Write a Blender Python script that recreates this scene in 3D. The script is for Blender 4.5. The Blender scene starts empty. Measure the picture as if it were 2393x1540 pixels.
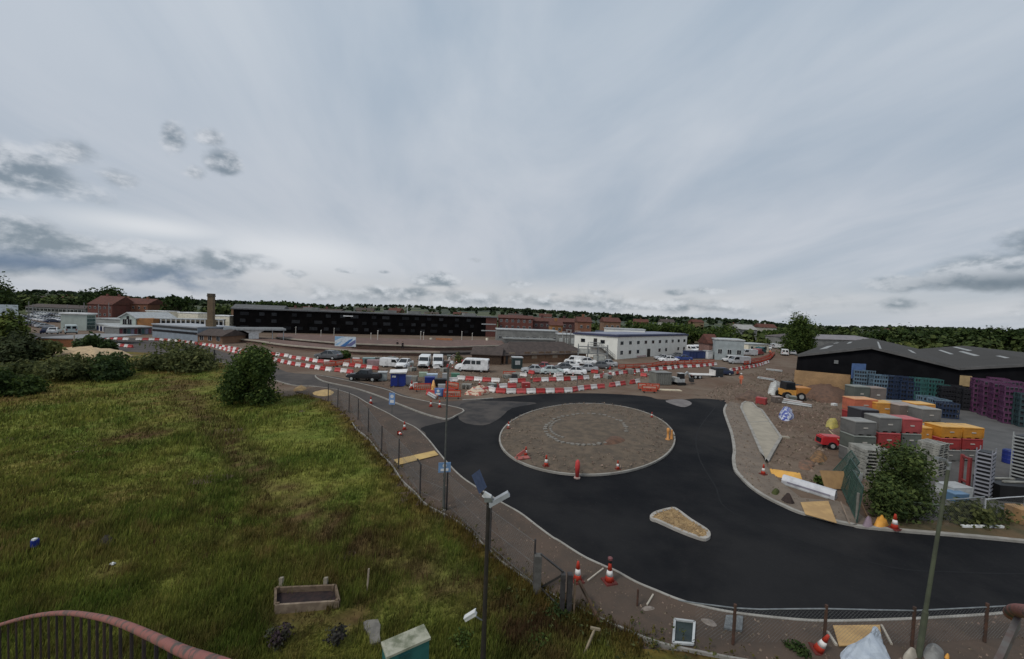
import bpy, bmesh, math, random
import numpy as np
from mathutils import Vector, Matrix, noise
R = math.radians
scene = bpy.context.scene
COL = scene.collection
random.seed(7); rng = np.random.default_rng(7)

# ---------------------------------------------------------------- camera
W, HH, FPX, EYE = 2393.0, 1540.0, 933.0, 10.0
PITCH = math.atan(37 / FPX); ROLL = math.atan(0.0376)
fwd = Vector((0, math.cos(PITCH), -math.sin(PITCH)))
up0 = Vector((0, math.sin(PITCH), math.cos(PITCH))); rt0 = Vector((1, 0, 0))
rt = rt0 * math.cos(ROLL) + up0 * math.sin(ROLL)
up = up0 * math.cos(ROLL) - rt0 * math.sin(ROLL)
cam = bpy.data.cameras.new('camera'); cam_o = bpy.data.objects.new('camera', cam); COL.objects.link(cam_o)
cam.sensor_width = 36; cam.sensor_fit = 'HORIZONTAL'; cam.lens = 36 * FPX / W
cam.clip_start = 0.1; cam.clip_end = 12000
cam_o.matrix_world = Matrix(((rt.x, up.x, -fwd.x, 0), (rt.y, up.y, -fwd.y, 0), (rt.z, up.z, -fwd.z, EYE), (0, 0, 0, 1)))
scene.camera = cam_o
scene.view_settings.view_transform = 'Standard'; scene.view_settings.look = 'None'
scene.view_settings.exposure = 0.0; scene.view_settings.gamma = 1.0; scene.view_settings.use_curve_mapping = False
scene.cycles.max_bounces = 5; scene.cycles.diffuse_bounces = 2; scene.cycles.glossy_bounces = 2
scene.cycles.transparent_max_bounces = 8

# survey of the site: plan positions taken from the photograph's regions
CR = dict(A=(0, 660, 5.133), B=(400, 660, 5.133), C=(800, 700, 5.133), D=(1200, 720, 5.133), E=(1600, 720, 5.133),
          F=(1900, 720, 3.640), G=(1700, 940, 3.85), H=(2040, 1000, 4.529), I=(0, 1200, 3.811), J=(540, 1200, 3.811),
          K=(1050, 1130, 3.249), L=(1360, 1280, 4.431), M=(1850, 1280, 3.727), N=(640, 900, 3.85), O=(1160, 960, 3.85),
          Q=(0, 640, 3.4186), Z=(0, 0, 0.9603))
def disp(k, x, y):
    x0, y0, s = CR[k]
    return (x0 + x / s) * 0.9603, (y0 + y / s) * 0.9603
def ray(px, py):
    return fwd + rt * ((px - W / 2) / FPX) + up * ((HH / 2 - py) / FPX)
def g(k, x, y, z=0.0):                       # point of the level z
    d = ray(*disp(k, x, y)); t = (EYE - z) / -d.z
    return Vector((d.x * t, d.y * t, z))
def at(k, x, y, Y):                          # point at distance Y ahead
    d = ray(*disp(k, x, y)); t = Y / d.y
    return Vector((d.x * t, Y, EYE + d.z * t))
def hz(base, k, x, y):                       # height above level 0 of a thing standing at base
    return at(k, x, y, base.y).z

# ---------------------------------------------------------------- sky and sun
SUN_EL, SUN_AZ = 50, -128                     # azimuth from +Y, to the left of the view
world = bpy.data.worlds.new("World"); scene.world = world; world.use_nodes = True
wn = world.node_tree; wn.nodes.clear()
class NT:
    def __init__(s, t): s.t = t
    def node(s, typ, **kw):
        n = s.t.nodes.new(typ)
        for k, v in kw.items(): setattr(n, k, v)
        return n
    def put(s, v, sock):
        if isinstance(v, bpy.types.NodeSocket): s.t.links.new(v, sock)
        elif isinstance(v, (tuple, list)) and len(v) == 3 and sock.type == 'RGBA': sock.default_value = (*v, 1)
        else: sock.default_value = v
    def m(s, op, a, b=0.0, c=None, clamp=False):
        n = s.node('ShaderNodeMath', operation=op, use_clamp=clamp)
        s.put(a, n.inputs[0]); s.put(b, n.inputs[1])
        if c is not None: s.put(c, n.inputs[2])
        return n.outputs[0]
    def mix(s, f, a, b):
        n = s.node('ShaderNodeMix', data_type='RGBA'); n.clamp_factor = True
        s.put(f, n.inputs[0]); s.put(a, n.inputs[6]); s.put(b, n.inputs[7]); return n.outputs[2]
    def step(s, v, lo, hi):
        n = s.node('ShaderNodeMapRange', interpolation_type='SMOOTHSTEP', clamp=True)
        s.put(v, n.inputs[0]); n.inputs[1].default_value = lo; n.inputs[2].default_value = hi
        return n.outputs[0]
    def comb(s, x, y, z=0.0):
        n = s.node('ShaderNodeCombineXYZ'); s.put(x, n.inputs[0]); s.put(y, n.inputs[1]); s.put(z, n.inputs[2]); return n.outputs[0]
    def noise(s, vec, scale, detail=5, rough=0.55, dist=0.0):
        n = s.node('ShaderNodeTexNoise'); s.put(vec, n.inputs['Vector']); n.inputs['Scale'].default_value = scale
        n.inputs['Detail'].default_value = detail; n.inputs['Roughness'].default_value = rough
        n.inputs['Distortion'].default_value = dist; return n.outputs['Fac']
w = NT(wn)
tc = w.node('ShaderNodeTexCoord'); sep = w.node('ShaderNodeSeparateXYZ')
wn.links.new(tc.outputs['Generated'], sep.inputs[0]); dx, dy, dz = sep.outputs
az = w.m('ARCTAN2', dx, dy); el = w.m('ARCSINE', dz)
elp = w.m('MAXIMUM', el, 0.0)
den = w.m('ADD', w.m('MAXIMUM', dz, 0.0), 0.16)
pu, pv = w.m('DIVIDE', dx, den), w.m('DIVIDE', dy, den)
# high layer, drawn out in bands along the view
n1 = w.noise(w.comb(w.m('ADD', w.m('MULTIPLY', pu, 0.95), w.m('MULTIPLY', pv, 0.10)), w.m('MULTIPLY', pv, 0.34)), 1.35, 6, 0.55, 0.5)
n2 = w.noise(w.comb(w.m('MULTIPLY', pu, 0.5), w.m('MULTIPLY', pv, 0.35), 4.0), 0.9, 4, 0.5)
hi_f = w.step(w.m('ADD', w.m('MULTIPLY', n1, 0.6), w.m('MULTIPLY', n2, 0.4)), 0.34, 0.66)
c_hi = w.mix(hi_f, (0.355, 0.445, 0.55), (0.58, 0.635, 0.70))
low = w.step(el, 0.62, 0.05)
c_hi = w.mix(w.m('MULTIPLY', low, 0.62), c_hi, w.mix(hi_f, (0.43, 0.475, 0.535), (0.56, 0.575, 0.625)))
# pale strip under the low cloud
def gauss(a, e, sa, se):
    x = w.m('DIVIDE', w.m('SUBTRACT', az, R(a)), R(sa)); y = w.m('DIVIDE', w.m('SUBTRACT', el, R(e)), R(se))
    return w.m('EXPONENT', w.m('MULTIPLY', w.m('ADD', w.m('MULTIPLY', x, x), w.m('MULTIPLY', y, y)), -1.0))
c_hi = w.mix(w.m('MULTIPLY', w.m('MAXIMUM', gauss(-42, 7.7, 8, 1.3), gauss(-28, 6.5, 12, 2.8)), 0.9), c_hi, (0.74, 0.76, 0.79))
c_hi = w.mix(w.m('MULTIPLY', gauss(5, 2.6, 60, 2.0), 0.5), c_hi, (0.63, 0.62, 0.61))
# low heaps of cloud
cv = w.comb(w.m('MULTIPLY', az, 6.5), w.m('MULTIPLY', el, 10.0))
nc = w.noise(cv, 2.1, 8, 0.56, 0.15)
nup = w.noise(w.comb(w.m('MULTIPLY', az, 6.5), w.m('ADD', w.m('MULTIPLY', el, 10.0), 0.14)), 2.1, 8, 0.56, 0.15)
ncs = w.m('ADD', w.m('MULTIPLY', w.m('SUBTRACT', nc, nup), 1.9), w.noise(w.comb(w.m('MULTIPLY', az, 4.0), w.m('MULTIPLY', el, 9.0), 3.0), 3.2, 6, 0.6))
heaps = [  # az, el, width, height, strength
    (0, 1.9, 75, 1.9, .72), (-51, 4.2, 8.0, 3.1, 1.3), (-43, 4.0, 7, 2.7, 1.25), (-36.5, 4.4, 4.4, 2.0, 1.12), (-32.6, 5.1, 2.8, 1.5, .95), (-51, 10.8, 5.2, 2.5, 1.25), (-48, 13.4, 2.6, 1.7, .95), (-44.5, 12.0, 2.8, 1.4, .80),
    (-40.4, 16.8, 1.5, 2.3, .98), (-36.2, 15.6, 2.5, 1.5, 1.0), (-38.8, 14.0, 1.5, 1.3, .92), (-37.5, 18, 1.8, 1.2, .82), (-28.5, 4.0, 2.0, .8, .8), (-22.5, 4.9, 2.6, .55, .82), (-11, 4.3, 4.6, 1.5, .98), (-15, 2.4, 11, 1.1, .9), (-18, 5.0, 1.4, .4, .7),
    (1.2, 4.2, 2.8, .7, .86), (5.5, 2.9, 2.0, .6, .8), (12, 3.4, 1.9, .8, .86), (21.5, 3.6, 2.6, .7, .88), (26, 3.9, 2.7, .7, .88), (14, 1.7, 26, 1.0, .9), (50, 5.6, 6.0, 2.2, 1.3), (54, 7.0, 5, 2.6, 1.2), (44, 4.7, 3.6, 1.1, 1.0), (44, 2.4, 3.2, .9, .78), (-5.5, 7.4, 1.4, .5, .62), (-25, 9.0, 1.4, .4, .6)]
acc = None
for h in heaps:
    v = w.m('MULTIPLY', gauss(*h[:4]), h[4]); acc = v if acc is None else w.m('MAXIMUM', acc, v)
cover = w.step(w.m('ADD', w.m('MULTIPLY', acc, .95), w.m('MULTIPLY', w.m('SUBTRACT', nc, 0.5), 1.5)), 0.38, 0.86)
c_low = w.mix(w.step(ncs, 0.22, 0.82), (0.205, 0.255, 0.305), (0.62, 0.65, 0.695))
c_low = w.mix(w.m('MULTIPLY', w.m('MAXIMUM', gauss(-40.5, 2.2, 6, 1.5), gauss(-51, 3.0, 6, 1.0)), 0.9), c_low, (0.085, 0.15, 0.26))
c_low = w.mix(w.m('MULTIPLY', gauss(51, 4.4, 7, 1.1), 0.85), c_low, (0.125, 0.165, 0.21))
c_all = w.mix(w.m('MULTIPLY', cover, 0.90), c_hi, c_low)
sky = w.node('ShaderNodeTexSky', sky_type='NISHITA'); sky.sun_disc = False
sky.sun_elevation = R(SUN_EL); sky.sun_rotation = R(SUN_AZ)
bg1 = w.node('ShaderNodeBackground'); wn.links.new(sky.outputs[0], bg1.inputs[0]); bg1.inputs[1].default_value = 0.08
bg2 = w.node('ShaderNodeBackground'); wn.links.new(c_all, bg2.inputs[0]); bg2.inputs[1].default_value = 1.0
ms = w.node('ShaderNodeMixShader'); ms.inputs[0].default_value = 0.93
wn.links.new(bg1.outputs[0], ms.inputs[1]); wn.links.new(bg2.outputs[0], ms.inputs[2])
wo = w.node('ShaderNodeOutputWorld'); wn.links.new(ms.outputs[0], wo.inputs[0])
sun = bpy.data.lights.new('sun', 'SUN'); sun.energy = 1.5; sun.angle = R(14); sun.color = (1, 0.96, 0.9)
sun_o = bpy.data.objects.new('sun', sun); COL.objects.link(sun_o)
sd = Vector((math.sin(R(SUN_AZ)) * math.cos(R(SUN_EL)), math.cos(R(SUN_AZ)) * math.cos(R(SUN_EL)), math.sin(R(SUN_EL))))
sun_o.rotation_euler = (-sd).to_track_quat('-Z', 'Y').to_euler(); sun_o.location = (0, 0, 60)

# ---------------------------------------------------------------- materials
MATS = {}
def mat(name, col, col2=None, scale=3.0, rough=0.8, metal=0.0, bump=0.0, space='Object', detail=6, kind='noise', isl=0.0, emit=None, lo=0.35, hi=0.65, spec=0.3, bscale=None, thin=0.0, objvar=0.0):
    if name in MATS: return MATS[name]
    m_ = bpy.data.materials.new(name); m_.use_nodes = True; t = NT(m_.node_tree); nt = m_.node_tree
    b = nt.nodes['Principled BSDF']; b.inputs['Roughness'].default_value = rough; b.inputs['Metallic'].default_value = metal
    b.inputs['Specular IOR Level'].default_value = spec
    if space == 'World':
        mpw = t.node('ShaderNodeMapping'); mpw.inputs['Rotation'].default_value = (.61, .43, .37); mpw.inputs['Location'].default_value = (7.3, 3.1, 1.7)
        nt.links.new(t.node('ShaderNodeNewGeometry').outputs['Position'], mpw.inputs[0]); vec = mpw.outputs[0]
    else: vec = t.node('ShaderNodeTexCoord').outputs['Object']
    c = None
    if kind == 'noise':
        if col2 is not None:
            f = t.step(t.noise(vec, scale, detail, 0.6), lo, hi); c = t.mix(f, col, col2)
    elif kind == 'brick':
        br = t.node('ShaderNodeTexBrick'); mp = t.node('ShaderNodeMapping'); mp.inputs['Rotation'].default_value = (R(90), 0, 0)
        nt.links.new(vec, mp.inputs[0]); nt.links.new(mp.outputs[0], br.inputs['Vector'])
        t.put(col, br.inputs['Color1']); t.put(col2, br.inputs['Color2']); t.put(tuple(x * .8 + .05 for x in col), br.inputs['Mortar'])
        br.inputs['Scale'].default_value = scale; c = br.outputs[0]
        c = t.mix(t.step(t.noise(vec, 0.5, 4), 0.3, 0.7), c, t.mix(0.35, c, (0.05, 0.04, 0.035)))
    elif kind == 'rib':
        wv = t.node('ShaderNodeTexWave', wave_type='BANDS', bands_direction='X'); wv.inputs['Scale'].default_value = scale
        nt.links.new(vec, wv.inputs[0]); c = t.mix(wv.outputs['Fac'], col, col2 or col)
        c = t.mix(t.step(t.noise(vec, 0.3, 6), 0.4, 0.75), c, tuple(x * .72 for x in col))
    elif kind == 'attr':
        a = t.node('ShaderNodeAttribute', attribute_name='tint'); c = a.outputs['Color']
        f = t.step(t.noise(vec, scale, detail, 0.65), 0.3, 0.7); c = t.mix(f, c, t.mix(0.5, c, (0, 0, 0)))
    if isl:
        gm = t.node('ShaderNodeNewGeometry').outputs['Random Per Island']
        hsv = t.node('ShaderNodeHueSaturation'); t.put(c if c is not None else col, hsv.inputs['Color'])
        t.put(t.m('ADD', t.m('MULTIPLY', gm, 2 * isl), 1 - isl), hsv.inputs['Value'])
        t.put(t.m('ADD', t.m('MULTIPLY', gm, -0.04), 0.52), hsv.inputs['Hue']); c = hsv.outputs[0]
    if objvar:                                # each copy weathered a little differently
        oi = t.node('ShaderNodeObjectInfo').outputs['Random']; hs = t.node('ShaderNodeHueSaturation'); t.put(c if c is not None else col, hs.inputs['Color'])
        t.put(t.m('ADD', t.m('MULTIPLY', oi, 2 * objvar), 1 - objvar), hs.inputs['Value']); t.put(t.m('SUBTRACT', 1.0, t.m('MULTIPLY', oi, .12)), hs.inputs['Saturation']); c = hs.outputs[0]
    if c is None: b.inputs['Base Color'].default_value = (*col, 1)
    else: nt.links.new(c, b.inputs['Base Color'])
    if bump:
        bn = t.node('ShaderNodeBump'); bn.inputs['Strength'].default_value = bump; bn.inputs['Distance'].default_value = 0.05
        nt.links.new(t.noise(vec, min(bscale or scale * 6, 4.0), 4, 0.6), bn.inputs['Height']); nt.links.new(bn.outputs[0], b.inputs['Normal'])
    if thin:
        tr = t.node('ShaderNodeBsdfTranslucent'); mx = t.node('ShaderNodeMixShader'); mx.inputs[0].default_value = thin
        nt.links.new(c, tr.inputs[0]); nt.links.new(b.outputs[0], mx.inputs[1]); nt.links.new(tr.outputs[0], mx.inputs[2]); nt.links.new(mx.outputs[0], nt.nodes['Material Output'].inputs[0])
    if emit: b.inputs['Emission Color'].default_value = (*emit, 1); b.inputs['Emission Strength'].default_value = 1
    MATS[name] = m_; return m_
P = lambda n, c, r=0.5, **k: mat(n, c, tuple(x * .58 + .012 for x in c), 1.7, r, objvar=.14, lo=.40, hi=.78, **k)     # weathered paint or plastic
WHITE = P('white paint', (.72, .72, .70)); CREAM = P('cream paint', (.74, .68, .52)); BLACKP = P('black plastic', (.012, .012, .013))
RED = P('red plastic', (.46, .035, .03)); ORANGE = P('orange plastic', (.62, .13, .03)); BWHITE = P('white plastic', (.74, .70, .66))
BLUE = P('blue plastic', (.012, .03, .22)); LBLUE = P('light blue', (.12, .25, .50)); YEL = P('yellow plastic', (.68, .30, .02)); GREYP = P('grey plastic', (.17, .175, .17))
GREYL = P('pale grey', (.42, .43, .42)); GALV = mat('galvanised steel', (.30, .31, .31), (.20, .21, .21), 4, .5, .6); DKMETAL = mat('dark metal', (.035, .035, .035), (.06, .055, .05), 4, .5, .4)
TYRE = mat('tyre rubber', (.012, .012, .012), rough=.9); GLASS = mat('dark glass', (.012, .015, .018), rough=.08, spec=.6)
CONC = mat('concrete', (.30, .28, .25), (.22, .205, .18), 2.5, .9, bump=.3, space='World'); KERB = mat('kerb concrete', (.33, .31, .275), (.245, .225, .195), 1.4, .9, bump=.2, space='World')
WOOD = mat('weathered wood', (.17, .12, .08), (.10, .07, .045), 6, .85); PLY = mat('plywood', (.52, .33, .14), (.40, .25, .11), 1.6, .75); OLDWOOD = mat('grey wood', (.16, .14, .115), (.09, .075, .06), 5, .9)
BARK = mat('bark', (.05, .038, .027), (.03, .023, .017), 5, .95)
LEAF = mat('leaf mid green', (.076, .112, .025), (.036, .062, .014), .55, .75, isl=.6, spec=.15, thin=.35)
LEAFD = mat('leaf dark green', (.046, .074, .020), (.025, .044, .012), .5, .75, isl=.5, spec=.15, thin=.3)
LEAFO = mat('leaf olive', (.118, .128, .046), (.064, .078, .027), .5, .8, isl=.5, spec=.15, thin=.35)
BRICKR = mat('red brick', (.17, .055, .04), (.12, .04, .03), 3.0, .9, kind='brick'); BRICKO = mat('orange brick', (.36, .16, .045), (.27, .115, .035), 3.0, .9, kind='brick')
BRICKB = mat('brown brick', (.26, .145, .08), (.19, .105, .062), 3.0, .9, kind='brick'); BRICKT = mat('tan brick', (.44, .27, .13), (.35, .215, .10), 3.0, .9, kind='brick')
SLATE = mat('slate roof', (.085, .064, .055), (.058, .045, .039), 1.3, .85); TILE = mat('red roof tile', (.13, .05, .035), (.08, .035, .027), 1.2, .9)
RENDERW = mat('white cladding', (.82, .81, .74), (.74, .73, .66), .6, .6); GREYB = mat('grey render', (.24, .24, .225), (.17, .17, .16), .5, .85)

# ---------------------------------------------------------------- mesh helpers
class MB:
    def __init__(s): s.v = []; s.f = []
    def add(s, vs, fs):
        o = len(s.v); s.v += [tuple(p) for p in vs]; s.f += [tuple(i + o for i in f) for f in fs]; return s
    def box(s, x0, x1, y0, y1, z0, z1, M=None, taper=None):
        c = [(x0, y0, z0), (x1, y0, z0), (x1, y1, z0), (x0, y1, z0), (x0, y0, z1), (x1, y0, z1), (x1, y1, z1), (x0, y1, z1)]
        if taper:
            mx, my = (x0 + x1) / 2, (y0 + y1) / 2
            c = c[:4] + [(mx + (p[0] - mx) * taper, my + (p[1] - my) * taper, p[2]) for p in c[4:]]
        if M: c = [M @ Vector(p) for p in c]
        return s.add(c, [(0, 3, 2, 1), (4, 5, 6, 7), (0, 1, 5, 4), (1, 2, 6, 5), (2, 3, 7, 6), (3, 0, 4, 7)])
    def bar(s, a, b, wd, ht=None, upv=(0, 0, 1)):
        a, b = Vector(a), Vector(b); d = (b - a).normalized(); u = Vector(upv)
        if abs(d.dot(u)) > .95: u = Vector((1, 0, 0))
        x = d.cross(u).normalized() * wd / 2; y = x.cross(d).normalized() * (ht or wd) / 2
        return s.add([a - x - y, a + x - y, a + x + y, a - x + y, b - x - y, b + x - y, b + x + y, b - x + y],
                     [(0, 3, 2, 1), (4, 5, 6, 7), (0, 1, 5, 4), (1, 2, 6, 5), (2, 3, 7, 6), (3, 0, 4, 7)])
    def tube(s, pts, r, n=8, cap=True):
        pts = [Vector(p) for p in pts]; rs = r if isinstance(r, (list, tuple)) else [r] * len(pts); vs = []; fs = []; px = None
        for i, p in enumerate(pts):
            d = (pts[min(i + 1, len(pts) - 1)] - pts[max(i - 1, 0)]).normalized()
            x = px - d * px.dot(d) if px is not None else d.cross(Vector((0, 0, 1)) if abs(d.z) < .9 else Vector((1, 0, 0)))
            x.normalize(); px = x; y = d.cross(x)
            for k in range(n):
                a = 2 * math.pi * k / n; vs.append(p + (x * math.cos(a) + y * math.sin(a)) * rs[i])
        for i in range(len(pts) - 1):
            for k in range(n):
                a, b = i * n + k, i * n + (k + 1) % n; fs.append((a, b, b + n, a + n))
        if cap: fs.append(tuple(range(n))[::-1]); fs.append(tuple(range((len(pts) - 1) * n, len(pts) * n)))
        return s.add(vs, fs)
    def lathe(s, prof, n=16, c=(0, 0, 0)):
        vs = []; fs = []
        for r_, z in prof:
            for k in range(n):
                a = 2 * math.pi * k / n; vs.append((c[0] + r_ * math.cos(a), c[1] + r_ * math.sin(a), c[2] + z))
        for i in range(len(prof) - 1):
            for k in range(n):
                a, b = i * n + k, i * n + (k + 1) % n; fs.append((a, b, b + n, a + n))
        fs.append(tuple(range(n))[::-1]); fs.append(tuple(range((len(prof) - 1) * n, len(prof) * n)))
        return s.add(vs, fs)
    def prism(s, poly, z0, z1):
        n = len(poly); a = sum(poly[i][0] * poly[(i + 1) % n][1] - poly[(i + 1) % n][0] * poly[i][1] for i in range(n))
        if a < 0: poly = poly[::-1]
        vs = [(p[0], p[1], z0) for p in poly] + [(p[0], p[1], z1) for p in poly]
        return s.add(vs, [tuple(range(n))[::-1], tuple(range(n, 2 * n))] + [(i, (i + 1) % n, (i + 1) % n + n, i + n) for i in range(n)])
    def xprism(s, prof, x0, x1):             # profile in (y,z) drawn out along x
        n = len(prof); vs = [(x0, p[0], p[1]) for p in prof] + [(x1, p[0], p[1]) for p in prof]
        return s.add(vs, [tuple(range(n))[::-1], tuple(range(n, 2 * n))] + [(i, (i + 1) % n, (i + 1) % n + n, i + n) for i in range(n)])
    def ribbon(s, pts, wd, z0, z1, closed=False):   # rectangular strip along a plan line
        n = len(pts); vs = []; fs = []
        for i, p in enumerate(pts):
            a = pts[(i - 1) % n] if closed or i else pts[0]; b = pts[(i + 1) % n] if closed or i < n - 1 else pts[-1]
            d = Vector((b[0] - a[0], b[1] - a[1], 0)).normalized(); q = Vector((-d.y, d.x, 0)) * wd / 2
            for z in (z0, z1):
                vs.append((p[0] + q.x, p[1] + q.y, z)); vs.append((p[0] - q.x, p[1] - q.y, z))
        for i in range(n if closed else n - 1):
            a, b = 4 * i, 4 * ((i + 1) % n)
            fs += [(a + 2, a + 3, b + 3, b + 2), (a + 0, a + 2, b + 2, b + 0), (a + 3, a + 1, b + 1, b + 3)]
        if not closed: fs += [(0, 1, 3, 2), (4 * n - 4, 4 * n - 2, 4 * n - 1, 4 * n - 3)]
        return s.add(vs, fs)
    def mesh(s, name):
        me = bpy.data.meshes.new(name); me.from_pydata(s.v, [], s.f); me.update(); return me
    def build(s, name, material, parent=None, smooth=False, fix=True):
        me = s.mesh(name)
        if fix:
            bm = bmesh.new(); bm.from_mesh(me); bmesh.ops.recalc_face_normals(bm, faces=bm.faces); bm.to_mesh(me); bm.free()
        me.materials.append(material)
        if smooth: me.shade_smooth()
        o = bpy.data.objects.new(name, me); COL.objects.link(o)
        if parent: o.parent = parent
        return o
def tag(o, label=None, cat=None, group=None, kind=None):
    if label: o['label'] = label
    if cat: o['category'] = cat
    if group: o['group'] = group
    if kind: o['kind'] = kind
    return o
def struct(o): o['kind'] = 'structure'; return o
def thing(name, label, cat, loc=(0, 0, 0), rz=0.0, group=None):
    o = bpy.data.objects.new(name, None); COL.objects.link(o); o.location = loc; o.rotation_euler = (0, 0, rz); o.empty_display_size = .3
    return tag(o, label, cat, group)
def copy_tree(o, parent=None):
    c = o.copy(); COL.objects.link(c)
    if parent: c.parent = parent
    for ch in list(o.children): copy_tree(ch, c)
    return c
PROTO = {}
def place(key, make, label, loc, rz=0.0, group=None, sc=1.0):     # first call builds, later calls copy the thing and its parts
    if key not in PROTO: o = PROTO[key] = make()
    else: o = copy_tree(PROTO[key])
    o.location = loc; o.rotation_euler = (0, 0, rz); o.scale = sc if isinstance(sc, tuple) else (sc,) * 3; o['label'] = label
    if group: o['group'] = group
    elif 'group' in o: del o['group']
    return o
def smooth(pts, k=5, closed=False):          # Catmull-Rom through plan points
    pts = [Vector((p[0], p[1], 0)) for p in pts]; n = len(pts); out = []
    for i in range(n if closed else n - 1):
        p0 = pts[(i - 1) % n] if closed or i else pts[0] * 2 - pts[1]; p1 = pts[i]; p2 = pts[(i + 1) % n]
        p3 = pts[(i + 2) % n] if closed or i + 2 < n else p2 * 2 - p1
        for j in range(k):
            t = j / k
            out.append(.5 * (2 * p1 + (p2 - p0) * t + (2 * p0 - 5 * p1 + 4 * p2 - p3) * t * t + (3 * p1 - p0 - 3 * p2 + p3) * t ** 3))
    if not closed: out.append(pts[-1])
    return out
def inpoly(x, y, poly):
    c = False; j = len(poly) - 1
    for i in range(len(poly)):
        xi, yi, xj, yj = poly[i][0], poly[i][1], poly[j][0], poly[j][1]
        if (yi > y) != (yj > y) and x < (xj - xi) * (y - yi) / (yj - yi) + xi: c = not c
        j = i
    return c
def quads_mesh(name, V, material, parent=None, tint=None, k=4):   # V: (n,k,3) array of separate faces
    n = len(V); me = bpy.data.meshes.new(name)
    me.vertices.add(n * k); me.vertices.foreach_set('co', V.reshape(-1).astype(np.float32))
    me.loops.add(n * k); me.loops.foreach_set('vertex_index', np.arange(n * k, dtype=np.int32))
    me.polygons.add(n); me.polygons.foreach_set('loop_start', np.arange(0, n * k, k, dtype=np.int32))
    me.update(calc_edges=True)
    if tint is not None:
        a = me.attributes.new('tint', 'FLOAT_COLOR', 'POINT'); c = np.ones((n, k, 4), np.float32); c[:, :, :3] = tint[:, None, :]
        a.data.foreach_set('color', c.reshape(-1))
    me.materials.append(material); o = bpy.data.objects.new(name, me); COL.objects.link(o)
    if parent: o.parent = parent
    return o
def leaves(blobs, n, size, seed=0, flat=.6, shoots=.11):  # leaf clumps through the volume of the blobs (cx,cy,cz,rx,ry,rz)
    r = np.random.default_rng(seed); B = np.array(blobs, float); vol = (B[:, 3] * B[:, 4] * B[:, 5]) ** .67
    idx = r.choice(len(B), n, p=vol / vol.sum()); d = r.normal(size=(n, 3)); d /= np.linalg.norm(d, axis=1)[:, None]
    rad = (1 - .62 * r.random(n) ** 1.7) * (1 + .16 * r.normal(size=n))
    S = r.normal(size=(48, 3)); S[:, 2] = np.abs(S[:, 2]) * .9 + .15; S /= np.linalg.norm(S, axis=1)[:, None]      # shoots that break the outline
    sh = r.random(n) < shoots; d = np.where(sh[:, None], S[r.integers(48, size=n)] + r.normal(size=(n, 3)) * .06, d); rad = np.where(sh, .95 + .55 * r.random(n) ** 1.4, rad)
    c = B[idx, :3] + d * rad[:, None] * B[idx, 3:]
    nrm = d + r.normal(size=(n, 3)) * .7; nrm[:, 2] += .35; nrm /= np.linalg.norm(nrm, axis=1)[:, None]
    t = np.cross(nrm, r.normal(size=(n, 3))); t /= np.linalg.norm(t, axis=1)[:, None]; b = np.cross(nrm, t)
    s = size * (.40 + 1.15 * r.random(n) ** 1.5)[:, None]; t = t * s; b = b * s * flat
    return np.stack([c - t, c - b * .9, c + t, c + b], 1)
# ---------------------------------------------------------------- ground
def grid_mesh(name, xs, ys, zf, material, tintf=None, keep=None):
    nx, ny = len(xs), len(ys); V = [(x, y, zf(x, y)) for y in ys for x in xs]; F = []
    for j in range(ny - 1):
        for i in range(nx - 1):
            if keep is None or keep((xs[i] + xs[i + 1]) / 2, (ys[j] + ys[j + 1]) / 2):
                F.append((j * nx + i, j * nx + i + 1, (j + 1) * nx + i + 1, (j + 1) * nx + i))
    me = bpy.data.meshes.new(name); me.from_pydata(V, [], F); me.update(); me.shade_smooth()
    if tintf:
        a = me.attributes.new('tint', 'FLOAT_COLOR', 'POINT')
        c = np.ones((len(V), 4), np.float32); c[:, :3] = [tintf(v[0], v[1]) for v in V]; a.data.foreach_set('color', c.reshape(-1))
    me.materials.append(material); o = bpy.data.objects.new(name, me); COL.objects.link(o); return o
def lerp3(a, b, t): t = max(0, min(1, t)); return tuple(a[i] + (b[i] - a[i]) * t for i in range(3))
def dist_line(x, y, pts):
    best = 1e9; p = Vector((x, y))
    for i in range(len(pts) - 1):
        a = Vector(pts[i][:2]); b = Vector(pts[i + 1][:2]); d = b - a; t = max(0, min(1, (p - a).dot(d) / d.length_squared))
        best = min(best, (a + d * t - p).length)
    return best
def nz(x, y, s, z=0.0): return noise.fractal(Vector((x * s, y * s, z)), 1.0, 2.0, 4)

# one sheet out to the foot of the hills
mg = bpy.data.materials.new('site earth'); mg.use_nodes = True; t_ = NT(mg.node_tree); b_ = mg.node_tree.nodes['Principled BSDF']
pos = t_.node('ShaderNodeNewGeometry').outputs['Position']; sp_ = t_.node('ShaderNodeSeparateXYZ'); mg.node_tree.links.new(pos, sp_.inputs[0])
mpw_ = t_.node('ShaderNodeMapping'); mpw_.inputs['Rotation'].default_value = (.61, .43, .37); mg.node_tree.links.new(pos, mpw_.inputs[0]); pos = mpw_.outputs[0]
ca = t_.mix(t_.step(t_.noise(pos, .16, 8, .65), .35, .68), (.132, .088, .063), (.178, .136, .102))
ca = t_.mix(t_.step(t_.noise(pos, 1.3, 6, .7), .5, .75), ca, (.082, .060, .045))
cb = t_.mix(t_.step(t_.noise(pos, .012, 5, .6), .4, .6), (.035, .05, .018), (.075, .085, .035))
far = t_.step(t_.m('ADD', sp_.outputs[1], t_.m('MULTIPLY', t_.noise(pos, .02, 3), 60.0)), 185, 260)
mg.node_tree.links.new(t_.mix(far, ca, cb), b_.inputs['Base Color']); b_.inputs['Roughness'].default_value = .95; b_.inputs['Specular IOR Level'].default_value = .1
bn_ = t_.node('ShaderNodeBump'); bn_.inputs['Distance'].default_value = .12; bn_.inputs['Strength'].default_value = .5
mg.node_tree.links.new(t_.noise(pos, 1.1, 9, .7), bn_.inputs['Height']); mg.node_tree.links.new(bn_.outputs[0], b_.inputs['Normal'])
EARTH = mg
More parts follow.
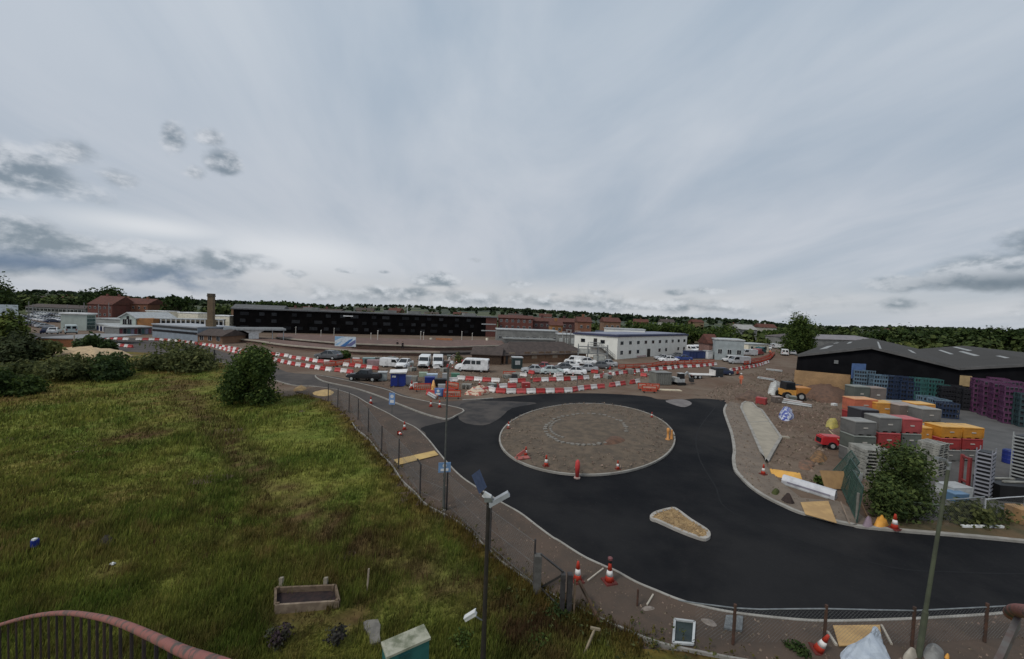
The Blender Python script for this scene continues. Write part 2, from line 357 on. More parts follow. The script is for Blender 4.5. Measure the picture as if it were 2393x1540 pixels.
struct(MB().add([(-2600, -60, 0), (2600, -60, 0), (2600, 2600, 0), (-2600, 2600, 0)], [(0, 1, 2, 3)]).build('ground', EARTH))

ASPH = mat('new asphalt', (.0072, .0076, .0092), (.0195, .0190, .0195), .16, .9, bump=.35, space='World', detail=8, bscale=26, spec=.10)
OLDASPH = mat('dusty old asphalt', (.050, .043, .039), (.085, .070, .060), .35, .9, bump=.25, space='World', detail=8, bscale=18)
GRAVEL = mat('gravel', (.165, .125, .085), (.085, .068, .050), 1.1, .95, bump=.6, space='World', detail=10, bscale=10)
PAVE = mat('unsurfaced footway', (.098, .068, .050), (.070, .053, .041), .7, .95, bump=.5, space='World', detail=10, bscale=12)
SANDY = mat('sandy fill', (.34, .23, .11), (.20, .13, .065), 1.6, .95, bump=.6, space='World', bscale=9)

# kerb lines of the road
near_kerb = [g('N', *p) for p in [(200, 130), (470, 160), (690, 192), (860, 250), (980, 320), (1160, 410), (1300, 490), (1430, 552), (1540, 655), (1640, 780), (1740, 900), (1850, 1010), (1960, 1090)]]
near_kerb += [g('K', *p) for p in [(430, 240), (560, 320), (700, 400), (830, 500), (950, 590)]]
near_kerb += [g('L', *p) for p in [(0, 185), (250, 345), (480, 455), (620, 515), (830, 632), (1060, 730), (1260, 812), (1500, 887), (1890, 967)]]
near_kerb += [g('M', *p) for p in [(280, 872), (600, 888), (1000, 882), (1500, 862), (2060, 828), (2393, 795), (2900, 750)]]
near_kerb = [g('Q', -300, 620), g('Q', 700, 740), g('Q', 1500, 790), g('B', 640, 1130), g('B', 900, 1190)] + near_kerb
far_kerb = [g('M', *p) for p in [(2900, 200), (2393, 150), (2000, 112), (1600, 78), (1250, 50), (900, 15)]]
far_kerb += [g('G', *p) for p in [(1450, 1310), (1300, 1280), (1100, 1232), (940, 1190), (800, 1130), (620, 1040), (490, 950), (400, 860), (345, 790), (328, 690), (335, 600), (310, 450), (270, 335), (240, 235), (262, 175)]]
site_edge = [g('E', 850, 1300), g('E', 520, 1282), g('E', 300, 1295), g('E', 0, 1290), g('D', 1900, 1252), g('D', 1300, 1218), g('D', 700, 1222), g('D', 400, 1242), g('D', 0, 1282), g('C', 1850, 1400)]
site_edge += [g('N', *p) for p in [(1870, 285), (1560, 300), (1300, 225), (1130, 165), (750, 78), (500, 45), (220, 20)]] + [g('B', 1300, 1150), g('B', 900, 1060), g('B', 560, 960), g('Q', 1500, 665), g('Q', 800, 605), g('Q', -300, 560)]
nk = smooth(near_kerb, 6); fk = smooth(far_kerb, 6); se = smooth(site_edge, 3)
split = next(i for i, p in enumerate(nk) if p.y < g('N', 1480, 540).y)
_t = NT(ASPH.node_tree); _b = ASPH.node_tree.nodes['Principled BSDF']; _c = _b.inputs['Base Color'].links[0].from_socket; _p0 = _t.node('ShaderNodeMapping'); _p0.inputs['Rotation'].default_value = (.61, .43, .37); ASPH.node_tree.links.new(_t.node('ShaderNodeNewGeometry').outputs['Position'], _p0.inputs[0]); _p = _p0.outputs[0]
_c = _t.mix(_t.m('MULTIPLY', _t.step(_t.noise(_p, .11, 7, .6, .6), .50, .74), .55), _c, (.034, .031, .029)); _c = _t.mix(_t.m('MULTIPLY', _t.step(_t.noise(_p, 9.0, 3, .6), .60, .78), .35), _c, (.045, .042, .040))
ASPH.node_tree.links.new(_c, _b.inputs['Base Color'])
struct(MB().prism(nk + fk + se, -.05, .008).build('road', ASPH))
# the older dusty carriageway on the left lies over the same bed
old_edge = [g('N', *p) for p in [(1520, 590), (1480, 545), (1640, 500), (1740, 475), (1880, 385), (1960, 330), (2079, 290)]]
oldp = [p for p in nk if p.y > g('N', 1540, 660).y] + smooth(old_edge, 3) + [p for p in se if p.x < g('C', 1850, 1400).x]
struct(MB().prism(oldp, .0, .013).build('old_road', OLDASPH))
# dusty strip dragged over the fresh surface at the far exit
DUST = mat('dust film', (.075, .064, .056), (.03, .028, .028), .5, .95, space='World', detail=9)
def sheet(name, pts, z, m, k=3, th=.05): return struct(MB().prism(smooth(pts, k, True), z - th, z).build(name, m))
sheet('dusty_patch', [g('E', *p) for p in [(100, 1310), (300, 1290), (430, 1340), (340, 1390), (200, 1360)]], .020, mat('pale concrete patch', (.19, .17, .16), (.14, .125, .118), 1, .9, space='World'))
sheet('dusty_patch', [g('O', *p) for p in [(-150, 90), (60, 60), (420, 70), (560, 85), (330, 130), (220, 220), (60, 290), (-160, 240)]], .016, DUST)
struct(MB().ribbon(smooth([g('O', *p) for p in [(2260, 90), (2080, 330), (2075, 560), (2230, 850), (2420, 1120)]] + [g('M', 1000, 330), g('M', 1800, 420), g('M', 2800, 440)], 6), .09, -.02, .0115).build('paving_seam', mat('paving seam', (.0050, .0052, .006), (.008, .008, .009), 2, .9, space='World')))
struct(MB().ribbon(nk, .10, -.02, .125).build('kerb', KERB)); struct(MB().ribbon(fk, .22, -.02, .125).build('kerb', KERB))
struct(MB().ribbon(smooth([g('D', 0, 1282), g('C', 1850, 1400)] + [g('N', 1870, 285)], 4), .2, 0, .10).build('kerb', KERB))

# footway between the kerb and the field fence
inner = [g('N', *p) for p in [(300, 210), (600, 300), (700, 375), (790, 435), (870, 560), (985, 655), (1090, 790), (1200, 900), (1300, 1050), (1420, 1165), (1540, 1290)]]
inner += [g('K', *p) for p in [(170, 450), (300, 545), (400, 645), (560, 795), (780, 950), (1010, 1085), (1130, 1145)]]
inner += [g('L', *p) for p in [(480, 1050), (750, 1170), (1050, 1290), (1480, 1392)]] + [g('M', *p) for p in [(100, 1290), (1200, 1420), (2900, 1350)]]
ink = smooth(inner, 5)
k0 = min(range(len(nk)), key=lambda i: (nk[i] - Vector((inner[0].x, inner[0].y, 0))).length + (0 if nk[i].y < 90 else 99))
struct(MB().prism([p for p in nk[k0:]] + ink[::-1], -.05, .10).build('footway', PAVE))
struct(MB().ribbon(ink[18:], .07, .0, .15).build('edging', CONC))
# triangular footway nosing between the two carriageways
nose = [g('N', *p) for p in [(500, 55), (750, 100), (1130, 185), (1290, 250), (1560, 310), (1870, 378), (1800, 440), (1735, 468), (1640, 455), (1480, 408), (1240, 315), (1080, 250), (850, 175), (560, 110)]]
nosep = smooth(nose, 4, True)
struct(MB().prism(nosep, 0, .11).build('pavement_nosing', PAVE)); struct(MB().ribbon(nosep, .14, 0, .135, True).build('kerb', KERB))

# roundabout
def ell(cx, cy, rx, ry, n=72, k='O', a0=0): return [g(k, cx + rx * math.cos(2 * math.pi * i / n + a0), cy + ry * math.sin(2 * math.pi * i / n + a0)) for i in range(n)]
ring = ell(1035, 428, 820, 337); isl = ell(1035, 428, 811, 331)
struct(MB().ribbon(ring, .12, -.02, .135, True).build('kerb', KERB))
cx_ = sum(p.x for p in ring) / 72; cy_ = sum(p.y for p in ring) / 72
mb = MB(); rr = [ring]
for s_, z_ in ((1, .09), (.85, .17), (.6, .27), (.3, .32)):
    mb.v += [(cx_ + (p.x - cx_) * s_ * .995, cy_ + (p.y - cy_) * s_ * .995, z_) for p in ring]
for j in range(3):
    for i in range(72): a, b = j * 72 + i, j * 72 + (i + 1) % 72; mb.f.append((a, b, b + 72, a + 72))
mb.v.append((cx_, cy_, .33)); mb.f += [(216 + i, 216 + (i + 1) % 72, 288) for i in range(72)]
struct(mb.build('roundabout_island', mat('island gravel', (.140, .104, .072), (.090, .070, .051), 1.4, .95, bump=.6, space='World', detail=10, bscale=9), smooth=True))
def isl_z(p):
    q = Vector(((p.x - cx_), (p.y - cy_), 0)); rad = max(.001, max(abs(q.x) / (max(r.x for r in ring) - cx_), q.length / (max((Vector((r.x - cx_, r.y - cy_, 0)).length) for r in ring))))
    rad = min(rad, 1); return .33 - .26 * rad ** 1.4
SOIL = mat('turned red soil', (.155, .085, .055), (.10, .06, .042), 2.5, .95, bump=.8, space='World')
def heap(name, pts, h, m, label, cat, k=3, rough=.25, seed=0, group=None):
    pl = smooth(pts, k, True); n = len(pl); cx = sum(p.x for p in pl) / n; cy = sum(p.y for p in pl) / n; z0 = pts[0].z if len(pts[0]) > 2 else 0
    o = MB(); fr = [(1, -.05), (.86, .32), (.66, .62), (.42, .86), (.18, .99)]
    for s_, z_ in fr:
        for i, p in enumerate(pl):
            e = noise.noise(Vector((p.x * .9 * s_, p.y * .9 * s_, seed + s_))) * rough
            o.v.append((cx + (p.x - cx) * s_ * (1 + e * .4), cy + (p.y - cy) * s_ * (1 + e * .4), z0 + h * z_ * (1 + e)))
    for j in range(len(fr) - 1):
        for i in range(n): a, b = j * n + i, j * n + (i + 1) % n; o.f.append((a, b, b + n, a + n))
    o.v.append((cx, cy, z0 + h)); t0 = (len(fr) - 1) * n; o.f += [(t0 + i, t0 + (i + 1) % n, len(o.v) - 1) for i in range(n)]
    return tag(o.build(name, m, smooth=True), label, cat, group)
heap('soil_heap', [g('O', *p, .25) for p in [(1180, 470), (1240, 400), (1330, 395), (1400, 430), (1330, 465), (1230, 480)]], .28, SOIL, 'low heap of reddish soil inside the stone ring on the roundabout', 'soil heap')
# ring of pale setts
def make_sett():
    return tag(MB().box(-.17, .17, -.14, .14, -.08, .10, taper=.88).build('paving_sett', mat('pale sett', (.215, .195, .168), (.15, .135, .115), 3, .9)), 'x', 'sett')
for i, a in enumerate(np.linspace(0, 2 * math.pi, 47)[:-1]):
    if .25 < a < .62: continue
    p = g('O', 1025 + 378 * math.cos(a) + random.uniform(-7, 7), 337 + 150 * math.sin(a) + random.uniform(-4, 4), .22)
    place('sett', make_sett, 'pale stone sett laid in the broken circle on the roundabout', (p.x, p.y, isl_z(p)), random.uniform(0, 3), 'stone setts in a circle on the roundabout', random.uniform(.8, 1.25))
for i in range(13):
    a = 2.3 + i * .13; p = g('O', 1025 + 335 * math.cos(a), 325 + 118 * math.sin(a), .22)
    place('sett', make_sett, 'pale stone sett in the short inner arc on the roundabout', (p.x, p.y, isl_z(p)), random.uniform(0, 3), 'stone setts in the short inner arc', .85)

# splitter island in the near carriageway
spl = smooth([g('O', *p) for p in [(1640, 1160), (1690, 1122), (1828, 1086), (1876, 1098), (2000, 1190), (2140, 1280), (2172, 1330), (2150, 1360), (2095, 1362), (1900, 1290), (1700, 1200), (1650, 1185)]], 4, True)
struct(MB().prism(spl, 0, .10).build('traffic_island', SANDY)); struct(MB().ribbon(spl, .17, 0, .14, True).build('kerb', mat('pale new kerb', (.40, .37, .33), (.31, .285, .25), 2, .9, space='World')))
# kerbed footway and concrete slab on the right
bo = [p for p in fk if p.y > g('M', 900, 15).y]
foot_r = bo + [g('G', 300, 150), g('G', 400, 175), g('G', 395, 230), g('G', 480, 390), g('G', 590, 640), g('G', 640, 760), g('G', 760, 900), g('G', 960, 1060), g('G', 1300, 1090), g('G', 1500, 1200), g('G', 1620, 1300)]
struct(MB().prism(foot_r, 0, .10).build('footway', mat('compacted footway', (.19, .15, .115), (.145, .115, .09), 1.0, .95, bump=.5, space='World', bscale=12)))
slabp = [g('G', *p) for p in [(398, 212), (412, 170), (445, 152), (500, 162), (540, 208), (590, 232), (680, 362), (770, 492), (700, 612), (640, 722), (590, 640), (480, 385)]]
SLABM = mat('fresh concrete slab', (.36, .315, .245), (.29, .255, .20), 1.2, .9, bump=.3, space='World')
struct(MB().prism(slabp, 0, .15).build('concrete_slab', SLABM)); struct(MB().ribbon(slabp, .22, 0, .19, True).build('kerb', KERB))
struct(MB().ribbon([g('G', 465, 350), g('G', 650, 345)], .12, .13, .165).build('slab_joint', KERB))
struct(MB().ribbon([g('G', 765, 480), g('G', 850, 490)], .45, 0, .14).build('concrete_strip', SLABM))
# yard behind the fence on the right
yard = [g('F', 640, 1540), g('F', 640, 840), g('F', 2155, 880)] + [Vector((140, 30, 0)), Vector((60, 16, 0)), g('H', 2300, 1230), g('H', 1000, 1290)]
struct(MB().prism(yard, -.05, .02).build('yard', mat('yard concrete', (.115, .11, .105), (.085, .082, .078), .5, .9, bump=.2, space='World')))
struct(MB().prism([g('M', 2900, 195), g('M', 1250, 45), g('G', 1620, 1300), g('H', 600, 1230), g('H', 1400, 1220), g('H', 2400, 1200)], 0, .09).build('verge', mat('earthy verge', (.13, .085, .045), (.075, .062, .032), .8, .95, bump=.8, space='World')))

# ---------------------------------------------------------------- grass field
field_far = [g('Q', *p) for p in [(2350, 1120), (1960, 880), (1850, 835), (1500, 770), (1120, 745), (600, 715), (100, 640), (-500, 590)]]
field = [Vector((p.x, p.y, 0)) for p in ink[1:]] + [Vector((30, 4, 0)), Vector((30, -8, 0)), Vector((-75, -8, 0))] + field_far[::-1]
trail = [g('Z', *p) for p in [(395, 880), (440, 935), (520, 1020), (600, 1110), (690, 1190), (800, 1265), (950, 1330), (1130, 1400)]]
bare = [(g('Z', 250, 1340), 1.0), (g('Z', 320, 1020), 3.0), (g('Z', 820, 1450), 1.0), (g('Z', 700, 1440), 1.3), (g('Z', 1250, 1480), 2.2), (g('Z', 430, 900), 5), (g('Z', 190, 1230), 1.0)]
verge_line = [Vector((p.x, p.y)) for p in ink]
mown = g('J', 700, 1450)
def fcol(x, y):
    n = nz(x, y, .30); n2 = nz(x, y, .09, 5); n3 = nz(x, y, 1.1, 9)
    c = lerp3((.122, .162, .030), (.235, .235, .052), .5 + .9 * n)
    c = lerp3(c, (.215, .145, .052), (.55 * n2 + .45 * n3 + .02) * 1.7)
    d = dist_line(x, y, trail); c = lerp3(c, (.120, .078, .036), .85 * (1 - (d - .2) / (1.25 + .014 * y)) * (.85 + 1.3 * n3))
    for p, r_ in bare:
        d = math.hypot(x - p.x, y - p.y); c = lerp3(c, (.115, .066, .034), 1.2 * (1 - d / r_) * (.8 + n3))
    d = dist_line(x, y, verge_line)
    if d < 2.2: c = lerp3(c, (.150, .105, .028) if n3 > -.15 else (.10, .06, .03), 1.3 * (1 - d / (1.0 + .02 * y)) + .5 * n3)
    if y > 36: c = lerp3(c, (.185, .125, .042), (y - 36) / 34 * (.55 + n + n3))
    return c
TURF = mat('rough turf', (.1, .1, .1), scale=2.2, rough=.95, kind='attr', bump=.9, space='World', spec=.05, bscale=5)
BLADE = mat('grass blades', (.1, .1, .1), scale=.9, rough=.8, kind='attr', space='World', spec=.1, isl=.35, thin=.4)
xs = np.arange(-75, 31, .8).tolist(); ys = np.concatenate([np.arange(-8, 40, .7), np.arange(40, 135, 1.6)]).tolist()
fz = lambda x, y: .07 + .10 * nz(x, y, .25, 2) + .05 * nz(x, y, 1.0, 3)
struct(grid_mesh('grass_field', xs, ys, fz, TURF, fcol, lambda x, y: inpoly(x, y, field)))
BEDX = [g('J', *q) for q in [(470, 1145), (1105, 1100), (1065, 915), (480, 945)]]; HUTX = [g('J', *q) for q in [(1290, 1200), (1500, 1190), (1480, 1440), (1350, 1440)]]
MOWN = [g('J', *q) for q in [(430, 1130), (1130, 1120), (1300, 1560), (380, 1580)]]
def scatter_grass(n, seed):
    r = np.random.default_rng(seed); pts = []; cols = []
    while len(pts) < n:                        # as dense on the slope of the view as the eye resolves it
        px, py = r.uniform(-60, 1500), 1600 - (1600 - 850) * r.random() ** 1.15
        d = ray(px, py); t = EYE / -d.z; x, y = d.x * t, d.y * t
        if y > 75 or not inpoly(x, y, field): continue
        if dist_line(x, y, trail) < .3 + .4 * r.random() and r.random() < .45: continue
        if inpoly(x, y, BEDX) or inpoly(x, y, HUTX): continue
        if any(math.hypot(x - p.x, y - p.y) < q * .55 for p, q in bare if q < 2) and r.random() < .85: continue
        pts.append((x, y)); cols.append(fcol(x, y))
    return np.array(pts), np.array(cols)
gp, gc = scatter_grass(36000, 3)
def blades(gp, gc, per, seed, hmul=1.0):
    r = np.random.default_rng(seed); P_ = np.repeat(gp, per, 0); C = np.repeat(gc, per, 0); n = len(P_)
    dist = np.hypot(P_[:, 0], P_[:, 1]); sc = np.clip(dist / 22, .75, 2.4)
    x = P_[:, 0] + r.normal(size=n) * .13 * sc; y = P_[:, 1] + r.normal(size=n) * .13 * sc
    lush = np.array([.5 + .8 * nz(a, b, .16, 7) for a, b in gp]).repeat(per)
    h = (.10 + .26 * r.random(n)) * (.55 + .75 * np.clip(lush, 0, 1)) * hmul; a = r.random(n) * 6.28; wd = (.012 + .014 * r.random(n)) * sc
    ln = .55 * h; la = r.normal(size=n) * .9 + .8
    mow = np.array([.35 if inpoly(a, b, MOWN) else 1.0 for a, b in gp]).repeat(per); h = h * mow
    base = np.stack([x, y, np.full(n, .05)], 1); u = np.stack([np.cos(a), np.sin(a), np.zeros(n)], 1) * wd[:, None]
    tip = base + np.stack([np.cos(la) * ln * r.random(n), np.sin(la) * ln * r.random(n), h], 1)
    V = np.stack([base - u, base + u, tip + u * .25, tip - u * .25], 1)
    j = (.72 + .65 * r.random(n))[:, None]; straw = (r.random(n) < .10)[:, None]
    C = np.where(straw, C * .4 + np.array([.14, .12, .05]) * .6, C * j * np.array([1, 1.05, 1]))
    return V, C
V_, C_ = blades(gp, gc, 5, 4)
quads_mesh('meadow_grass', V_, BLADE, tint=C_)['kind'] = 'stuff'

# weedy verge along the fence
def weeds(name, pts, n, spread, size, m, seed, hmax=.5, z=.1):
    r = np.random.default_rng(seed); out = []
    for _ in range(n):
        i = r.integers(len(pts) - 1); a, b = pts[i], pts[i + 1]; t = r.random()
        out.append((a.x + (b.x - a.x) * t + r.normal() * spread, a.y + (b.y - a.y) * t + r.normal() * spread, z + hmax * r.random() ** 2, size, size, size * .8))
    return tag(quads_mesh(name, leaves(out, n * 5, size * .5, seed), m), kind='stuff')
weeds('verge_weeds', [Vector((p.x, p.y, 0)) for p in ink[24:-8]], 260, .22, .10, mat('dry weed leaf', (.11, .085, .022), (.05, .05, .014), 1.2, .85, isl=.45, space='World', spec=.1), 11, .35)
weeds('verge_weeds', [g('K', 450, 1050), g('K', 800, 1120), g('K', 1100, 1300), g('L', 400, 1250), g('L', 900, 1330), g('L', 1400, 1430)], 150, .45, .09, LEAFO, 12, .35)
weeds('verge_weeds', [g('H', 1200, 1240), g('H', 1600, 1190), g('H', 1900, 1180)], 200, .5, .2, LEAFO, 13, .7)

# ---------------------------------------------------------------- hills and far ground
HM = bpy.data.materials.new('farmland'); HM.use_nodes = True; t_ = NT(HM.node_tree); b_ = HM.node_tree.nodes['Principled BSDF']
pos = t_.node('ShaderNodeNewGeometry').outputs['Position']
vo = t_.node('ShaderNodeTexVoronoi', feature='F1'); vo.inputs['Scale'].default_value = .007; HM.node_tree.links.new(pos, vo.inputs['Vector'])
ve = t_.node('ShaderNodeTexVoronoi', feature='DISTANCE_TO_EDGE'); ve.inputs['Scale'].default_value = .007; HM.node_tree.links.new(pos, ve.inputs['Vector'])
sc_ = t_.node('ShaderNodeSeparateColor'); HM.node_tree.links.new(vo.outputs['Color'], sc_.inputs[0])
c = t_.mix(sc_.outputs[0], (.032, .048, .017), (.080, .086, .034)); c = t_.mix(t_.step(sc_.outputs[1], .62, .8), c, (.028, .042, .018))
c = t_.mix(t_.step(ve.outputs['Distance'], .09, .03), c, (.018, .027, .014)); HM.node_tree.links.new(c, b_.inputs['Base Color']); b_.inputs['Roughness'].default_value = .95
ridge = [(-400, 676), (0, 681), (60, 681), (200, 686), (300, 697), (420, 702), (540, 706), (640, 709), (760, 716), (850, 714), (950, 717), (1080, 723), (1160, 722), (1250, 727), (1400, 735), (1500, 741), (1640, 746), (1760, 752), (1850, 763), (1950, 766), (2100, 768), (2393, 775), (2800, 790)]
def ridge_z(x):
    pxs = [p[0] for p in ridge]; zs = [at('Z', p[0], p[1], 1500).z for p in ridge]; X = [at('Z', p[0], p[1], 1500).x for p in ridge]
    return float(np.interp(x, X, zs))
RZ = {}
def hill_z(x, y):
    xr = x * 1500 / max(y, 1); key = round(xr, 1)
    if key not in RZ: RZ[key] = ridge_z(xr)
    t = (y - 420) / 1080; t = max(0, min(1.25, t)); s = t * t * (3 - 2 * t) if t < 1 else 1 - (t - 1) * .6
    return -.5 + RZ[key] * s * .94 + 1.2 * nz(x, y, .004, 3) * min(1, t * 2)
struct(grid_mesh('hills', np.linspace(-2600, 2600, 150).tolist(), np.linspace(420, 1900, 34).tolist(), hill_z, HM))
def wood(name, bands, n, size, m, seed):     # bands: (x0,y0,x1,y1,half depth,height)
    r = np.random.default_rng(seed); bl = []
    for (x0, y0, x1, y1, hd, h, cnt) in bands:
        for _ in range(cnt):
            t = r.random(); hh = h * r.uniform(.55, 1.15); x = x0 + (x1 - x0) * t; y = y0 + (y1 - y0) * t + r.uniform(-hd, hd); z0 = max(0, hill_z(x, y)) if y > 420 else 0
            bl.append((x, y, z0 + hh * .5, hh * r.uniform(.42, .75), hh * r.uniform(.42, .75), hh * .52))
    return tag(quads_mesh(name, leaves(bl, n, size, seed, .8, .02), m), kind='stuff')
FARLEAF = mat('far leaf', (.042, .060, .028), (.024, .037, .020), .02, .85, isl=.4, spec=.05)
hb = []
for i in range(46):
    x = random.uniform(-1700, 1800); y = random.uniform(700, 1500); a = random.uniform(-.35, .35); L_ = random.uniform(80, 320)
    hb.append((x, y, x + L_ * math.cos(a), y + L_ * math.sin(a), 8, random.uniform(6, 10), int(L_ / 9)))
wood('hill_woodland', hb + [(-1750, 1490, 1900, 1490, 30, 8, 420), (-1700, 1150, 1700, 1150, 90, 7, 200), (-1400, 850, 1500, 850, 90, 7, 170)], 36000, 4.0, FARLEAF, 21)
def bx(px, Y): return at('Z', px, 760, Y).x
LEAFB = mat('belt leaf light', (.095, .112, .034), (.048, .063, .020), .06, .85, isl=.5, spec=.08)
def band(p0, Y0, p1, Y1, hd, h, cnt): return (bx(p0, Y0), Y0, bx(p1, Y1), Y1, hd, h, cnt)
wood('belt_woodland', [band(-60, 300, 260, 300, 20, 11, 40), band(150, 330, 700, 330, 25, 9, 44), band(560, 290, 1160, 300, 25, 7.5, 60), band(1180, 300, 1560, 250, 30, 6.0, 52), band(1550, 215, 1760, 200, 18, 6.5, 40), band(1560, 330, 1860, 330, 25, 7, 30)], 26000, 1.15, mat('belt leaf', (.062, .082, .026), (.030, .045, .015), .06, .85, isl=.45, spec=.08), 22)
wood('belt_woodland', [band(1880, 300, 2480, 190, 30, 8.5, 70), band(1900, 230, 2480, 150, 25, 7.0, 40), band(2040, 300, 2480, 200, 20, 10.5, 22)], 24000, .95, mat('belt leaf dark', (.066, .088, .026), (.032, .048, .016), .06, .85, isl=.45, spec=.08), 23)
wood('belt_scrub', [band(1890, 190, 2480, 118, 22, 4.2, 85), band(1560, 180, 1800, 175, 14, 3.6, 26), band(1180, 235, 1560, 215, 15, 4.0, 24)], 14000, .8, LEAFB, 24)
# ---------------------------------------------------------------- buildings
BLD = {}
def frame(p0, p1):                            # wall line -> origin, turn, length (local x along the wall, y away from the eye)
    d = p1 - p0; return Vector((p0.x, p0.y, 0)), math.atan2(d.y, d.x), Vector((d.x, d.y, 0)).length
def win_panes(parent, xs, z, wd, ht, glass=GLASS, fr=WHITE, y=0.0, name='window', frame_=True):
    for x in xs:
        f = MB().box(x - wd / 2, x + wd / 2, y - .06, y + .05, z, z + ht).build(name, fr if frame_ else glass, parent)
        if frame_:
            t = .05; MB().box(x - wd / 2 + t, x - .03, y - .075, y - .062, z + t, z + ht - t).box(x + .03, x + wd / 2 - t, y - .075, y - .062, z + t, z + ht - t).build('pane', glass, f)
def gable_roof(mb, L, D, h, rise, over=.3, hip=0.0, th=.15):
    a, b, c, d = (-over, -over, h), (L + over, -over, h), (L + over, D + over, h), (-over, D + over, h); e, f = (hip - (over if not hip else 0), D / 2, h + rise), (L - hip + (over if not hip else 0), D / 2, h + rise)
    lo = [(p[0], p[1], p[2] - th) for p in (a, b, c, d)]
    return mb.add([a, b, c, d, e, f] + lo, [(0, 1, 5, 4), (2, 3, 4, 5), (1, 2, 5), (3, 0, 4), (6, 9, 8, 7), (0, 6, 7, 1), (1, 7, 8, 2), (2, 8, 9, 3), (3, 9, 6, 0)])
def gable_wall(mb, L, D, h, rise):            # body with pointed end walls
    return mb.add([(0, 0, 0), (L, 0, 0), (L, D, 0), (0, D, 0), (0, 0, h), (L, 0, h), (L, D, h), (0, D, h), (0, D / 2, h + rise), (L, D / 2, h + rise)],
                  [(0, 1, 5, 4), (2, 3, 7, 6), (1, 2, 6, 9, 5), (3, 0, 4, 8, 7), (4, 5, 9, 8), (6, 7, 8, 9), (0, 3, 2, 1)])

# --- long black-clad building behind the station
p0, p1 = g('Z', 545, 776), g('Z', 1160, 787); loc, rz, L = frame(p0, p1)
t = thing('office_building', 'long black-clad flat-roofed building behind the station platforms', 'building', loc, rz)
BLACKC = mat('black cladding', (.0035, .003, .0033), (.0065, .0055, .0055), .4, .8, spec=.05); h0 = 8.0
MB().box(0, L * .95, 0, 15, 0, h0).build('wall', BLACKC, t)
MB().box(-.4, L + .3, -.4, 15.4, h0, h0 + .45).build('roof', mat('pale roof edge', (.16, .16, .165), (.11, .11, .11), .5, .8), t)
MB().box(L * .95, L, -.05, 15, 0, h0).build('brick_wall', BRICKR, t, ).name = 'brick_end'
for z in (2.3, 5.0): MB().box(L * .93, L - .4, -.14, -.02, z, z + .45).build('band', GREYL, t)
rr_ = random.Random(5); WG = mat('dull window', (.012, .013, .015), (.026, .028, .031), 1.5, .4, spec=.25); WD = mat('deep window', (.006, .0065, .008), (.011, .012, .014), 1.5, .4, spec=.2)
for z in (1.2, 3.6, 6.0):
    x = 2.0
    while x < L * .90:
        wdt = rr_.choice([1.6, 1.6, 2.6]); MB().box(x, x + wdt, -.07, .05, z, z + 1.15).build('window', WG if rr_.random() < .4 else WD, t); x += wdt + rr_.choice([2.2, 3.2, 4.8])
MB().box(L * .37, L * .405, -.12, .05, 6.6, 7.0).build('sign_board', WHITE, t)
for x in (L * .22, L * .52, L * .62, L * .86): MB().box(x, x + 5, 4, 9, h0 + .45, h0 + 1.5).build('roof_plant', GREYB, t)
MB().tube([(L * .615, 3, h0 + .4), (L * .615, 3, h0 + 4)], .12, 6).build('mast', WHITE, t)

# --- main warehouse on the right: gabled bay, valley, second bay
wl, wr = g('F', 118, 812), g('F', 1700, 985); ev = at('F', 150, 527, wl.y); d_ = (wr - wl).normalized()
def on_wall(k, x, y):                        # meet of the sight line with the gable wall plane
    d = ray(*disp(k, x, y)); nrm = Vector((-d_.y, d_.x, 0)); e = Vector((0, 0, EYE)); t = (wl - e).dot(nrm) / d.dot(nrm); return e + d * t
apex = on_wall('F', 800, 457); val = on_wall('F', 1580, 643); sec = on_wall('F', 2155, 612); eave = on_wall('F', 150, 527)
back = Vector((apex.x, apex.y, 0)).normalized(); bl_ = 62.0
rz = math.atan2(d_.y, d_.x); t = thing('warehouse', 'big warehouse with black gable walls, grey ribbed roofs and tan brick plinth', 'warehouse', (wl.x, wl.y, 0), rz)
Mi = (Matrix.Translation((wl.x, wl.y, 0)) @ Matrix.Rotation(rz, 4, 'Z')).inverted(); lo_ = lambda p: Mi @ Vector(p)
E_, A_, V2, S_ = lo_(eave), lo_(apex), lo_(val), lo_(sec); bk = (Mi.to_3x3() @ back); far_ = lambda p, z=None: Vector((p.x + bk.x * bl_, p.y + bk.y * bl_, p.z if z is None else z))
A2 = S_ + (S_ - V2) * .35; W2 = Vector((A2.x + 14, A2.y, E_.z))
prof = [E_, A_, V2, A2, W2]; n = len(prof)
BLKSHED = mat('black shed cladding', (.0050, .0050, .0062), (.009, .009, .0105), .5, .8, spec=.08); ROOFR = mat('ribbed grey roof', (.066, .060, .053), (.044, .040, .036), 2.6, .8, kind='rib', spec=.15)
front = [(p.x, 0, p.z - .08) for p in prof]; bkp = [(far_(p).x, far_(p).y, p.z - .08) for p in prof]
mb = MB(); mb.add([(0, 0, 0)] + front + [(W2.x, 0, 0)], [tuple(range(n + 2))]); fl = far_(Vector((0, 0, 0))); fr_ = far_(Vector((W2.x, 0, 0)))
mb.add([(fl.x, fl.y, 0)] + bkp + [(fr_.x, fr_.y, 0)], [tuple(range(n + 2))[::-1]])
mb.add([(0, 0, 0), front[0], bkp[0], (fl.x, fl.y, 0)], [(0, 1, 2, 3)]); mb.add([(W2.x, 0, 0), front[-1], bkp[-1], (fr_.x, fr_.y, 0)], [(3, 2, 1, 0)])
mb.build('wall', BLKSHED, t, fix=False)
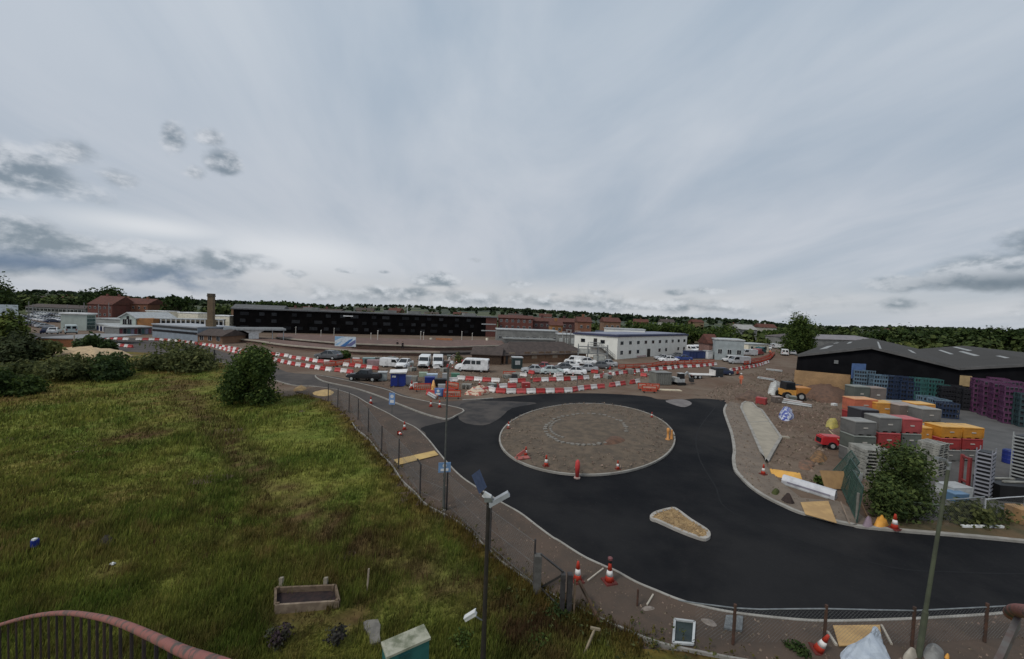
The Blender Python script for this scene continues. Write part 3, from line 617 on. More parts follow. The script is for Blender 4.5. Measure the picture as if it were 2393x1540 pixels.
for i in range(n - 1):
    a, b = prof[i].copy(), prof[i + 1].copy()
    if i == 0: a = a + (a - b).normalized() * .3
    c, d = far_(b), far_(a); o = Vector((-bk.x, -bk.y, 0)) * .35; mb = MB(); vs = [a + o, b + o, c, d]
    mb.add([v + Vector((0, 0, .10)) for v in vs] + [v - Vector((0, 0, .04)) for v in vs], [(0, 1, 2, 3), (7, 6, 5, 4), (0, 4, 5, 1), (1, 5, 6, 2), (2, 6, 7, 3), (3, 7, 4, 0)]); ro = mb.build('roof_slope', ROOFR, t)
    RL = mat('roof light', (.34, .34, .32), (.22, .22, .21), .8, .5)
    for (s0, s1, u0, u1) in [[(.25, .52, .20, .32), (.55, .75, .55, .62), (.80, .9, .2, .3)], [(.02, .62, .10, .13), (.3, .5, .6, .66)], [(.35, .62, .55, .63), (.5, .8, .30, .36), (.62, .95, .72, .80), (.2, .3, .8, .86)], [(.2, .5, .5, .56)]][i]:
        q = lambda s_, u_: a + (b - a) * u_ + (d - a) * s_ + Vector((0, 0, .115)); vv = [q(s0, u0), q(s0, u1), q(s1, u1), q(s1, u0)]
        MB().add(vv + [v - Vector((0, 0, .03)) for v in vv], [(0, 1, 2, 3), (4, 7, 6, 5), (0, 4, 5, 1), (1, 5, 6, 2), (2, 6, 7, 3), (3, 7, 4, 0)]).build('roof_light', RL, ro)
bt = on_wall('F', 118, 655).z; xe = lo_(on_wall('F', 618, 700)).x
MB().box(-.06, xe, -.14, -.01, 0, bt).build('brick_plinth', BRICKT, t)
mb = MB()
for i in range(2):
    a, b = prof[i], prof[i + 1]; mb.bar((a.x, -.4, a.z - .02), (b.x, -.4, b.z - .02), .12, .34)
mb.bar((V2.x, -.4, V2.z), (A2.x, -.4, A2.z), .12, .34); mb.build('verge_trim', mat('grey trim', (.12, .115, .11), (.09, .088, .085), 1, .7), t)
xo = lo_(on_wall('F', 1635, 760)).x; zo = on_wall('F', 1635, 800).z
MB().box(xo - .55, xo + .55, -.12, .02, zo, zo + 1.4).build('door_panel', mat('tan panel', (.42, .30, .15), (.33, .23, .12), 2, .7), t)
xo = lo_(on_wall('F', 490, 585)).x; MB().box(xo - .25, xo + .25, -.16, .0, on_wall('F', 490, 600).z, on_wall('F', 490, 570).z).build('wall_lamp', GREYP, t)
xo = lo_(on_wall('F', 2100, 640)).x
# pale shed far behind the warehouse's left slope
p0, p1 = g('E', 1900, 690), g('F', 560, 480); loc, rz, L = frame(at('Z', 1896, 800, 160), at('Z', 2060, 800, 168)); loc.z = 0
t = thing('storage_shed', 'low shed with pale mauve-grey roof behind the round tree and warehouse', 'shed', loc, rz)
gable_wall(MB(), L, 22, 4.4, 1.5).build('wall', GREYB, t); gable_roof(MB(), L, 22, 4.45, 1.55).build('roof', mat('mauve roof', (.24, .215, .22), (.18, .165, .17), .5, .8), t)

# --- white two-storey block
a, b, c = g('D', 1190, 760), g('D', 1545, 795), g('E', 360, 716)
loc, rz, L = frame(b, c); Mi = (Matrix.Translation(loc) @ Matrix.Rotation(rz, 4, 'Z')).inverted(); A_ = Mi @ a
Hh = 10 - (10 - 0) * 0; Hh = hz(b, 'D', 1545, 512); D_ = 11.0
t = thing('white_block', 'white two-storey modular office with blue roof edge and outside steel stair', 'office block', loc, rz)
sx = A_.x / max(A_.y, .1) * D_ if A_.y > 1 else -6
pl = [(0, 0), (L, 0), (L, D_), (sx, D_)]
MB().prism(pl, 0, Hh).build('wall', RENDERW, t)
MB().prism([(-.25, -.3), (L + .3, -.3), (L + .3, D_ + .3), (sx - .3, D_ + .3)], Hh, Hh + .42).build('roof_edge', mat('slate blue fascia', (.05, .06, .12), (.04, .045, .08), 2, .6), t)
MB().prism([(.2, .4), (L - .3, .4), (L - .3, D_ - .4), (sx + .3, D_ - .4)], Hh + .42, Hh + .58).build('roof', mat('blue grey roof', (.24, .25, .31), (.19, .2, .25), .6, .7), t)
nx = 10; xs_ = [L * (i + .5) / nx for i in range(nx)]
win_panes(t, xs_, Hh * .64, 1.25, .85, fr=GREYL); win_panes(t, [xs_[i] for i in (0, 1, 2, 5, 6, 8, 9)], Hh * .20, 1.15, .95, fr=GREYL)
MB().box(L * .375, L * .415, -.09, .03, 0, 2.1).build('door', DKMETAL, t); MB().box(L * .24, L * .36, -.10, .03, .1, .5).build('skirting_panel', P('pink panel', (.50, .36, .34)), t)
e = (Vector((sx, D_, 0))); d2 = e.normalized(); M2 = Matrix.Rotation(math.atan2(-d2.y, -d2.x), 4, 'Z'); M2.translation = e
for xx in (.16, .62): MB().box(e.length * xx, e.length * xx + 1.1, -.06, .05, Hh * .66, Hh * .66 + .85, M=M2).build('window', GLASS, t)
MB().box(e.length * .46, e.length * .46 + .9, -.07, .05, Hh * .5, Hh * .5 + 2, M=M2).build('door', DKMETAL, t)
mb = MB(); z = Hh * .5; x1 = e.length * .38; x2 = e.length * .64
mb.box(x1, x2, -1.3, -.08, z - .12, z, M=M2)
for k in range(13): mb.box(x2 + k * .27, x2 + k * .27 + .3, -1.2, -.1, z - .12 - (k + 1) * z / 14, z - (k + 1) * z / 14, M=M2)
st = mb.build('outside_stair', DKMETAL, t)
mb = MB(); T = lambda x, y, zz: M2 @ Vector((x, y, zz))
for y in (-1.25, -.15):
    mb.tube([T(x1, y, z + 1), T(x2, y, z + 1), T(x2 + 3.6, y, 1.0)], .035, 5); mb.tube([T(x1, y, z + .5), T(x2, y, z + .5), T(x2 + 3.6, y, .5)], .025, 5)
    for k in range(7): xx = x2 + k * .6; mb.tube([T(xx, y, max(0, z - k * z / 6.2)), T(xx, y, max(.9, z - k * z / 6.2 + 1))], .025, 5)
for xx in (x1 + .05, x2 - .05): mb.tube([T(xx, -1.25, 0), T(xx, -1.25, z + 1)], .06, 5)
mb.build('handrail', GALV, st)

# --- low brown brick goods building
p0, p1 = g('D', 130, 850), g('D', 1160, 812); loc, rz, L = frame(p0, p1); he = hz(p0, 'D', 100, 738)
t = thing('goods_shed', 'long low brown brick building with hipped slate roof and blocked windows', 'building', loc, rz)
MB().box(0, L, 0, 8, 0, he).build('wall', BRICKB, t); gable_roof(MB(), L, 8, he, 2.3, .45, 3.6).build('roof', SLATE, t)
for i in range(11):
    if i in (1,): continue
    x = L * (.06 + .083 * i); MB().box(x, x + 1.3, -.07, .04, .9, 2.3).build('window', mat('boarded window', (.20, .125, .075), (.14, .09, .058), 2, .8) if i % 3 else P('pale board', (.30, .23, .16)), t)
MB().box(L * .02, L * .045, -.06, .03, 0, 2.1).build('door', DKMETAL, t)
# lean-to against its left end
p0, p1 = g('D', -270, 845), g('D', 95, 862); loc, rz, L = frame(p0, p1)
t = thing('timber_shed', 'low weathered shed with sagging slate roof at the brown building\'s left end', 'shed', loc, rz)
MB().box(0, L, 0, 5, 0, 1.9).build('wall', mat('rotten boards', (.09, .055, .035), (.045, .03, .022), 4, .9), t); gable_roof(MB(), L, 5, 1.9, 1.3, .25).build('roof', SLATE, t)

def house(name, label, cat, p0, p1, D, h, rise, wm, rm, rows, cols, wz=None, hip=0, chim=0, flat=False, wsz=(1.0, 1.2), glass=GLASS, wfr=WHITE, group=None):
    loc, rz, L = frame(p0, p1); t = thing(name, label, cat, loc, rz, group)
    if flat:
        MB().box(0, L, 0, D, 0, h).build('wall', wm, t); MB().box(-.15, L + .15, -.15, D + .15, h, h + .3).build('roof', rm, t)
    else:
        (gable_wall(MB(), L, D, h, rise) if not hip else MB().box(0, L, 0, D, 0, h)).build('wall', wm, t); ro = gable_roof(MB(), L, D, h + .03, rise + .03, .3, hip).build('roof', rm, t)
        for k in range(chim):
            x = L * (k + .5) / chim; MB().box(x - .5, x + .5, D / 2 - .35, D / 2 + .35, h + rise * .5, h + rise + 1.1).build('chimney', wm, ro)
    for r_ in range(rows): win_panes(t, [L * (i + .5) / cols for i in range(cols)], (h * (r_ + .32) / rows), wsz[0], wsz[1], glass, wfr, frame_=wsz[0] > .9)
    return t, L
def hs(k, x0, y0, x1, y1, ytop):              # ground line and height from the survey
    a, b = g(k, x0, y0), g(k, x1, y1); return a, b, hz(a, k, x0, ytop)
def far_pair(px0, px1, Y0, Y1): a, b = at('Z', px0, 760, Y0), at('Z', px1, 760, Y1); a.z = b.z = 0; return a, b
def top(px, py, Y): return at('Z', px, py, Y).z
# brick terrace and houses beyond the yard
a, b = far_pair(1164, 1245, 172, 172); house('brick_block', 'tall red brick flats joined to the black building\'s right end', 'flats', a, b, 12, top(1164, 742, 172), 1.2, BRICKR, TILE, 3, 6)
a, b = far_pair(1246, 1352, 178, 182); house('brick_terrace', 'darker red brick terrace with low roof behind the grey workshop', 'terrace', a, b, 10, top(1300, 752, 178) , 1.6, mat('dark red brick', (.12, .05, .045), (.09, .038, .034), 3, .9, kind='brick'), TILE, 2, 8, chim=2)
a, b = far_pair(1287, 1315, 150, 150); house('brick_house', 'narrow orange brick house in front of the dark terrace', 'house', a, b, 8, top(1300, 760, 150), 1.5, BRICKO, TILE, 2, 2, chim=1)
a, b = far_pair(1351, 1382, 165, 165); house('brick_house', 'tall orange-red brick house with pale side left of the white office', 'house', a, b, 9, top(1365, 752, 165), 2.0, mat('warm brick', (.27, .115, .06), (.2, .085, .045), 3, .9, kind='brick'), TILE, 2, 2, chim=1)
a, b = far_pair(1412, 1450, 175, 175); house('brick_house', 'brown brick house with dark roof rising behind the white office', 'house', a, b, 9, top(1430, 752, 175), 1.8, BRICKB, TILE, 2, 3, chim=1)
a, b = far_pair(1395, 1480, 128, 126); house('blue_roof_shed', 'low shed with dark blue-grey roof behind the white office', 'shed', a, b, 9, 4.2, 1.3, GREYB, mat('blue slate', (.05, .06, .08), (.04, .045, .06), 1, .8), 1, 4)
a, b = far_pair(1418, 1508, 117, 116); house('plant_room', 'white flat-roofed plant room showing above the white office roof', 'plant room', a, b, 5, 6.6, 0, RENDERW, GREYL, 0, 1, flat=True)
a, b = far_pair(1162, 1305, 138, 140); house('workshop', 'grey flat-roofed workshop with small dark windows by the platform end', 'workshop', a, b, 10, top(1200, 772, 138), 0, GREYB, GREYL, 1, 9, flat=True, wsz=(1.0, .8))
a, b = far_pair(1180, 1300, 122, 124); house('low_annexe', 'low dull grey annexe in front of the grey workshop', 'annexe', a, b, 6, top(1240, 795, 122), 0, mat('dull render', (.15, .15, .14), (.11, .11, .105), .6, .9), GREYB, 1, 7, flat=True, wsz=(.8, .7))
a, b = far_pair(1306, 1372, 126, 126); house('substation', 'pale grey substation hut with white doors left of the white office', 'substation', a, b, 8, top(1330, 783, 126), 0, GREYB, GREYL, 1, 5, flat=True, wsz=(1.0, 1.6), glass=P('pale door', (.42, .44, .42)))
a, b = far_pair(1675, 1742, 104, 102); house('pale_office', 'pale blue-grey flat-roofed office with buff end right of the white vans', 'office', a, b, 8, top(1700, 795, 104), 0, mat('pale blue grey wall', (.36, .40, .40), (.29, .32, .32), .7, .8), GREYL, 1, 3, flat=True)
a, b = far_pair(1660, 1682, 108, 108); house('brick_tower', 'small pinkish brick block with dark roof beside the pale office', 'brick block', a, b, 6, top(1670, 803, 108), 2.4, mat('pink brick', (.28, .15, .12), (.22, .12, .10), 3, .9, kind='brick'), TILE, 1, 1)
a, b = far_pair(1730, 1770, 190, 190); house('mill_building', 'tall grey stone building with pale gable among the far trees', 'building', a, b, 10, top(1745, 770, 190), 2.2, GREYB, mat('pale roof', (.34, .33, .31), (.28, .27, .25), .5, .8), 2, 3)
a, b = far_pair(1752, 1800, 135, 138); house('roadside_shop', 'low cream shop with flat roof beside the far road', 'shop', a, b, 7, top(1770, 806, 135), 0, CREAM, GREYL, 1, 3, flat=True)
# kiosk by the brown building
p = g('D', 295, 905); t = thing('site_kiosk', 'small dark kiosk with a pale notice panel before the brown building', 'kiosk', p, rz=.15)
hk = hz(p, 'D', 295, 770); MB().box(-.9, .9, -.8, .8, 0, hk).build('cabin', mat('dark teal cabin', (.03, .05, .05), (.022, .035, .035), 2, .7), t); MB().box(-1.0, 1.0, -.9, .9, hk, hk + .15).build('roof', GREYL, t); MB().box(-.45, .45, -.85, -.81, hk * .38, hk * .75).build('notice_panel', GREYL, t)

# --- station group on the left
BUFF = mat('buff render', (.38, .33, .24), (.30, .26, .19), .8, .85); PGREEN = mat('pale green render', (.42, .47, .42), (.36, .40, .36), .7, .8)
a, b = far_pair(202, 224, 121, 125); ht = top(202, 735, 121)
t = thing('glass_tower', 'small glazed stair tower with green panes at the station corner', 'tower', *frame(a, b)[:2]); L = frame(a, b)[2]
MB().box(0, L, 0, 6, 0, ht).build('wall', PGREEN, t); MB().box(-.3, L + .3, -.3, 6.3, ht, ht + .4).build('roof', WHITE, t)
for r_ in range(4):
    for c_ in range(3): MB().box(L * (.08 + .29 * c_), L * (.33 + .29 * c_), -.07, .03, ht * (.1 + .22 * r_), ht * (.28 + .22 * r_)).build('window', mat('green glass', (.03, .085, .075), (.02, .055, .055), 2, .15, spec=.6), t)
a, b = g('Q', 800, 560), g('Q', 985, 596); h2 = hz(a, 'Q', 800, 508); L = frame(a, b)[2]
t = thing('entrance_range', 'low white station range with dark blue arched openings', 'station wing', *frame(a, b)[:2])
MB().box(0, L, 0, 7, 0, h2).build('wall', WHITE, t); MB().box(-.2, L + .2, -.3, 7.2, h2, h2 + .3).build('roof', GREYL, t)
for i in range(6):
    x = L * (.03 + .165 * i); w_ = L * .105; MB().add([(x, -.06, .1), (x + w_, -.06, .1), (x + w_, -.06, h2 * .62), (x + w_ * .8, -.06, h2 * .8), (x + w_ * .2, -.06, h2 * .8), (x, -.06, h2 * .62), (x, .03, .1), (x + w_, .03, .1), (x + w_, .03, h2 * .62), (x + w_ * .8, .03, h2 * .8), (x + w_ * .2, .03, h2 * .8), (x, .03, h2 * .62)], [(0, 1, 2, 3, 4, 5), (11, 10, 9, 8, 7, 6)] + [(i_, i_ + 6, (i_ + 1) % 6 + 6, (i_ + 1) % 6) for i_ in range(6)]).build('arched_opening', mat('dark blue glazing', (.012, .018, .07), (.01, .012, .04), 2, .3), t)
a, b = g('Q', 990, 600), g('Q', 1265, 592); h3 = hz(a, 'Q', 990, 540); L = frame(a, b)[2]
t = thing('entrance_range', 'low glazed station frontage with red and blue panels beside the arched range', 'station wing', *frame(a, b)[:2])
MB().box(0, L, 0, 7, 0, h3).build('wall', GREYP, t); MB().box(-.2, L + .2, -.6, 7.2, h3, h3 + .3).build('roof', GREYL, t)
for i in range(9): MB().box(L * (.02 + .109 * i), L * (.10 + .109 * i), -.07, .03, .2, h3 * .85).build('shop_panel', [P('dull red panel', (.20, .05, .06)), GLASS, P('dull teal panel', (.06, .12, .12)), P('lilac panel', (.22, .22, .30))][i % 4], t)
a, b = g('Q', 800, 540), g('Q', 1010, 560); a, b = far_pair(218, 285, 130, 128); house('grey_hall', 'long pale grey hall with flat roof behind the glass stair tower', 'hall', a, b, 8, top(240, 757, 130) + 1.6, 0, mat('pale grey wall', (.33, .34, .33), (.27, .28, .27), .6, .85), GREYL, 0, 1, flat=True)
Y = 122; x0, x1 = at('Z', 281, 760, Y), at('Z', 317, 760, Y); x0.z = x1.z = 0; loc, rz, L = frame(x0, x1)
hg = top(285, 742, Y); rg = top(303, 732, Y) - hg; D_ = 9
t = thing('station_house', 'station house with pale green gable and orange brick side wall', 'station building', loc, rz)
MB().add([(0, 0, 0), (L, 0, 0), (L, 14, 0), (0, 14, 0), (0, 0, hg), (L, 0, hg), (L, 14, hg), (0, 14, hg), (L / 2, 0, hg + rg), (L / 2, 14, hg + rg)], [(0, 1, 5, 8, 4), (2, 3, 7, 9, 6), (1, 2, 6, 5), (3, 0, 4, 7), (0, 3, 2, 1)]).build('wall', PGREEN, t)
mb = MB(); q = .4
for s_ in (0, 1):
    xa, xb = (-.6, L / 2) if s_ == 0 else (L + .6, L / 2); za = hg - .6 * rg / (L / 2) * 1.0 + .05; zb = hg + rg + .05
    v = [(xa, -q, za), (xb, -q, zb), (xb, 14 + q, zb), (xa, 14 + q, za)]; mb.add(v + [(p[0], p[1], p[2] + .3) for p in v], [(0, 1, 2, 3), (4, 5, 6, 7), (0, 1, 5, 4), (1, 2, 6, 5), (2, 3, 7, 6), (3, 0, 4, 7)])
mb.build('roof', GREYL, t)
for zz in (.18, .52): win_panes(t, [L * .3, L * .62], hg * zz, 1.3, 1.7)
MB().box(L * .42, L * .58, -.07, .03, hg * .9, hg * 1.12).build('window', GLASS, t)
x2 = at('Z', 362, 760, Y + 2); MB().box(L + .02, L + (x2 - x1).length, .3, 12, 0, top(330, 744, Y)).build('brick_wall', BRICKO, t)
a, b = far_pair(362, 520, 124, 132); L = frame(a, b)[2]; h4 = top(400, 747, 124)
t, L = house('station_range', 'two-storey buff station range with tall windows between white piers', 'station building', a, b, 5.5, h4, 0, BUFF, GREYL, 0, 1, flat=True)
for i in range(14): x = L * (i + .5) / 14; MB().box(x - .55, x + .55, -.07, .03, h4 * .52, h4 * .88).build('window', WD, t); MB().box(x + .70, x + 1.0, -.2, .0, h4 * .4, h4).build('pier', WHITE, t)
MB().box(L * .3, L, -.1, -.02, h4 * .1, h4 * .42).build('dark_base', mat('dark brown wall', (.07, .05, .04), (.045, .035, .03), .8, .9), t)  # darker brown panel along the lower part of the wall
for (xa, xb, yt, nm) in ((341, 390, 727, 'left of the three cream rooftop boxes above the station'), (416, 462, 731, 'middle of the three cream rooftop boxes above the station'), (494, 536, 738, 'cream rooftop box partly behind the brick chimney')):
    a, b = far_pair(xa, xb, 139, 139); house('lift_tower', nm, 'lift tower', a, b, 5, top(xa, yt, 139), 0, CREAM, WHITE, 0, 1, flat=True)
Y = 104; c = at('Z', 493, 790, Y); c.z = 0; zt = top(493, 686, Y)
t = thing('brick_chimney', 'tall square tan brick chimney stack rising before the station', 'chimney', c, .2)
MB().box(-.85, .85, -.85, .85, 0, zt * .45).box(-.62, .62, -.62, .62, zt * .45, zt - .8).build('shaft', mat('sooty tan brick', (.20, .14, .075), (.13, .09, .05), 3, .9, kind='brick'), t)
MB().box(-.72, .72, -.72, .72, zt - .8, zt - .5).box(-.66, .66, -.66, .66, zt - .5, zt).build('cap', mat('sooty cap', (.10, .08, .055), (.07, .055, .04), 2, .9), t)
a, b = far_pair(356, 462, 108, 100); h5 = top(400, 762, 104); t, L = house('parcels_office', 'low blue-grey striped building with pale flat roof left of the chimney', 'building', a, b, 9, h5, 0, mat('blue grey panel', (.24, .28, .32), (.2, .23, .26), .8, .7), mat('pale roof felt', (.36, .37, .39), (.3, .31, .32), .4, .7), 0, 1, flat=True)
MB().box(.2, L - .2, -.08, .03, h5 * .5, h5 * .66).build('window_strip', WD, t); MB().box(.2, L - .2, -.08, .03, h5 * .82, h5 * .95).build('fascia', DKMETAL, t)
a, b = far_pair(462, 520, 98, 97); house('pump_house', 'small brown brick building with lean roof at the chimney foot', 'building', a, b, 7, top(480, 783, 98), 1.4, BRICKB, SLATE, 1, 3, chim=0)
# red brick houses behind
a, b = far_pair(205, 262, 205, 205); house('brick_villa', 'large red brick villa with brown roofs among trees behind the station', 'house', a, b, 14, top(230, 702, 205) - 2, 4.5, BRICKR, TILE, 2, 5, chim=2)
a, b = far_pair(252, 345, 215, 215); house('brick_villa', 'long red-roofed brick range right of the villa above the station house', 'house', a, b, 12, top(300, 705, 215) - 1, 3.0, mat('warm red brick', (.24, .10, .05), (.17, .07, .04), 3, .9, kind='brick'), TILE, 2, 7, chim=2)
a, b = far_pair(60, 200, 240, 232); house('depot_range', 'long grey depot with dark openings behind the car park', 'depot', a, b, 12, 3.4, 1.8, GREYB, SLATE, 1, 16, wsz=(2.4, 1.6))
a, b = far_pair(540, 660, 190, 195); house('grey_roof_terrace', 'low terrace with long grey roofs seen over the black building\'s left part', 'terrace', a, b, 10, 7.6, 2.0, BRICKB, mat('grey slate', (.12, .12, .12), (.09, .09, .09), .8, .8), 1, 8)
a, b = far_pair(640, 790, 205, 205); house('grey_roof_terrace', 'second long slate-roofed terrace beyond the black building\'s middle', 'terrace', a, b, 10, 7.0, 1.9, BRICKR, SLATE, 1, 9, chim=2)
# platform canopy on a white pier
a, b = g('B', 720, 835, .9), g('B', 1380, 835, .9); a, b = far_pair(522, 668, 100, 108); L = frame(a, b)[2]; zc = top(600, 771, 104)
t = thing('platform_canopy', 'grey flat platform canopy carried on a wide white forked pier', 'canopy', *frame(a, b)[:2])
MB().box(0, L, 0, 8, zc, zc + .35).build('roof', mat('canopy felt', (.20, .20, .195), (.15, .15, .147), .5, .8), t); MB().box(-.05, L + .05, -.1, -.01, zc - .12, zc + .4).build('fascia', GREYL, t)
xm = (at('Z', 592, 790, 103) - a).length; MB().add([(xm - 1.1, .4, 0), (xm + 1.1, .4, 0), (xm + 1.1, .4, zc * .72), (xm + 2.6, .4, zc - .03), (xm - 2.6, .4, zc - .03), (xm - 1.1, .4, zc * .72)] + [(xm - 1.1, 1.4, 0), (xm + 1.1, 1.4, 0), (xm + 1.1, 1.4, zc * .72), (xm + 2.6, 1.4, zc - .03), (xm - 2.6, 1.4, zc - .03), (xm - 1.1, 1.4, zc * .72)], [(0, 1, 2, 5), (5, 2, 3, 4), (11, 8, 7, 6), (10, 9, 8, 11)] + [(i, i + 6, (i + 1) % 6 + 6, (i + 1) % 6) for i in range(6)]).build('pier', WHITE, t)
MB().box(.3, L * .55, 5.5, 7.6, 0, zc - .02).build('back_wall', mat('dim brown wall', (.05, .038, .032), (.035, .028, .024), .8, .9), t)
for x in (L * .78, L * .97): MB().tube([(x, 1, 0), (x, 1, zc)], .12, 8).build('column', GREYL, t)

# platforms and track bed
PLAT = mat('platform paving', (.165, .098, .077), (.115, .075, .060), .5, .9, space='World'); COPE = mat('platform coping', (.40, .35, .28), (.32, .28, .225), .8, .9, space='World')
def platform(front, rear, z=.9):
    f = [g(*p, z) for p in front]; r = [g(*p, z) for p in rear]; fs, rs = smooth(f, 4), smooth(r, 4)
    struct(MB().prism(fs + rs[::-1], 0, z).build('platform', PLAT)); struct(MB().ribbon([p for p in fs], .55, z - .25, z + .03).build('platform_edge', COPE))
platform([('B', 700, 822), ('B', 1130, 862), ('B', 1500, 915), ('B', 2156, 970), ('C', 380, 788), ('C', 900, 800), ('C', 1390, 803)], [('B', 700, 795), ('B', 1130, 825), ('B', 1500, 862), ('B', 2156, 930), ('C', 380, 768), ('C', 900, 782), ('C', 1390, 788)])
platform([('B', 1400, 826), ('B', 2080, 884), ('C', 380, 698), ('C', 1000, 720), ('C', 1450, 737), ('C', 2000, 722), ('D', 140, 618)], [('B', 1420, 775), ('B', 2080, 800), ('C', 380, 625), ('C', 1000, 640), ('C', 1450, 650), ('C', 2000, 655), ('D', 140, 560)])
BALL = mat('track ballast', (.062, .047, .037), (.040, .031, .026), .9, .95, bump=.5, space='World')
struct(MB().prism(smooth([g(*p) for p in [('B', 560, 850), ('B', 1400, 905), ('B', 2156, 985), ('C', 500, 835), ('C', 1390, 850), ('C', 2156, 830), ('D', 150, 700)]], 3) + smooth([g(*p) for p in [('D', 150, 630), ('C', 2000, 740), ('C', 1000, 735), ('C', 380, 712), ('B', 2080, 895), ('B', 1400, 838), ('B', 560, 800)]], 3), -.05, .02).build('track_bed', BALL))
RAIL = mat('rusty rail', (.12, .065, .04), (.08, .045, .03), 2, .6, .5)
for k, dy in enumerate((0, 9, 20, 27)):
    pts = smooth([g(*p) for p in [('C', -400, 705 + dy), ('C', 380, 742 + dy), ('C', 1000, 752 + dy), ('C', 1450, 760 + dy), ('C', 2100, 750 + dy)]], 4)
    struct(MB().ribbon(pts, .10, .02, .18).build('rail', RAIL))
struct(MB().ribbon(smooth([g(*p) for p in [('B', 1000, 890), ('B', 1500, 935), ('B', 2156, 995), ('C', 500, 836), ('C', 1390, 842), ('C', 2100, 825)]], 4), .3, 0, .55).build('low_wall', mat('dark low wall', (.05, .045, .04), (.035, .03, .03), .6, .9, space='World')))

_hw = [mat('far brick', (.20, .085, .055), (.14, .06, .042), 3, .9), mat('far render', (.42, .40, .35), (.34, .32, .28), 2, .9), mat('far buff', (.28, .19, .11), (.21, .14, .085), 3, .9)]
for i, (px, Y, w_) in enumerate([(575, 330, 13), (700, 345, 12), (830, 360, 15), (905, 340, 11), (990, 370, 13), (1060, 350, 12), (1185, 390, 14), (1260, 360, 11), (1330, 380, 13), (1480, 350, 12), (1545, 380, 13), (1620, 400, 12), (1700, 360, 11), (1775, 300, 13), (60, 330, 14), (130, 345, 13), (1900, 330, 12), (2080, 340, 14)]):
    a = at('Z', px, 760, Y); a.z = 0; b = a + Vector((w_, (i % 3 - 1) * 3, 0)); z_ = 6.0 + (i % 4) * .8; t, L = house('distant_house', 'small %s house among the far trees below the hills' % ('red brick', 'pale rendered', 'buff')[i % 3], 'house', a, b, 8, z_, 2.6, _hw[i % 3], TILE if i % 2 else SLATE, 0, 1, chim=1, group='distant %s houses' % ('red brick', 'pale rendered', 'buff')[i % 3])
# ---------------------------------------------------------------- trees and bushes
def tree_at(name, label, cat, base, blobs, n, size, leaf, seed, trunk=0.0, group=None, stems=5):
    """blobs are relative to the base; limbs run from the foot into the crown"""
    t = thing(name, label, cat, base, 0, group); r = random.Random(seed)
    quads_mesh('crown' if trunk else 'foliage', leaves(blobs, n, size, seed), leaf, t)
    mb = MB(); zc = sum(b[2] for b in blobs) / len(blobs); hgt = max(b[2] + b[5] for b in blobs)
    r0 = max(.05, hgt * (.028 if trunk else .012))
    if trunk: mb.tube([(0, 0, -.1), (.03 * hgt, 0, trunk), (.0, .02 * hgt, zc)], [r0, r0 * .75, r0 * .35], 8)
    for k in range(stems):
        b = blobs[k % len(blobs)]; z0 = trunk * r.uniform(.75, 1.1) if trunk else 0; q = Vector((b[0] + r.uniform(-.4, .4) * b[3], b[1] + r.uniform(-.4, .4) * b[4], b[2] + r.uniform(-.1, .5) * b[5]))
        a = Vector((0, 0, z0)) if trunk else Vector((q.x * .35, q.y * .35, 0)); mid = a.lerp(q, .5) + Vector((r.uniform(-.2, .2), r.uniform(-.2, .2), .12 * hgt * .5)); mb.tube([a, mid, q], [r0 * .55, r0 * .4, r0 * .15], 6)
    mb.build('trunk' if trunk else 'stems', BARK, t); return t
def blobs_box(px0, px1, pyt, pyb, base, dep, n, seed, k='Z', sz=(.22, .38)):
    """n clumps inside the space a plant fills, measured at its base distance"""
    r = random.Random(seed); a = at(k, px0, pyb, base.y); b = at(k, px1, pyt, base.y); W_ = abs(b.x - a.x); H_ = max(.4, b.z); out = []
    cx = (a.x + b.x) / 2 - base.x; rd = Vector((base.x, base.y)).normalized()
    for i in range(n):
        u, v = r.uniform(-1, 1), r.uniform(0, 1); env = math.sqrt(max(.05, 1 - abs(u) ** 2.2))
        rx = W_ * r.uniform(*sz) * .8; rz_ = H_ * r.uniform(*sz); z = max(rz_ * .7, min(H_ * env - rz_ * .8, v * H_ * env))
        q = r.uniform(-.5, .5) * dep; out.append((cx + u * (W_ / 2 - rx * .95) + rd.x * q, rd.y * q, z, rx, min(dep * r.uniform(.3, .5), rx * 1.6), rz_))
    return out
def shrub(name, label, k, x0, x1, yt, yb, xb, dep, nb, n, size, leaf, seed, trunk=0.0, cat='bush', group=None, sz=(.22, .38)):
    b = g(k, xb, yb); bl = blobs_box(x0, x1, yt, yb, b, dep, nb, seed, k, sz); b = b + Vector((b.x, b.y, 0)).normalized() * dep * .42; return tree_at(name, label, cat, b, bl, n, size, leaf, seed, trunk, group)
shrub('round_bush', 'tall dense green bush on the meadow edge left of the fence', 'Q', 1850, 2350, 735, 1185, 2110, 6.5, 26, 15000, .15, LEAF, 41, sz=(.14, .27))
shrub('round_bush', 'wide olive-green bush beside the sand heap and barrier row', 'Q', 1130, 1780, 680, 895, 1450, 9, 24, 9000, .24, LEAFO, 42, sz=(.15, .28))
shrub('low_bush', 'dark green bush in front of the sand heap', 'Q', 740, 1060, 795, 975, 880, 6, 15, 5000, .20, LEAFD, 43)
shrub('low_bush', 'dull green bush left of the sand heap\'s near side', 'Q', 350, 760, 800, 990, 560, 7, 16, 6000, .21, LEAFO, 44)
shrub('low_bush', 'very dark bush lowest at the left edge of the meadow', 'Q', -90, 110, 925, 1115, 10, 4, 12, 4200, .15, LEAFD, 45)
shrub('low_bush', 'green bush just right of the very dark one at the left edge', 'Q', 90, 340, 955, 1100, 210, 4, 12, 4200, .16, LEAF, 46)
shrub('scrub', 'greyish scrub along the foot of the orange retaining wall', 'Q', 240, 480, 680, 800, 360, 6, 12, 2000, .34, LEAFO, 47)
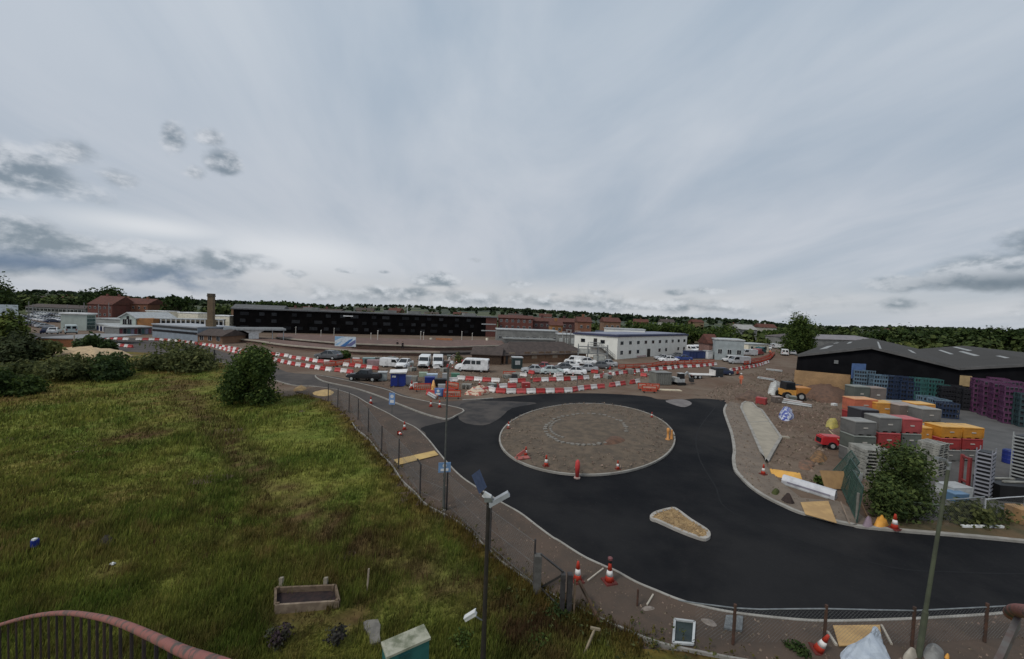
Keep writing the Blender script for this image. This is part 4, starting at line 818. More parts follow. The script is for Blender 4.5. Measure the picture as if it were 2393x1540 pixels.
shrub('scrub', 'tangled mid-green scrub at the left below the flat grey deck', 'Q', 30, 300, 590, 860, 150, 8, 18, 6500, .26, mat('leaf bramble', (.05, .062, .026), (.026, .034, .014), .5, .8, isl=.4, spec=.1), 48)
shrub('scrub', 'pale sprawling scrub between the sand heap and the left edge bushes', 'Q', 60, 420, 820, 960, 240, 5, 13, 2200, .30, LEAFO, 49)
shrub('sapling_tree', 'bright yellow-green young tree at the left edge', 'Q', -80, 180, 410, 720, 30, 7, 16, 3600, .36, mat('leaf yellow green', (.085, .11, .022), (.045, .065, .014), .5, .8, isl=.4, spec=.12), 50, trunk=1.2, cat='tree')
shrub('big_tree', 'big dark tree cut by the left picture edge', 'Q', -170, 98, 140, 470, -40, 12, 18, 4200, .6, LEAFD, 51, trunk=3.0, cat='tree')
shrub('scrub', 'dark upright scrub behind the sand heap near a thin pole', 'Q', 640, 830, 605, 740, 730, 5, 10, 1800, .34, LEAFD, 52)
shrub('scrub', 'small dark bush at the start of the barrier row', 'Q', 830, 960, 660, 745, 890, 4, 8, 1200, .30, LEAFD, 53)
shrub('ash_tree', 'large rounded green tree standing alone before the warehouse', 'E', 1545, 2000, 258, 735, 1790, 11, 34, 11000, .36, LEAF, 54, trunk=2.0, cat='tree', sz=(.20, .34))
shrub('willow_bush', 'big leafy green bush growing through the yard fence', 'H', 330, 1110, 430, 1230, 640, 2.6, 34, 16000, .085, mat('leaf hedge green', (.065, .090, .024), (.032, .050, .013), .9, .75, isl=.45, spec=.15), 55, sz=(.14, .26))
shrub('weed_clump', 'ragged weeds along the yard fence right of the lamp post', 'H', 1190, 1760, 1020, 1250, 1450, 1.6, 16, 1500, .12, LEAFO, 56)
shrub('weed_clump', 'dark green weeds where the green fence meets the footway', 'G', 1080, 1210, 860, 940, 1150, 1.0, 6, 420, .12, LEAF, 57)
shrub('low_bush', 'small green bush in front of the goods yard by the vans', 'C', 1560, 1700, 830, 935, 1630, 2.5, 8, 700, .22, LEAFO, 58)
shrub('low_bush', 'round green bush beside the dark parked car on the track side', 'C', 100, 280, 795, 885, 190, 3, 8, 800, .26, LEAF, 59)
shrub('conifer', 'dark tall tree between the orange brick houses', 'D', 890, 1060, 250, 470, 975, 8, 14, 2000, .5, LEAFD, 60, trunk=2, cat='tree')
def ftree(px, pyt, Y, w_, label, leaf=LEAFD, seed=0, name='far_tree', trunk=2.0):
    b = at('Z', px, 760, Y); b.z = 0; ht = top(px, pyt, Y); r = random.Random(seed); bl = []
    for i in range(11): bl.append((r.uniform(-.5, .5) * w_, r.uniform(-.5, .5) * w_, ht * r.uniform(.42, .86), w_ * .3, w_ * .3, ht * .17))
    return tree_at(name, label, 'tree', b, bl, 1000, Y / 260, leaf, seed, trunk, stems=4)
ftree(238, 671, 225, 15, 'dark broad tree behind the red brick villa', seed=61); ftree(268, 674, 230, 9, 'dark narrow tree at the villa\'s right', seed=62)
ftree(413, 692, 220, 9, 'lone dark round tree above the cream rooftop boxes', seed=63)
for i, (px, py) in enumerate([(612, 704), (634, 706), (652, 705), (690, 709), (742, 714), (762, 717)]):
    ftree(px, py, 240, 9 if i < 3 else 6, 'dark green tree on the skyline above the black building\'s left half', seed=64 + i)['group'] = 'skyline trees above the black building'
for i, (px, py, w_) in enumerate([(2210, 767, 4), (2290, 768, 3), (2330, 766, 5), (2375, 765, 9), (2180, 772, 9), (2120, 772, 7), (2260, 770, 8), (2050, 771, 9)]):
    ftree(px, py, 200, w_, 'dark tree standing out of the wooded skyline behind the warehouse', LEAFD, 75 + i)['group'] = 'skyline trees behind the warehouse'
for i, (px, py, Y) in enumerate([(1500, 752, 190), (1530, 756, 180), (1565, 757, 175), (1600, 758, 170), (1640, 760, 165), (1690, 762, 160), (1790, 770, 210), (1822, 772, 200)]):
    ftree(px, py, Y, 10, 'green tree in the belt of trees beyond the white office and vans', LEAF, 90 + i)['group'] = 'trees beyond the white office'
heap('sand_heap', [g('Q', *p) for p in [(430, 750), (520, 718), (640, 708), (760, 722), (850, 750), (1000, 752), (1120, 768), (1080, 795), (940, 800), (800, 822), (640, 800), (500, 785)]], 1.2, mat('pale sand', (.52, .38, .225), (.38, .275, .165), 1.2, .95, bump=.7, space='World', bscale=6), 'wide heap of pale sand behind the meadow bushes', 'sand heap', rough=.35)

# ---------------------------------------------------------------- barriers and cones
def make_barrier(m):
    def f():
        mb = MB().xprism([(-.22, .06), (.22, .06), (.22, .15), (.11, .34), (.085, .62), (-.085, .62), (-.11, .34), (-.22, .15)], -.60, .60)
        mb.box(-.52, -.28, -.24, .24, 0, .075).box(.28, .52, -.24, .24, 0, .075).box(.60, .66, -.06, .06, .2, .55)
        return tag(mb.build('plastic_barrier', m), 'x', 'barrier')
    return f
def barrier_row(pts, spec, group, white_label, red_label, start=0, pitch=1.29, gap=(), jit=.07):
    pl = smooth(pts, 8); acc = 0; i = start; nxt = pitch / 2
    for a, b in zip(pl, pl[1:]):
        d = (b - a); l = d.length
        while acc + l >= nxt:
            p = a + d * ((nxt - acc) / l); wh = i % 2 == 0
            if i not in gap and random.random() > .05:
                rz = math.atan2(d.y, d.x) + random.uniform(-jit, jit)
                place('bar_w' if wh else 'bar_r', make_barrier(BWHITE if wh else RED), white_label if wh else red_label, (p.x, p.y, .01), rz, group + (' white' if wh else ' red'))
            nxt += pitch; i += 1
        acc += l
barrier_row([g('Q', *p) for p in [(800, 622), (1000, 640), (1300, 645), (1500, 660), (1680, 685), (1860, 708), (2130, 752), (2380, 782)]] + [g('B', *p) for p in [(1600, 1095), (1760, 1115), (1900, 1140), (2080, 1158)]] + [g('C', *p) for p in [(150, 975), (310, 992), (480, 1012), (640, 1035)]],
            0, 'barriers along the far side of the old road', 'white plastic barrier in the long row between old road and platforms', 'red plastic barrier in the long row between old road and platforms')
barrier_row([g('B', *p) for p in [(560, 938), (740, 985), (1000, 1048), (1180, 1088), (1400, 1130), (1600, 1175), (1750, 1198), (1900, 1225), (2100, 1255)]], 0, 'barriers on the near side of the old road', 'white plastic barrier in the short row nearest the old road, right of the tall bush', 'red plastic barrier in the short row nearest the old road, right of the tall bush')
barrier_row([g('C', 1600, 1150), g('C', 1830, 1165), g('D', 0, 1078), g('D', 230, 1085), g('D', 450, 1078), g('D', 650, 1070), g('D', 860, 1062), g('D', 1040, 1052), g('D', 1240, 1035), g('D', 1400, 1015), g('D', 1550, 985), g('D', 1690, 970), g('D', 1820, 955), g('D', 1950, 940), g('D', 2100, 925)] + [g('E', *p) for p in [(160, 918), (290, 900), (400, 895), (520, 890), (620, 880), (730, 868)]],
            0, 'barriers in the upper row beyond the roundabout', 'white plastic barrier in the upper of the two rows beyond the roundabout', 'red plastic barrier in the upper of the two rows beyond the roundabout')
barrier_row([g('C', 1980, 1295), g('D', 60, 1212), g('D', 190, 1218), g('D', 450, 1218), g('D', 700, 1212), g('D', 940, 1205), g('D', 1090, 1180), g('D', 1270, 1160), g('D', 1400, 1150), g('D', 1570, 1122), g('D', 1680, 1108), g('D', 1840, 1082)],
            0, 'barriers in the lower row beyond the roundabout', 'white plastic barrier in the lower row nearest the roundabout road', 'red plastic barrier in the lower row nearest the roundabout road')
barrier_row([g('C', *p) for p in [(20, 1035), (180, 1060), (330, 1080)]], 0, 'barriers left of the black pickup', 'white plastic barrier in the broken run just left of the black pickup', 'red plastic barrier in the broken run just left of the black pickup', jit=.25)
barrier_row([g('E', *p) for p in [(900, 945), (1000, 930), (1130, 905), (1260, 880), (1390, 835)]], 0, 'barriers up the far road', 'white plastic barrier in the run climbing towards the round tree', 'red plastic barrier in the run climbing towards the round tree', jit=.12)
barrier_row([g('D', *p) for p in [(-250, 1225), (-100, 1205), (60, 1160), (240, 1150)]], 0, 'barriers between the two far rows', 'white plastic barrier in the short run between the two rows beyond the roundabout', 'red plastic barrier in the short run between the two rows beyond the roundabout', jit=.2)
barrier_row([g('Q', *p) for p in [(830, 665), (960, 690), (1090, 705)]], 0, 'barriers by the dark upright scrub', 'white plastic barrier in the run beside the dark scrub left of the wide olive bush', 'red plastic barrier in the run beside the dark scrub left of the wide olive bush', jit=.15)
def make_ped():
    t = thing('pedestrian_barrier', 'x', 'barrier'); ORG = mat('orange red plastic', (.56, .065, .025), (.44, .05, .02), 2, .5)
    mb = MB().box(-1.0, 1.0, -.03, .03, .88, 1.0).box(-1.0, 1.0, -.03, .03, .20, .32).box(-1.0, -.9, -.029, .029, .2, 1.0).box(.9, 1.0, -.029, .029, .2, 1.0)
    for k in range(7): mb.box(-.78 + k * .25, -.70 + k * .25, -.02, .02, .3, .9)
    mb.build('panel', ORG, t); MB().box(-.85, .85, -.035, -.025, .62, .86).build('reflector', P('faded reflector', (.55, .30, .22)), t)
    for x in (-.7, .7): MB().box(x - .06, x + .06, -.28, .28, 0, .2, taper=.7).build('foot', BLACKP, t)
    return t
def ped_row(pts, group, label, pitch=2.03, lean=0):
    pl = smooth(pts, 6); acc = 0; nxt = 1.0
    for a, b in zip(pl, pl[1:]):
        d = b - a; l = d.length
        while acc + l >= nxt:
            p = a + d * ((nxt - acc) / l); o = place('ped', make_ped, label, (p.x, p.y, .01), math.atan2(d.y, d.x) + random.uniform(-.08, .08), group); nxt += pitch
        acc += l
ped_row([g('D', 1560, 925), g('D', 1750, 915), g('D', 2000, 895)] + [g('E', *p) for p in [(30, 880), (250, 866), (500, 858), (740, 848)]], 'orange barriers behind the upper row', 'orange-red slatted pedestrian barrier behind the upper white and red row')
ped_row([g('E', *p) for p in [(1050, 845), (1200, 832), (1330, 800), (1430, 745)]], 'orange barriers by the far road', 'orange-red slatted pedestrian barrier closing the far road left of the round tree')
ped_row([g('E', *p) for p in [(1080, 870), (1250, 845), (1400, 800), (1460, 735)]], 'orange barriers along the far verge', 'orange-red slatted pedestrian barrier in the front line along the far road\'s verge')
ped_row([g('B', *p) for p in [(1980, 1205), (2140, 1195)]] + [g('C', 250, 960), g('C', 390, 965)], 'orange barriers by the dark car', 'orange-red slatted barrier stacked behind the long row near the dark car')
for (k, x, y, rz_, lb) in [('C', 1170, 1295, .3, 'orange barrier askew among the clutter right of the blue cabin'), ('C', 1540, 1275, -.5, 'orange barrier lying at a slant left of the lower white row'), ('C', 1540, 1385, .1, 'orange-red barrier nearest the road, left end of the lower row'),
                           ('D', 200, 1020, .2, 'orange barrier standing alone above the upper row\'s left end'), ('D', 1900, 1180, -.15, 'left of three orange barriers bundled by the grey site cabin'), ('D', 1990, 1185, .1, 'middle of three orange barriers bundled by the grey site cabin'), ('D', 1950, 1210, 0, 'front one of three orange barriers bundled by the grey site cabin'), ('E', 1000, 985, .9, 'orange barrier on the bare earth left of the orange-clad worker')]:
    place('ped', make_ped, lb, g(k, x, y), rz_)
def make_cone():
    t = thing('traffic_cone', 'x', 'cone'); CONER = mat('cone red', (.50, .05, .025), (.38, .035, .02), 3, .5)
    MB().box(-.21, .21, -.21, .21, 0, .05, taper=.95).build('base', mat('cone base', (.16, .03, .025), (.10, .025, .02), 3, .8), t)
    MB().lathe([(.155, .05), (.125, .22), (.118, .26)], 14).lathe([(.082, .47), (.042, .74), (.030, .75)], 14).build('body', CONER, t, smooth=True); MB().lathe([(.121, .255), (.080, .475)], 14).build('sleeve', BWHITE, t, smooth=True); return t
def cone(k, x, y, label, z=.1, s=1.0, rz_=.3, rot=None):
    o = place('cone', make_cone, label, g(k, x, y, z), rz_, None, s)
    if rot: o.rotation_euler = rot
    return o
cone('O', 298, 318, 'cone at the left edge of the roundabout', s=.8); cone('O', 460, 572, 'cone on the roundabout\'s near left edge beside a crushed red board', s=.85)
cone('O', 650, 672, 'cone on the roundabout between the near-left cone and the red bollard', s=1.0); cone('O', 1320, 700, 'cone on the near right edge of the roundabout', s=.8)
cone('O', 1640, 215, 'cone at the far right edge of the roundabout', s=.75); cone('G', 605, 825, 'cone on the kerbed footway below the concrete slab', s=.9)
cone('L', 200, 590, 'cone on the footway beside the gate posts', s=1.0); cone('H', 618, 1300, 'cone at the kerb in front of the leafy yard bush', s=1.0)
cone('L', 543, 600, 'fat cone with a grey lamp on top at the footway kerb', s=(1.12, 1.12, .98))
cone('N', 1325, 560, 'cone on the left footway above the yellow board ramp', s=.9); cone('N', 1275, 590, 'fallen cone beside the upright one on the left footway', s=.8, rot=(1.5, 0, .6), z=.25)
cone('N', 1572, 345, 'left of two cones on the triangular nosing'); cone('N', 1655, 352, 'right of two cones on the triangular nosing'); cone('N', 1010, 318, 'cone on the old road beside the fence footway', z=.02)
cone('C', 1035, 1272, 'tall red cone in the clutter right of the blue cabin', z=0, s=1.5)
cone('M', 520, 1130, 'leaning cone by the fence post in the bottom right foreground', s=.9, rot=(.25, .25, 0))
for p, lb in [((395, 1010), 'small cone')]: pass
# cone lamp
p = g('L', 543, 600, .1); t = thing('warning_lamp', 'grey warning lamp fixed on the fat footway cone', 'lamp', p + Vector((0, 0, .72))); MB().lathe([(.05, 0), (.07, .03), (.07, .08), (.04, .1)], 12).build('lamp_body', BLACKP, t); MB().lathe([(.06, .1), (.09, .13), (.09, .2), (.05, .23)], 12).build('lens', P('dull red lens', (.16, .05, .05)), t)
# red bollard and amber post on the roundabout
p = g('O', 940, 785, .0); t = thing('road_bollard', 'bright red bollard leaning on the near kerb of the roundabout', 'bollard', p)
MB().lathe([(.20, 0), (.20, .06), (.12, .10)], 14).build('base', P('worn pale base', (.40, .28, .24)), t); b = MB().lathe([(.11, .08), (.15, .75), (.13, 1.05), (.04, 1.16)], 14).build('body', P('bollard red', (.52, .03, .025)), t, smooth=True)
p = g('O', 1790, 425, .1); t = thing('marker_post', 'amber marker post with a second stub at the roundabout\'s right edge', 'post', p); MB().lathe([(.20, 0), (.20, .07), (.10, .1), (.09, .62), (.12, .70), (.12, .95), (.04, 1.0)], 12).build('post', P('amber', (.60, .25, .04)), t, smooth=True); MB().lathe([(.12, .05), (.09, .8), (.03, .82)], 10, (.34, .1, 0)).build('stub', P('amber', (.60, .25, .04)), t)
p = g('O', 430, 600, .1); tag(MB().box(-.5, .5, -.25, .25, .02, .09, Matrix.Rotation(.4, 4, 'Z')).bar((-.4, .1, .1), (.2, .35, .45), .06, .2).build('crushed_board', P('crushed red board', (.36, .07, .05))), 'crushed red warning board lying at the roundabout\'s near left edge', 'board').location = p
# ---------------------------------------------------------------- vehicles (nose towards +x)
def loft(mb, st):                             # stations x, half width low, half width high, z low, z high
    n = len(st); vs = []; fs = []
    for (x, wl_, wh_, z0, z1) in st:
        zm = z0 + (z1 - z0) * .55
        vs += [(x, -wl_ * .92, z0), (x, -wl_, z0 + .08), (x, -(wl_ + wh_) / 2 - .02, zm), (x, -wh_, z1 - .05), (x, -wh_ * .9, z1), (x, wh_ * .9, z1), (x, wh_, z1 - .05), (x, (wl_ + wh_) / 2 + .02, zm), (x, wl_, z0 + .08), (x, wl_ * .92, z0)]
    for i in range(n - 1):
        for k in range(10): a, b = i * 10 + k, i * 10 + (k + 1) % 10; fs.append((a, b, b + 10, a + 10))
    fs.append(tuple(range(10))[::-1]); fs.append(tuple(range((n - 1) * 10, n * 10))); return mb.add(vs, fs)
def pane(vs, off=.012, th=.02, s=1.0):        # glass plate standing just proud of the body
    vs = [Vector(v) for v in vs]; c = sum(vs, Vector()) / len(vs); n = (vs[1] - vs[0]).cross(vs[2] - vs[0]).normalized(); vs = [c + (v - c) * s for v in vs]; k = len(vs)
    return MB().add([v + n * off for v in vs] + [v - n * th for v in vs], [tuple(range(k)), tuple(range(k, 2 * k))[::-1]] + [(i, (i + 1) % k, (i + 1) % k + k, i + k) for i in range(k)])
def wheels(t, xs, hw, r=.33, wd=.2):
    for x in xs:
        for s in (-1, 1):
            w_ = MB().tube([(x, s * (hw - wd), r), (x, s * hw, r)], r, 14).build('wheel', TYRE, t); MB().tube([(x, s * (hw - .05), r), (x, s * (hw + .012), r)], r * .55, 10).build('rim', GREYL, w_)
def lights(t, xf, xr, hw, zf, zr):
    for s in (-1, 1):
        MB().box(xf - .06, xf + .02, s * hw - .16, s * hw + .16, zf - .08, zf + .08).build('headlight', P('lamp glass', (.5, .5, .48), .2), t); MB().box(xr - .02, xr + .05, s * hw - .09, s * hw + .09, zr - .16, zr + .16).build('tail_light', P('tail red', (.30, .01, .01), .3), t)
def make_van(m):
    def f():
        t = thing('van', 'x', 'van'); L2 = 2.55
        loft(MB(), [(-L2, .90, .84, .42, 1.92), (-L2 + .08, .95, .88, .32, 2.0), (.85, .95, .88, .30, 2.02), (1.05, .95, .86, .30, 1.97), (1.62, .95, .80, .30, 1.16), (2.35, .92, .78, .32, .98), (L2, .82, .66, .40, .80)]).build('body', m, t, smooth=False)
        pane([(1.10, -.74, 1.86), (1.60, -.80, 1.20), (1.60, .80, 1.20), (1.10, .74, 1.86)], .02).build('windscreen', GLASS, t)
        for s in (-1, 1):
            v = [(.15, s * .945, 1.22), (1.35, s * .935, 1.22), (.98, s * .905, 1.80), (.15, s * .91, 1.80)]; pane(v if s < 0 else v[::-1], .02).build('side_window', GLASS, t)
            MB().box(1.05, 1.2, s * 1.0 - .08, s * 1.0 + .08, 1.2, 1.42).build('mirror', BLACKP, t)
            v = [(-1.5, s * .95, 1.30), (-.25, s * .95, 1.30), (-.25, s * .91, 1.80), (-1.5, s * .91, 1.80)]
        MB().box(L2 - .16, L2 + .02, -.75, .75, .32, .52).build('bumper', BLACKP, t); MB().box(L2 - .1, L2 + .012, -.45, .45, .58, .72).build('grille', BLACKP, t); MB().box(-L2 - .03, -L2 + .1, -.85, .85, .34, .5).build('bumper', BLACKP, t)
        for s in (-1, 1): MB().box(-L2 - .02, -L2 + .05, s * .42 - .3, s * .42 + .3, 1.25, 1.75).build('rear_window', GLASS, t)
        wheels(t, (1.65, -1.55), .93); lights(t, L2 - .12, -L2, .70, .78, 1.0); return t
    return f
def make_minibus(m):
    def f():
        t = make_van(m)(); t['label'] = 'x'
        for s in (-1, 1):
            for x0, x1 in ((-1.4, -.75), (-.6, -.0)):
                v = [(x0, s * .952, 1.24), (x1, s * .952, 1.24), (x1, s * .915, 1.78), (x0, s * .915, 1.78)]; pane(v if s < 0 else v[::-1], .02).build('side_window', GLASS, t)
        return t
    return f
def make_car(m, estate=False):
    def f():
        t = thing('car', 'x', 'car'); L2 = 2.1; xr = -1.95 if estate else -1.45
        loft(MB(), [(-L2, .74, .68, .40, .84), (-L2 + .12, .86, .78, .28, .93), (-1.2, .88, .80, .24, .95), (1.0, .88, .80, .24, .93), (1.7, .86, .76, .26, .84), (L2 - .06, .80, .66, .32, .70), (L2, .70, .60, .38, .62)]).build('body', m, t)
        c = MB().add([(xr, -.74, .92), (1.0, -.74, .90), (1.0, .74, .90), (xr, .74, .92), (xr + (.25 if estate else .62), -.58, 1.42), (.22, -.58, 1.44), (.22, .58, 1.44), (xr + (.25 if estate else .62), .58, 1.42)], [(0, 3, 2, 1), (4, 5, 6, 7), (0, 1, 5, 4), (1, 2, 6, 5), (2, 3, 7, 6), (3, 0, 4, 7)]).build('cabin', m, t)
        x4 = xr + (.25 if estate else .62)
        pane([(1.0, -.74, .90), (1.0, .74, .90), (.22, .58, 1.44), (.22, -.58, 1.44)], .015, s=.86).build('windscreen', GLASS, t); pane([(xr, .74, .92), (xr, -.74, .92), (x4, -.58, 1.42), (x4, .58, 1.42)], .015, s=.84).build('rear_window', GLASS, t)
        for s in (-1, 1):
            for v in ([(-.22, s * .74, .93), (.92, s * .74, .92), (.22, s * .585, 1.41), (-.22, s * .585, 1.41)], [(xr + .1, s * .74, .94), (-.30, s * .74, .93), (-.30, s * .585, 1.41), (x4, s * .585, 1.40)]): pane(v if s < 0 else v[::-1], .018, s=.9).build('side_window', GLASS, t)
            MB().box(.66, .82, s * .9 - .08, s * .9 + .08, .88, 1.02).build('mirror', m, t)
        MB().box(L2 - .05, L2 + .01, -.5, .5, .36, .5).build('grille', BLACKP, t); wheels(t, (1.3, -1.25), .87, .31, .18); lights(t, L2 - .1, -L2 + .03, .62, .66, .76); return t
    return f
def make_pickup(m):
    def f():
        t = thing('pickup', 'x', 'pickup'); L2 = 2.5
        loft(MB(), [(-L2, .84, .8, .5, 1.0), (-L2 + .1, .9, .84, .4, 1.05), (.9, .9, .84, .38, 1.05), (1.9, .9, .8, .4, .98), (L2, .8, .7, .5, .82)]).build('body', m, t)
        MB().add([(-.9, -.76, 1.03), (1.15, -.76, 1.03), (1.15, .76, 1.03), (-.9, .76, 1.03), (-.7, -.62, 1.62), (.45, -.62, 1.62), (.45, .62, 1.62), (-.7, .62, 1.62)], [(4, 5, 6, 7), (0, 1, 5, 4), (1, 2, 6, 5), (2, 3, 7, 6), (3, 0, 4, 7), (0, 3, 2, 1)]).build('cabin', m, t)
        pane([(1.15, -.76, 1.03), (1.15, .76, 1.03), (.45, .62, 1.62), (.45, -.62, 1.62)], .015, s=.86).build('windscreen', GLASS, t)
        for s in (-1, 1): v = [(-.8, s * .765, 1.06), (1.05, s * .765, 1.06), (.42, s * .63, 1.57), (-.66, s * .63, 1.57)]; pane(v if s < 0 else v[::-1], .018, s=.9).build('side_window', GLASS, t)
        MB().box(-2.42, -1.0, -.74, .74, 1.045, 1.16).build('load_cover', BLACKP, t); wheels(t, (1.6, -1.5), .9, .36); lights(t, L2 - .1, -L2 + .02, .66, .84, .85); return t
    return f
def make_lorry(cab, bodym, box=True):
    def f():
        t = thing('lorry', 'x', 'lorry'); L2 = 3.2
        MB().box(1.7, 3.2, -1.05, 1.05, .55, 2.35).build('cab', cab, t); pane([(3.205, -.9, 1.35), (3.205, .9, 1.35), (3.205, .9, 2.1), (3.205, -.9, 2.1)], .01).build('windscreen', GLASS, t)
        for s in (-1, 1): MB().box(2.2, 3.0, s * 1.05 - .02, s * 1.05 + .02, 1.35, 2.05).build('side_window', GLASS, t)
        MB().box(-L2, 1.6, -.45, .45, .55, .75).build('chassis', DKMETAL, t)
        if box: MB().box(-L2, 1.6, -1.1, 1.1, .78, 2.75).build('box_body', bodym, t)
        else:
            MB().box(-L2, 1.6, -1.1, 1.1, .78, .95).build('load_bed', bodym, t); MB().box(1.5, 1.6, -1.1, 1.1, .96, 1.9).build('headboard', bodym, t)
        wheels(t, (2.4, -1.6, -2.5), 1.05, .45, .25); lights(t, 3.16, -3.18, .8, .8, .8); return t
    return f
VC = {c: P(c + ' car paint', v, .3) for c, v in dict(white=(.72, .72, .71), silver=(.42, .43, .44), black=(.012, .012, .014), blue=(.03, .06, .22), grey=(.12, .125, .13), pale=(.44, .50, .48), navy=(.02, .03, .07), teal=(.05, .16, .17), red=(.28, .03, .03)).items()}
MK = dict(van=make_van, car=make_car, minibus=make_minibus, pickup=make_pickup)
def veh(kind, colour, k, x, y, deg, label, group=None, sc=1.0):
    mk = MK.get(kind); return place(kind + colour, mk(VC[colour]), label, g(k, x, y), R(deg), group, sc)
veh('van', 'white', 'C', 1195, 985, -84, 'left of two white vans parked nose-on in the compound'); veh('van', 'white', 'C', 1362, 985, -80, 'right of two white vans parked nose-on in the compound')
veh('minibus', 'white', 'C', 1790, 1045, 176, 'white minibus parked side-on before the brown brick building', sc=1.1); veh('van', 'white', 'C', 795, 995, -8, 'white van side-on behind the blue cabin', sc=.8)
veh('car', 'white', 'C', 945, 1000, -95, 'white car nose-on just behind the blue cabin', sc=1.1); veh('pickup', 'black', 'C', 450, 1160, 176, 'black pickup parked left of the blue cabin', sc=.95)
veh('car', 'grey', 'B', 2050, 1098, 170, 'dark grey car behind the long barrier row near the round green bush', sc=1.2); veh('car', 'navy', 'C', 60, 880, 172, 'navy car partly hidden behind orange barriers near the track')
veh('van', 'white', 'D', 1020, 850, 165, 'white van by the grey steel frames before the white office', sc=.85); veh('car', 'white', 'D', 1150, 862, 178, 'white car right beside the van before the white office', sc=1.1)
veh('car', 'silver', 'D', 1165, 945, 172, 'silver car with bright bonnet nearest the upper barrier row'); veh('car', 'pale', 'D', 735, 975, 5, 'pale green car right of the site kiosk behind the upper barrier row'); veh('car', 'grey', 'D', 880, 935, 178, 'dark grey car between the kiosk and the silver car'); veh('car', 'red', 'D', 620, 925, 178, 'dull red car in front of the brown brick building')
veh('car', 'white', 'E', 130, 828, 178, 'white car at the end wall of the white office', sc=1.05); veh('car', 'blue', 'E', 320, 808, 176, 'blue car right of the white car at the office end'); veh('car', 'grey', 'E', 760, 785, 5, 'blue-grey car beside the blue container', sc=1.1); veh('van', 'white', 'E', 925, 826, 175, 'white van in front of the pale flat-roofed office', sc=.85)
veh('car', 'navy', 'E', 795, 985, 176, 'dark car at the end of the bare earth bank', sc=.95)
for i, x in enumerate((405, 470, 540, 610, 668)): veh('van', 'white', 'E', x, 700 - i * 5, -75, ['first of five white vans in a row, hard by the office corner', 'second of five white vans, next to the one by the office corner', 'middle one of five white vans in a row beside the white office', 'fourth of five white vans, just left of the one by the pink brick block', 'last of five white vans, nearest the pink brick block'][i])
place('lorry_f', make_lorry(P('dark cab', (.03, .035, .04)), BWHITE, False), 'flatbed lorry with dark cab and white load bed on the earth bank', g('E', 590, 1035), R(4), None, .85)
place('lorry_w', make_lorry(VC['white'], VC['white']), 'white box lorry on the far road left of the round tree', g('E', 1260, 668), R(20), None, .8); veh('van', 'teal', 'E', 1290, 712, 40, 'teal van behind the orange barriers of the far road')
place('lorry_w', None, 'smaller white lorry further up the far road beside the round tree', g('E', 1510, 665), R(80), None, .7); veh('van', 'white', 'E', 1585, 742, 60, 'white van half hidden by the round tree on the far road'); veh('car', 'silver', 'E', 1690, 735, 60, 'silver car between the round tree and the warehouse')
for i, (x, y, c) in enumerate([(1350, 640, 'white'), (1410, 612, 'grey'), (1455, 590, 'white'), (1400, 575, 'silver'), (1480, 560, 'white'), (1530, 620, 'navy'), (1560, 590, 'red'), (1330, 600, 'silver')]): veh('car', c, 'E', x, y, 75, '%s car in the distant traffic left of the round tree' % c, 'distant cars ' + c)
for i, (k, x, y, c, dg) in enumerate([('E', 705, 745, 'white', -80), ('E', 860, 700, 'grey', 178), ('E', 960, 705, 'white', 175), ('E', 1130, 745, 'silver', 170), ('E', 1190, 715, 'white', 30), ('E', 1120, 690, 'navy', 176), ('E', 1010, 850, 'silver', 172), ('E', 60, 800, 'silver', 178), ('E', 240, 770, 'grey', 176), ('E', 1260, 735, 'red', 40), ('E', 1330, 690, 'white', 60), ('E', 1390, 665, 'white', 65), ('E', 1440, 650, 'silver', 70), ('E', 1490, 610, 'grey', 75)]):
    veh('car' if i % 3 else 'van', c, k, x, y, dg, '%s %s parked among the vehicles between the white office and the far road' % (c, 'car' if i % 3 else 'van'), 'vehicles between the white office and the far road ' + c + (' cars' if i % 3 else ' vans'), .95)
for i, (k, x, y, c, dg) in enumerate([('D', 500, 965, 'silver', 176), ('D', 1010, 985, 'white', 174), ('D', 940, 900, 'white', 170), ('D', 1330, 905, 'grey', 168), ('D', 1420, 880, 'silver', 172)]):
    veh('car', c, k, x, y, dg, '%s car parked behind the upper barrier row by the steel racking' % c, 'cars behind the upper barrier row ' + c)
# rows in the station car park
cyc = ['white', 'silver', 'grey', 'white', 'navy', 'silver', 'white', 'black']; n_ = 0
for (x0, y0, x1, y1, cnt, rw) in [(120, 448, 470, 500, 13, 'middle'), (285, 440, 700, 520, 18, 'rear'), (150, 490, 400, 545, 10, 'front'), (300, 420, 560, 452, 12, 'farthest')]:
    for i in range(cnt):
        t_ = (i + random.uniform(-.1, .1)) / cnt; c = cyc[(n_ * 5 + i * 3) % 8]; veh('car', c, 'Q', x0 + (x1 - x0) * t_, y0 + (y1 - y0) * t_, 62 + random.uniform(-4, 4), '%s car in the %s row of the station car park' % (c, rw), '%s cars in the %s car park row' % (c, rw))
    n_ += 1
veh('van', 'white', 'Q', 590, 462, 10, 'white van standing above the car park rows', sc=1.1); veh('van', 'white', 'Q', 650, 500, 172, 'white van at the car park end nearest the glass tower', sc=1.1)
veh('car', 'navy', 'Q', 395, 590, 132, 'navy car on the grey deck above the orange wall'); veh('car', 'white', 'Q', 450, 590, 128, 'white car on the grey deck above the orange wall'); veh('van', 'pale', 'Q', 590, 605, 140, 'pale green van at the right end of the grey deck', sc=1.0)
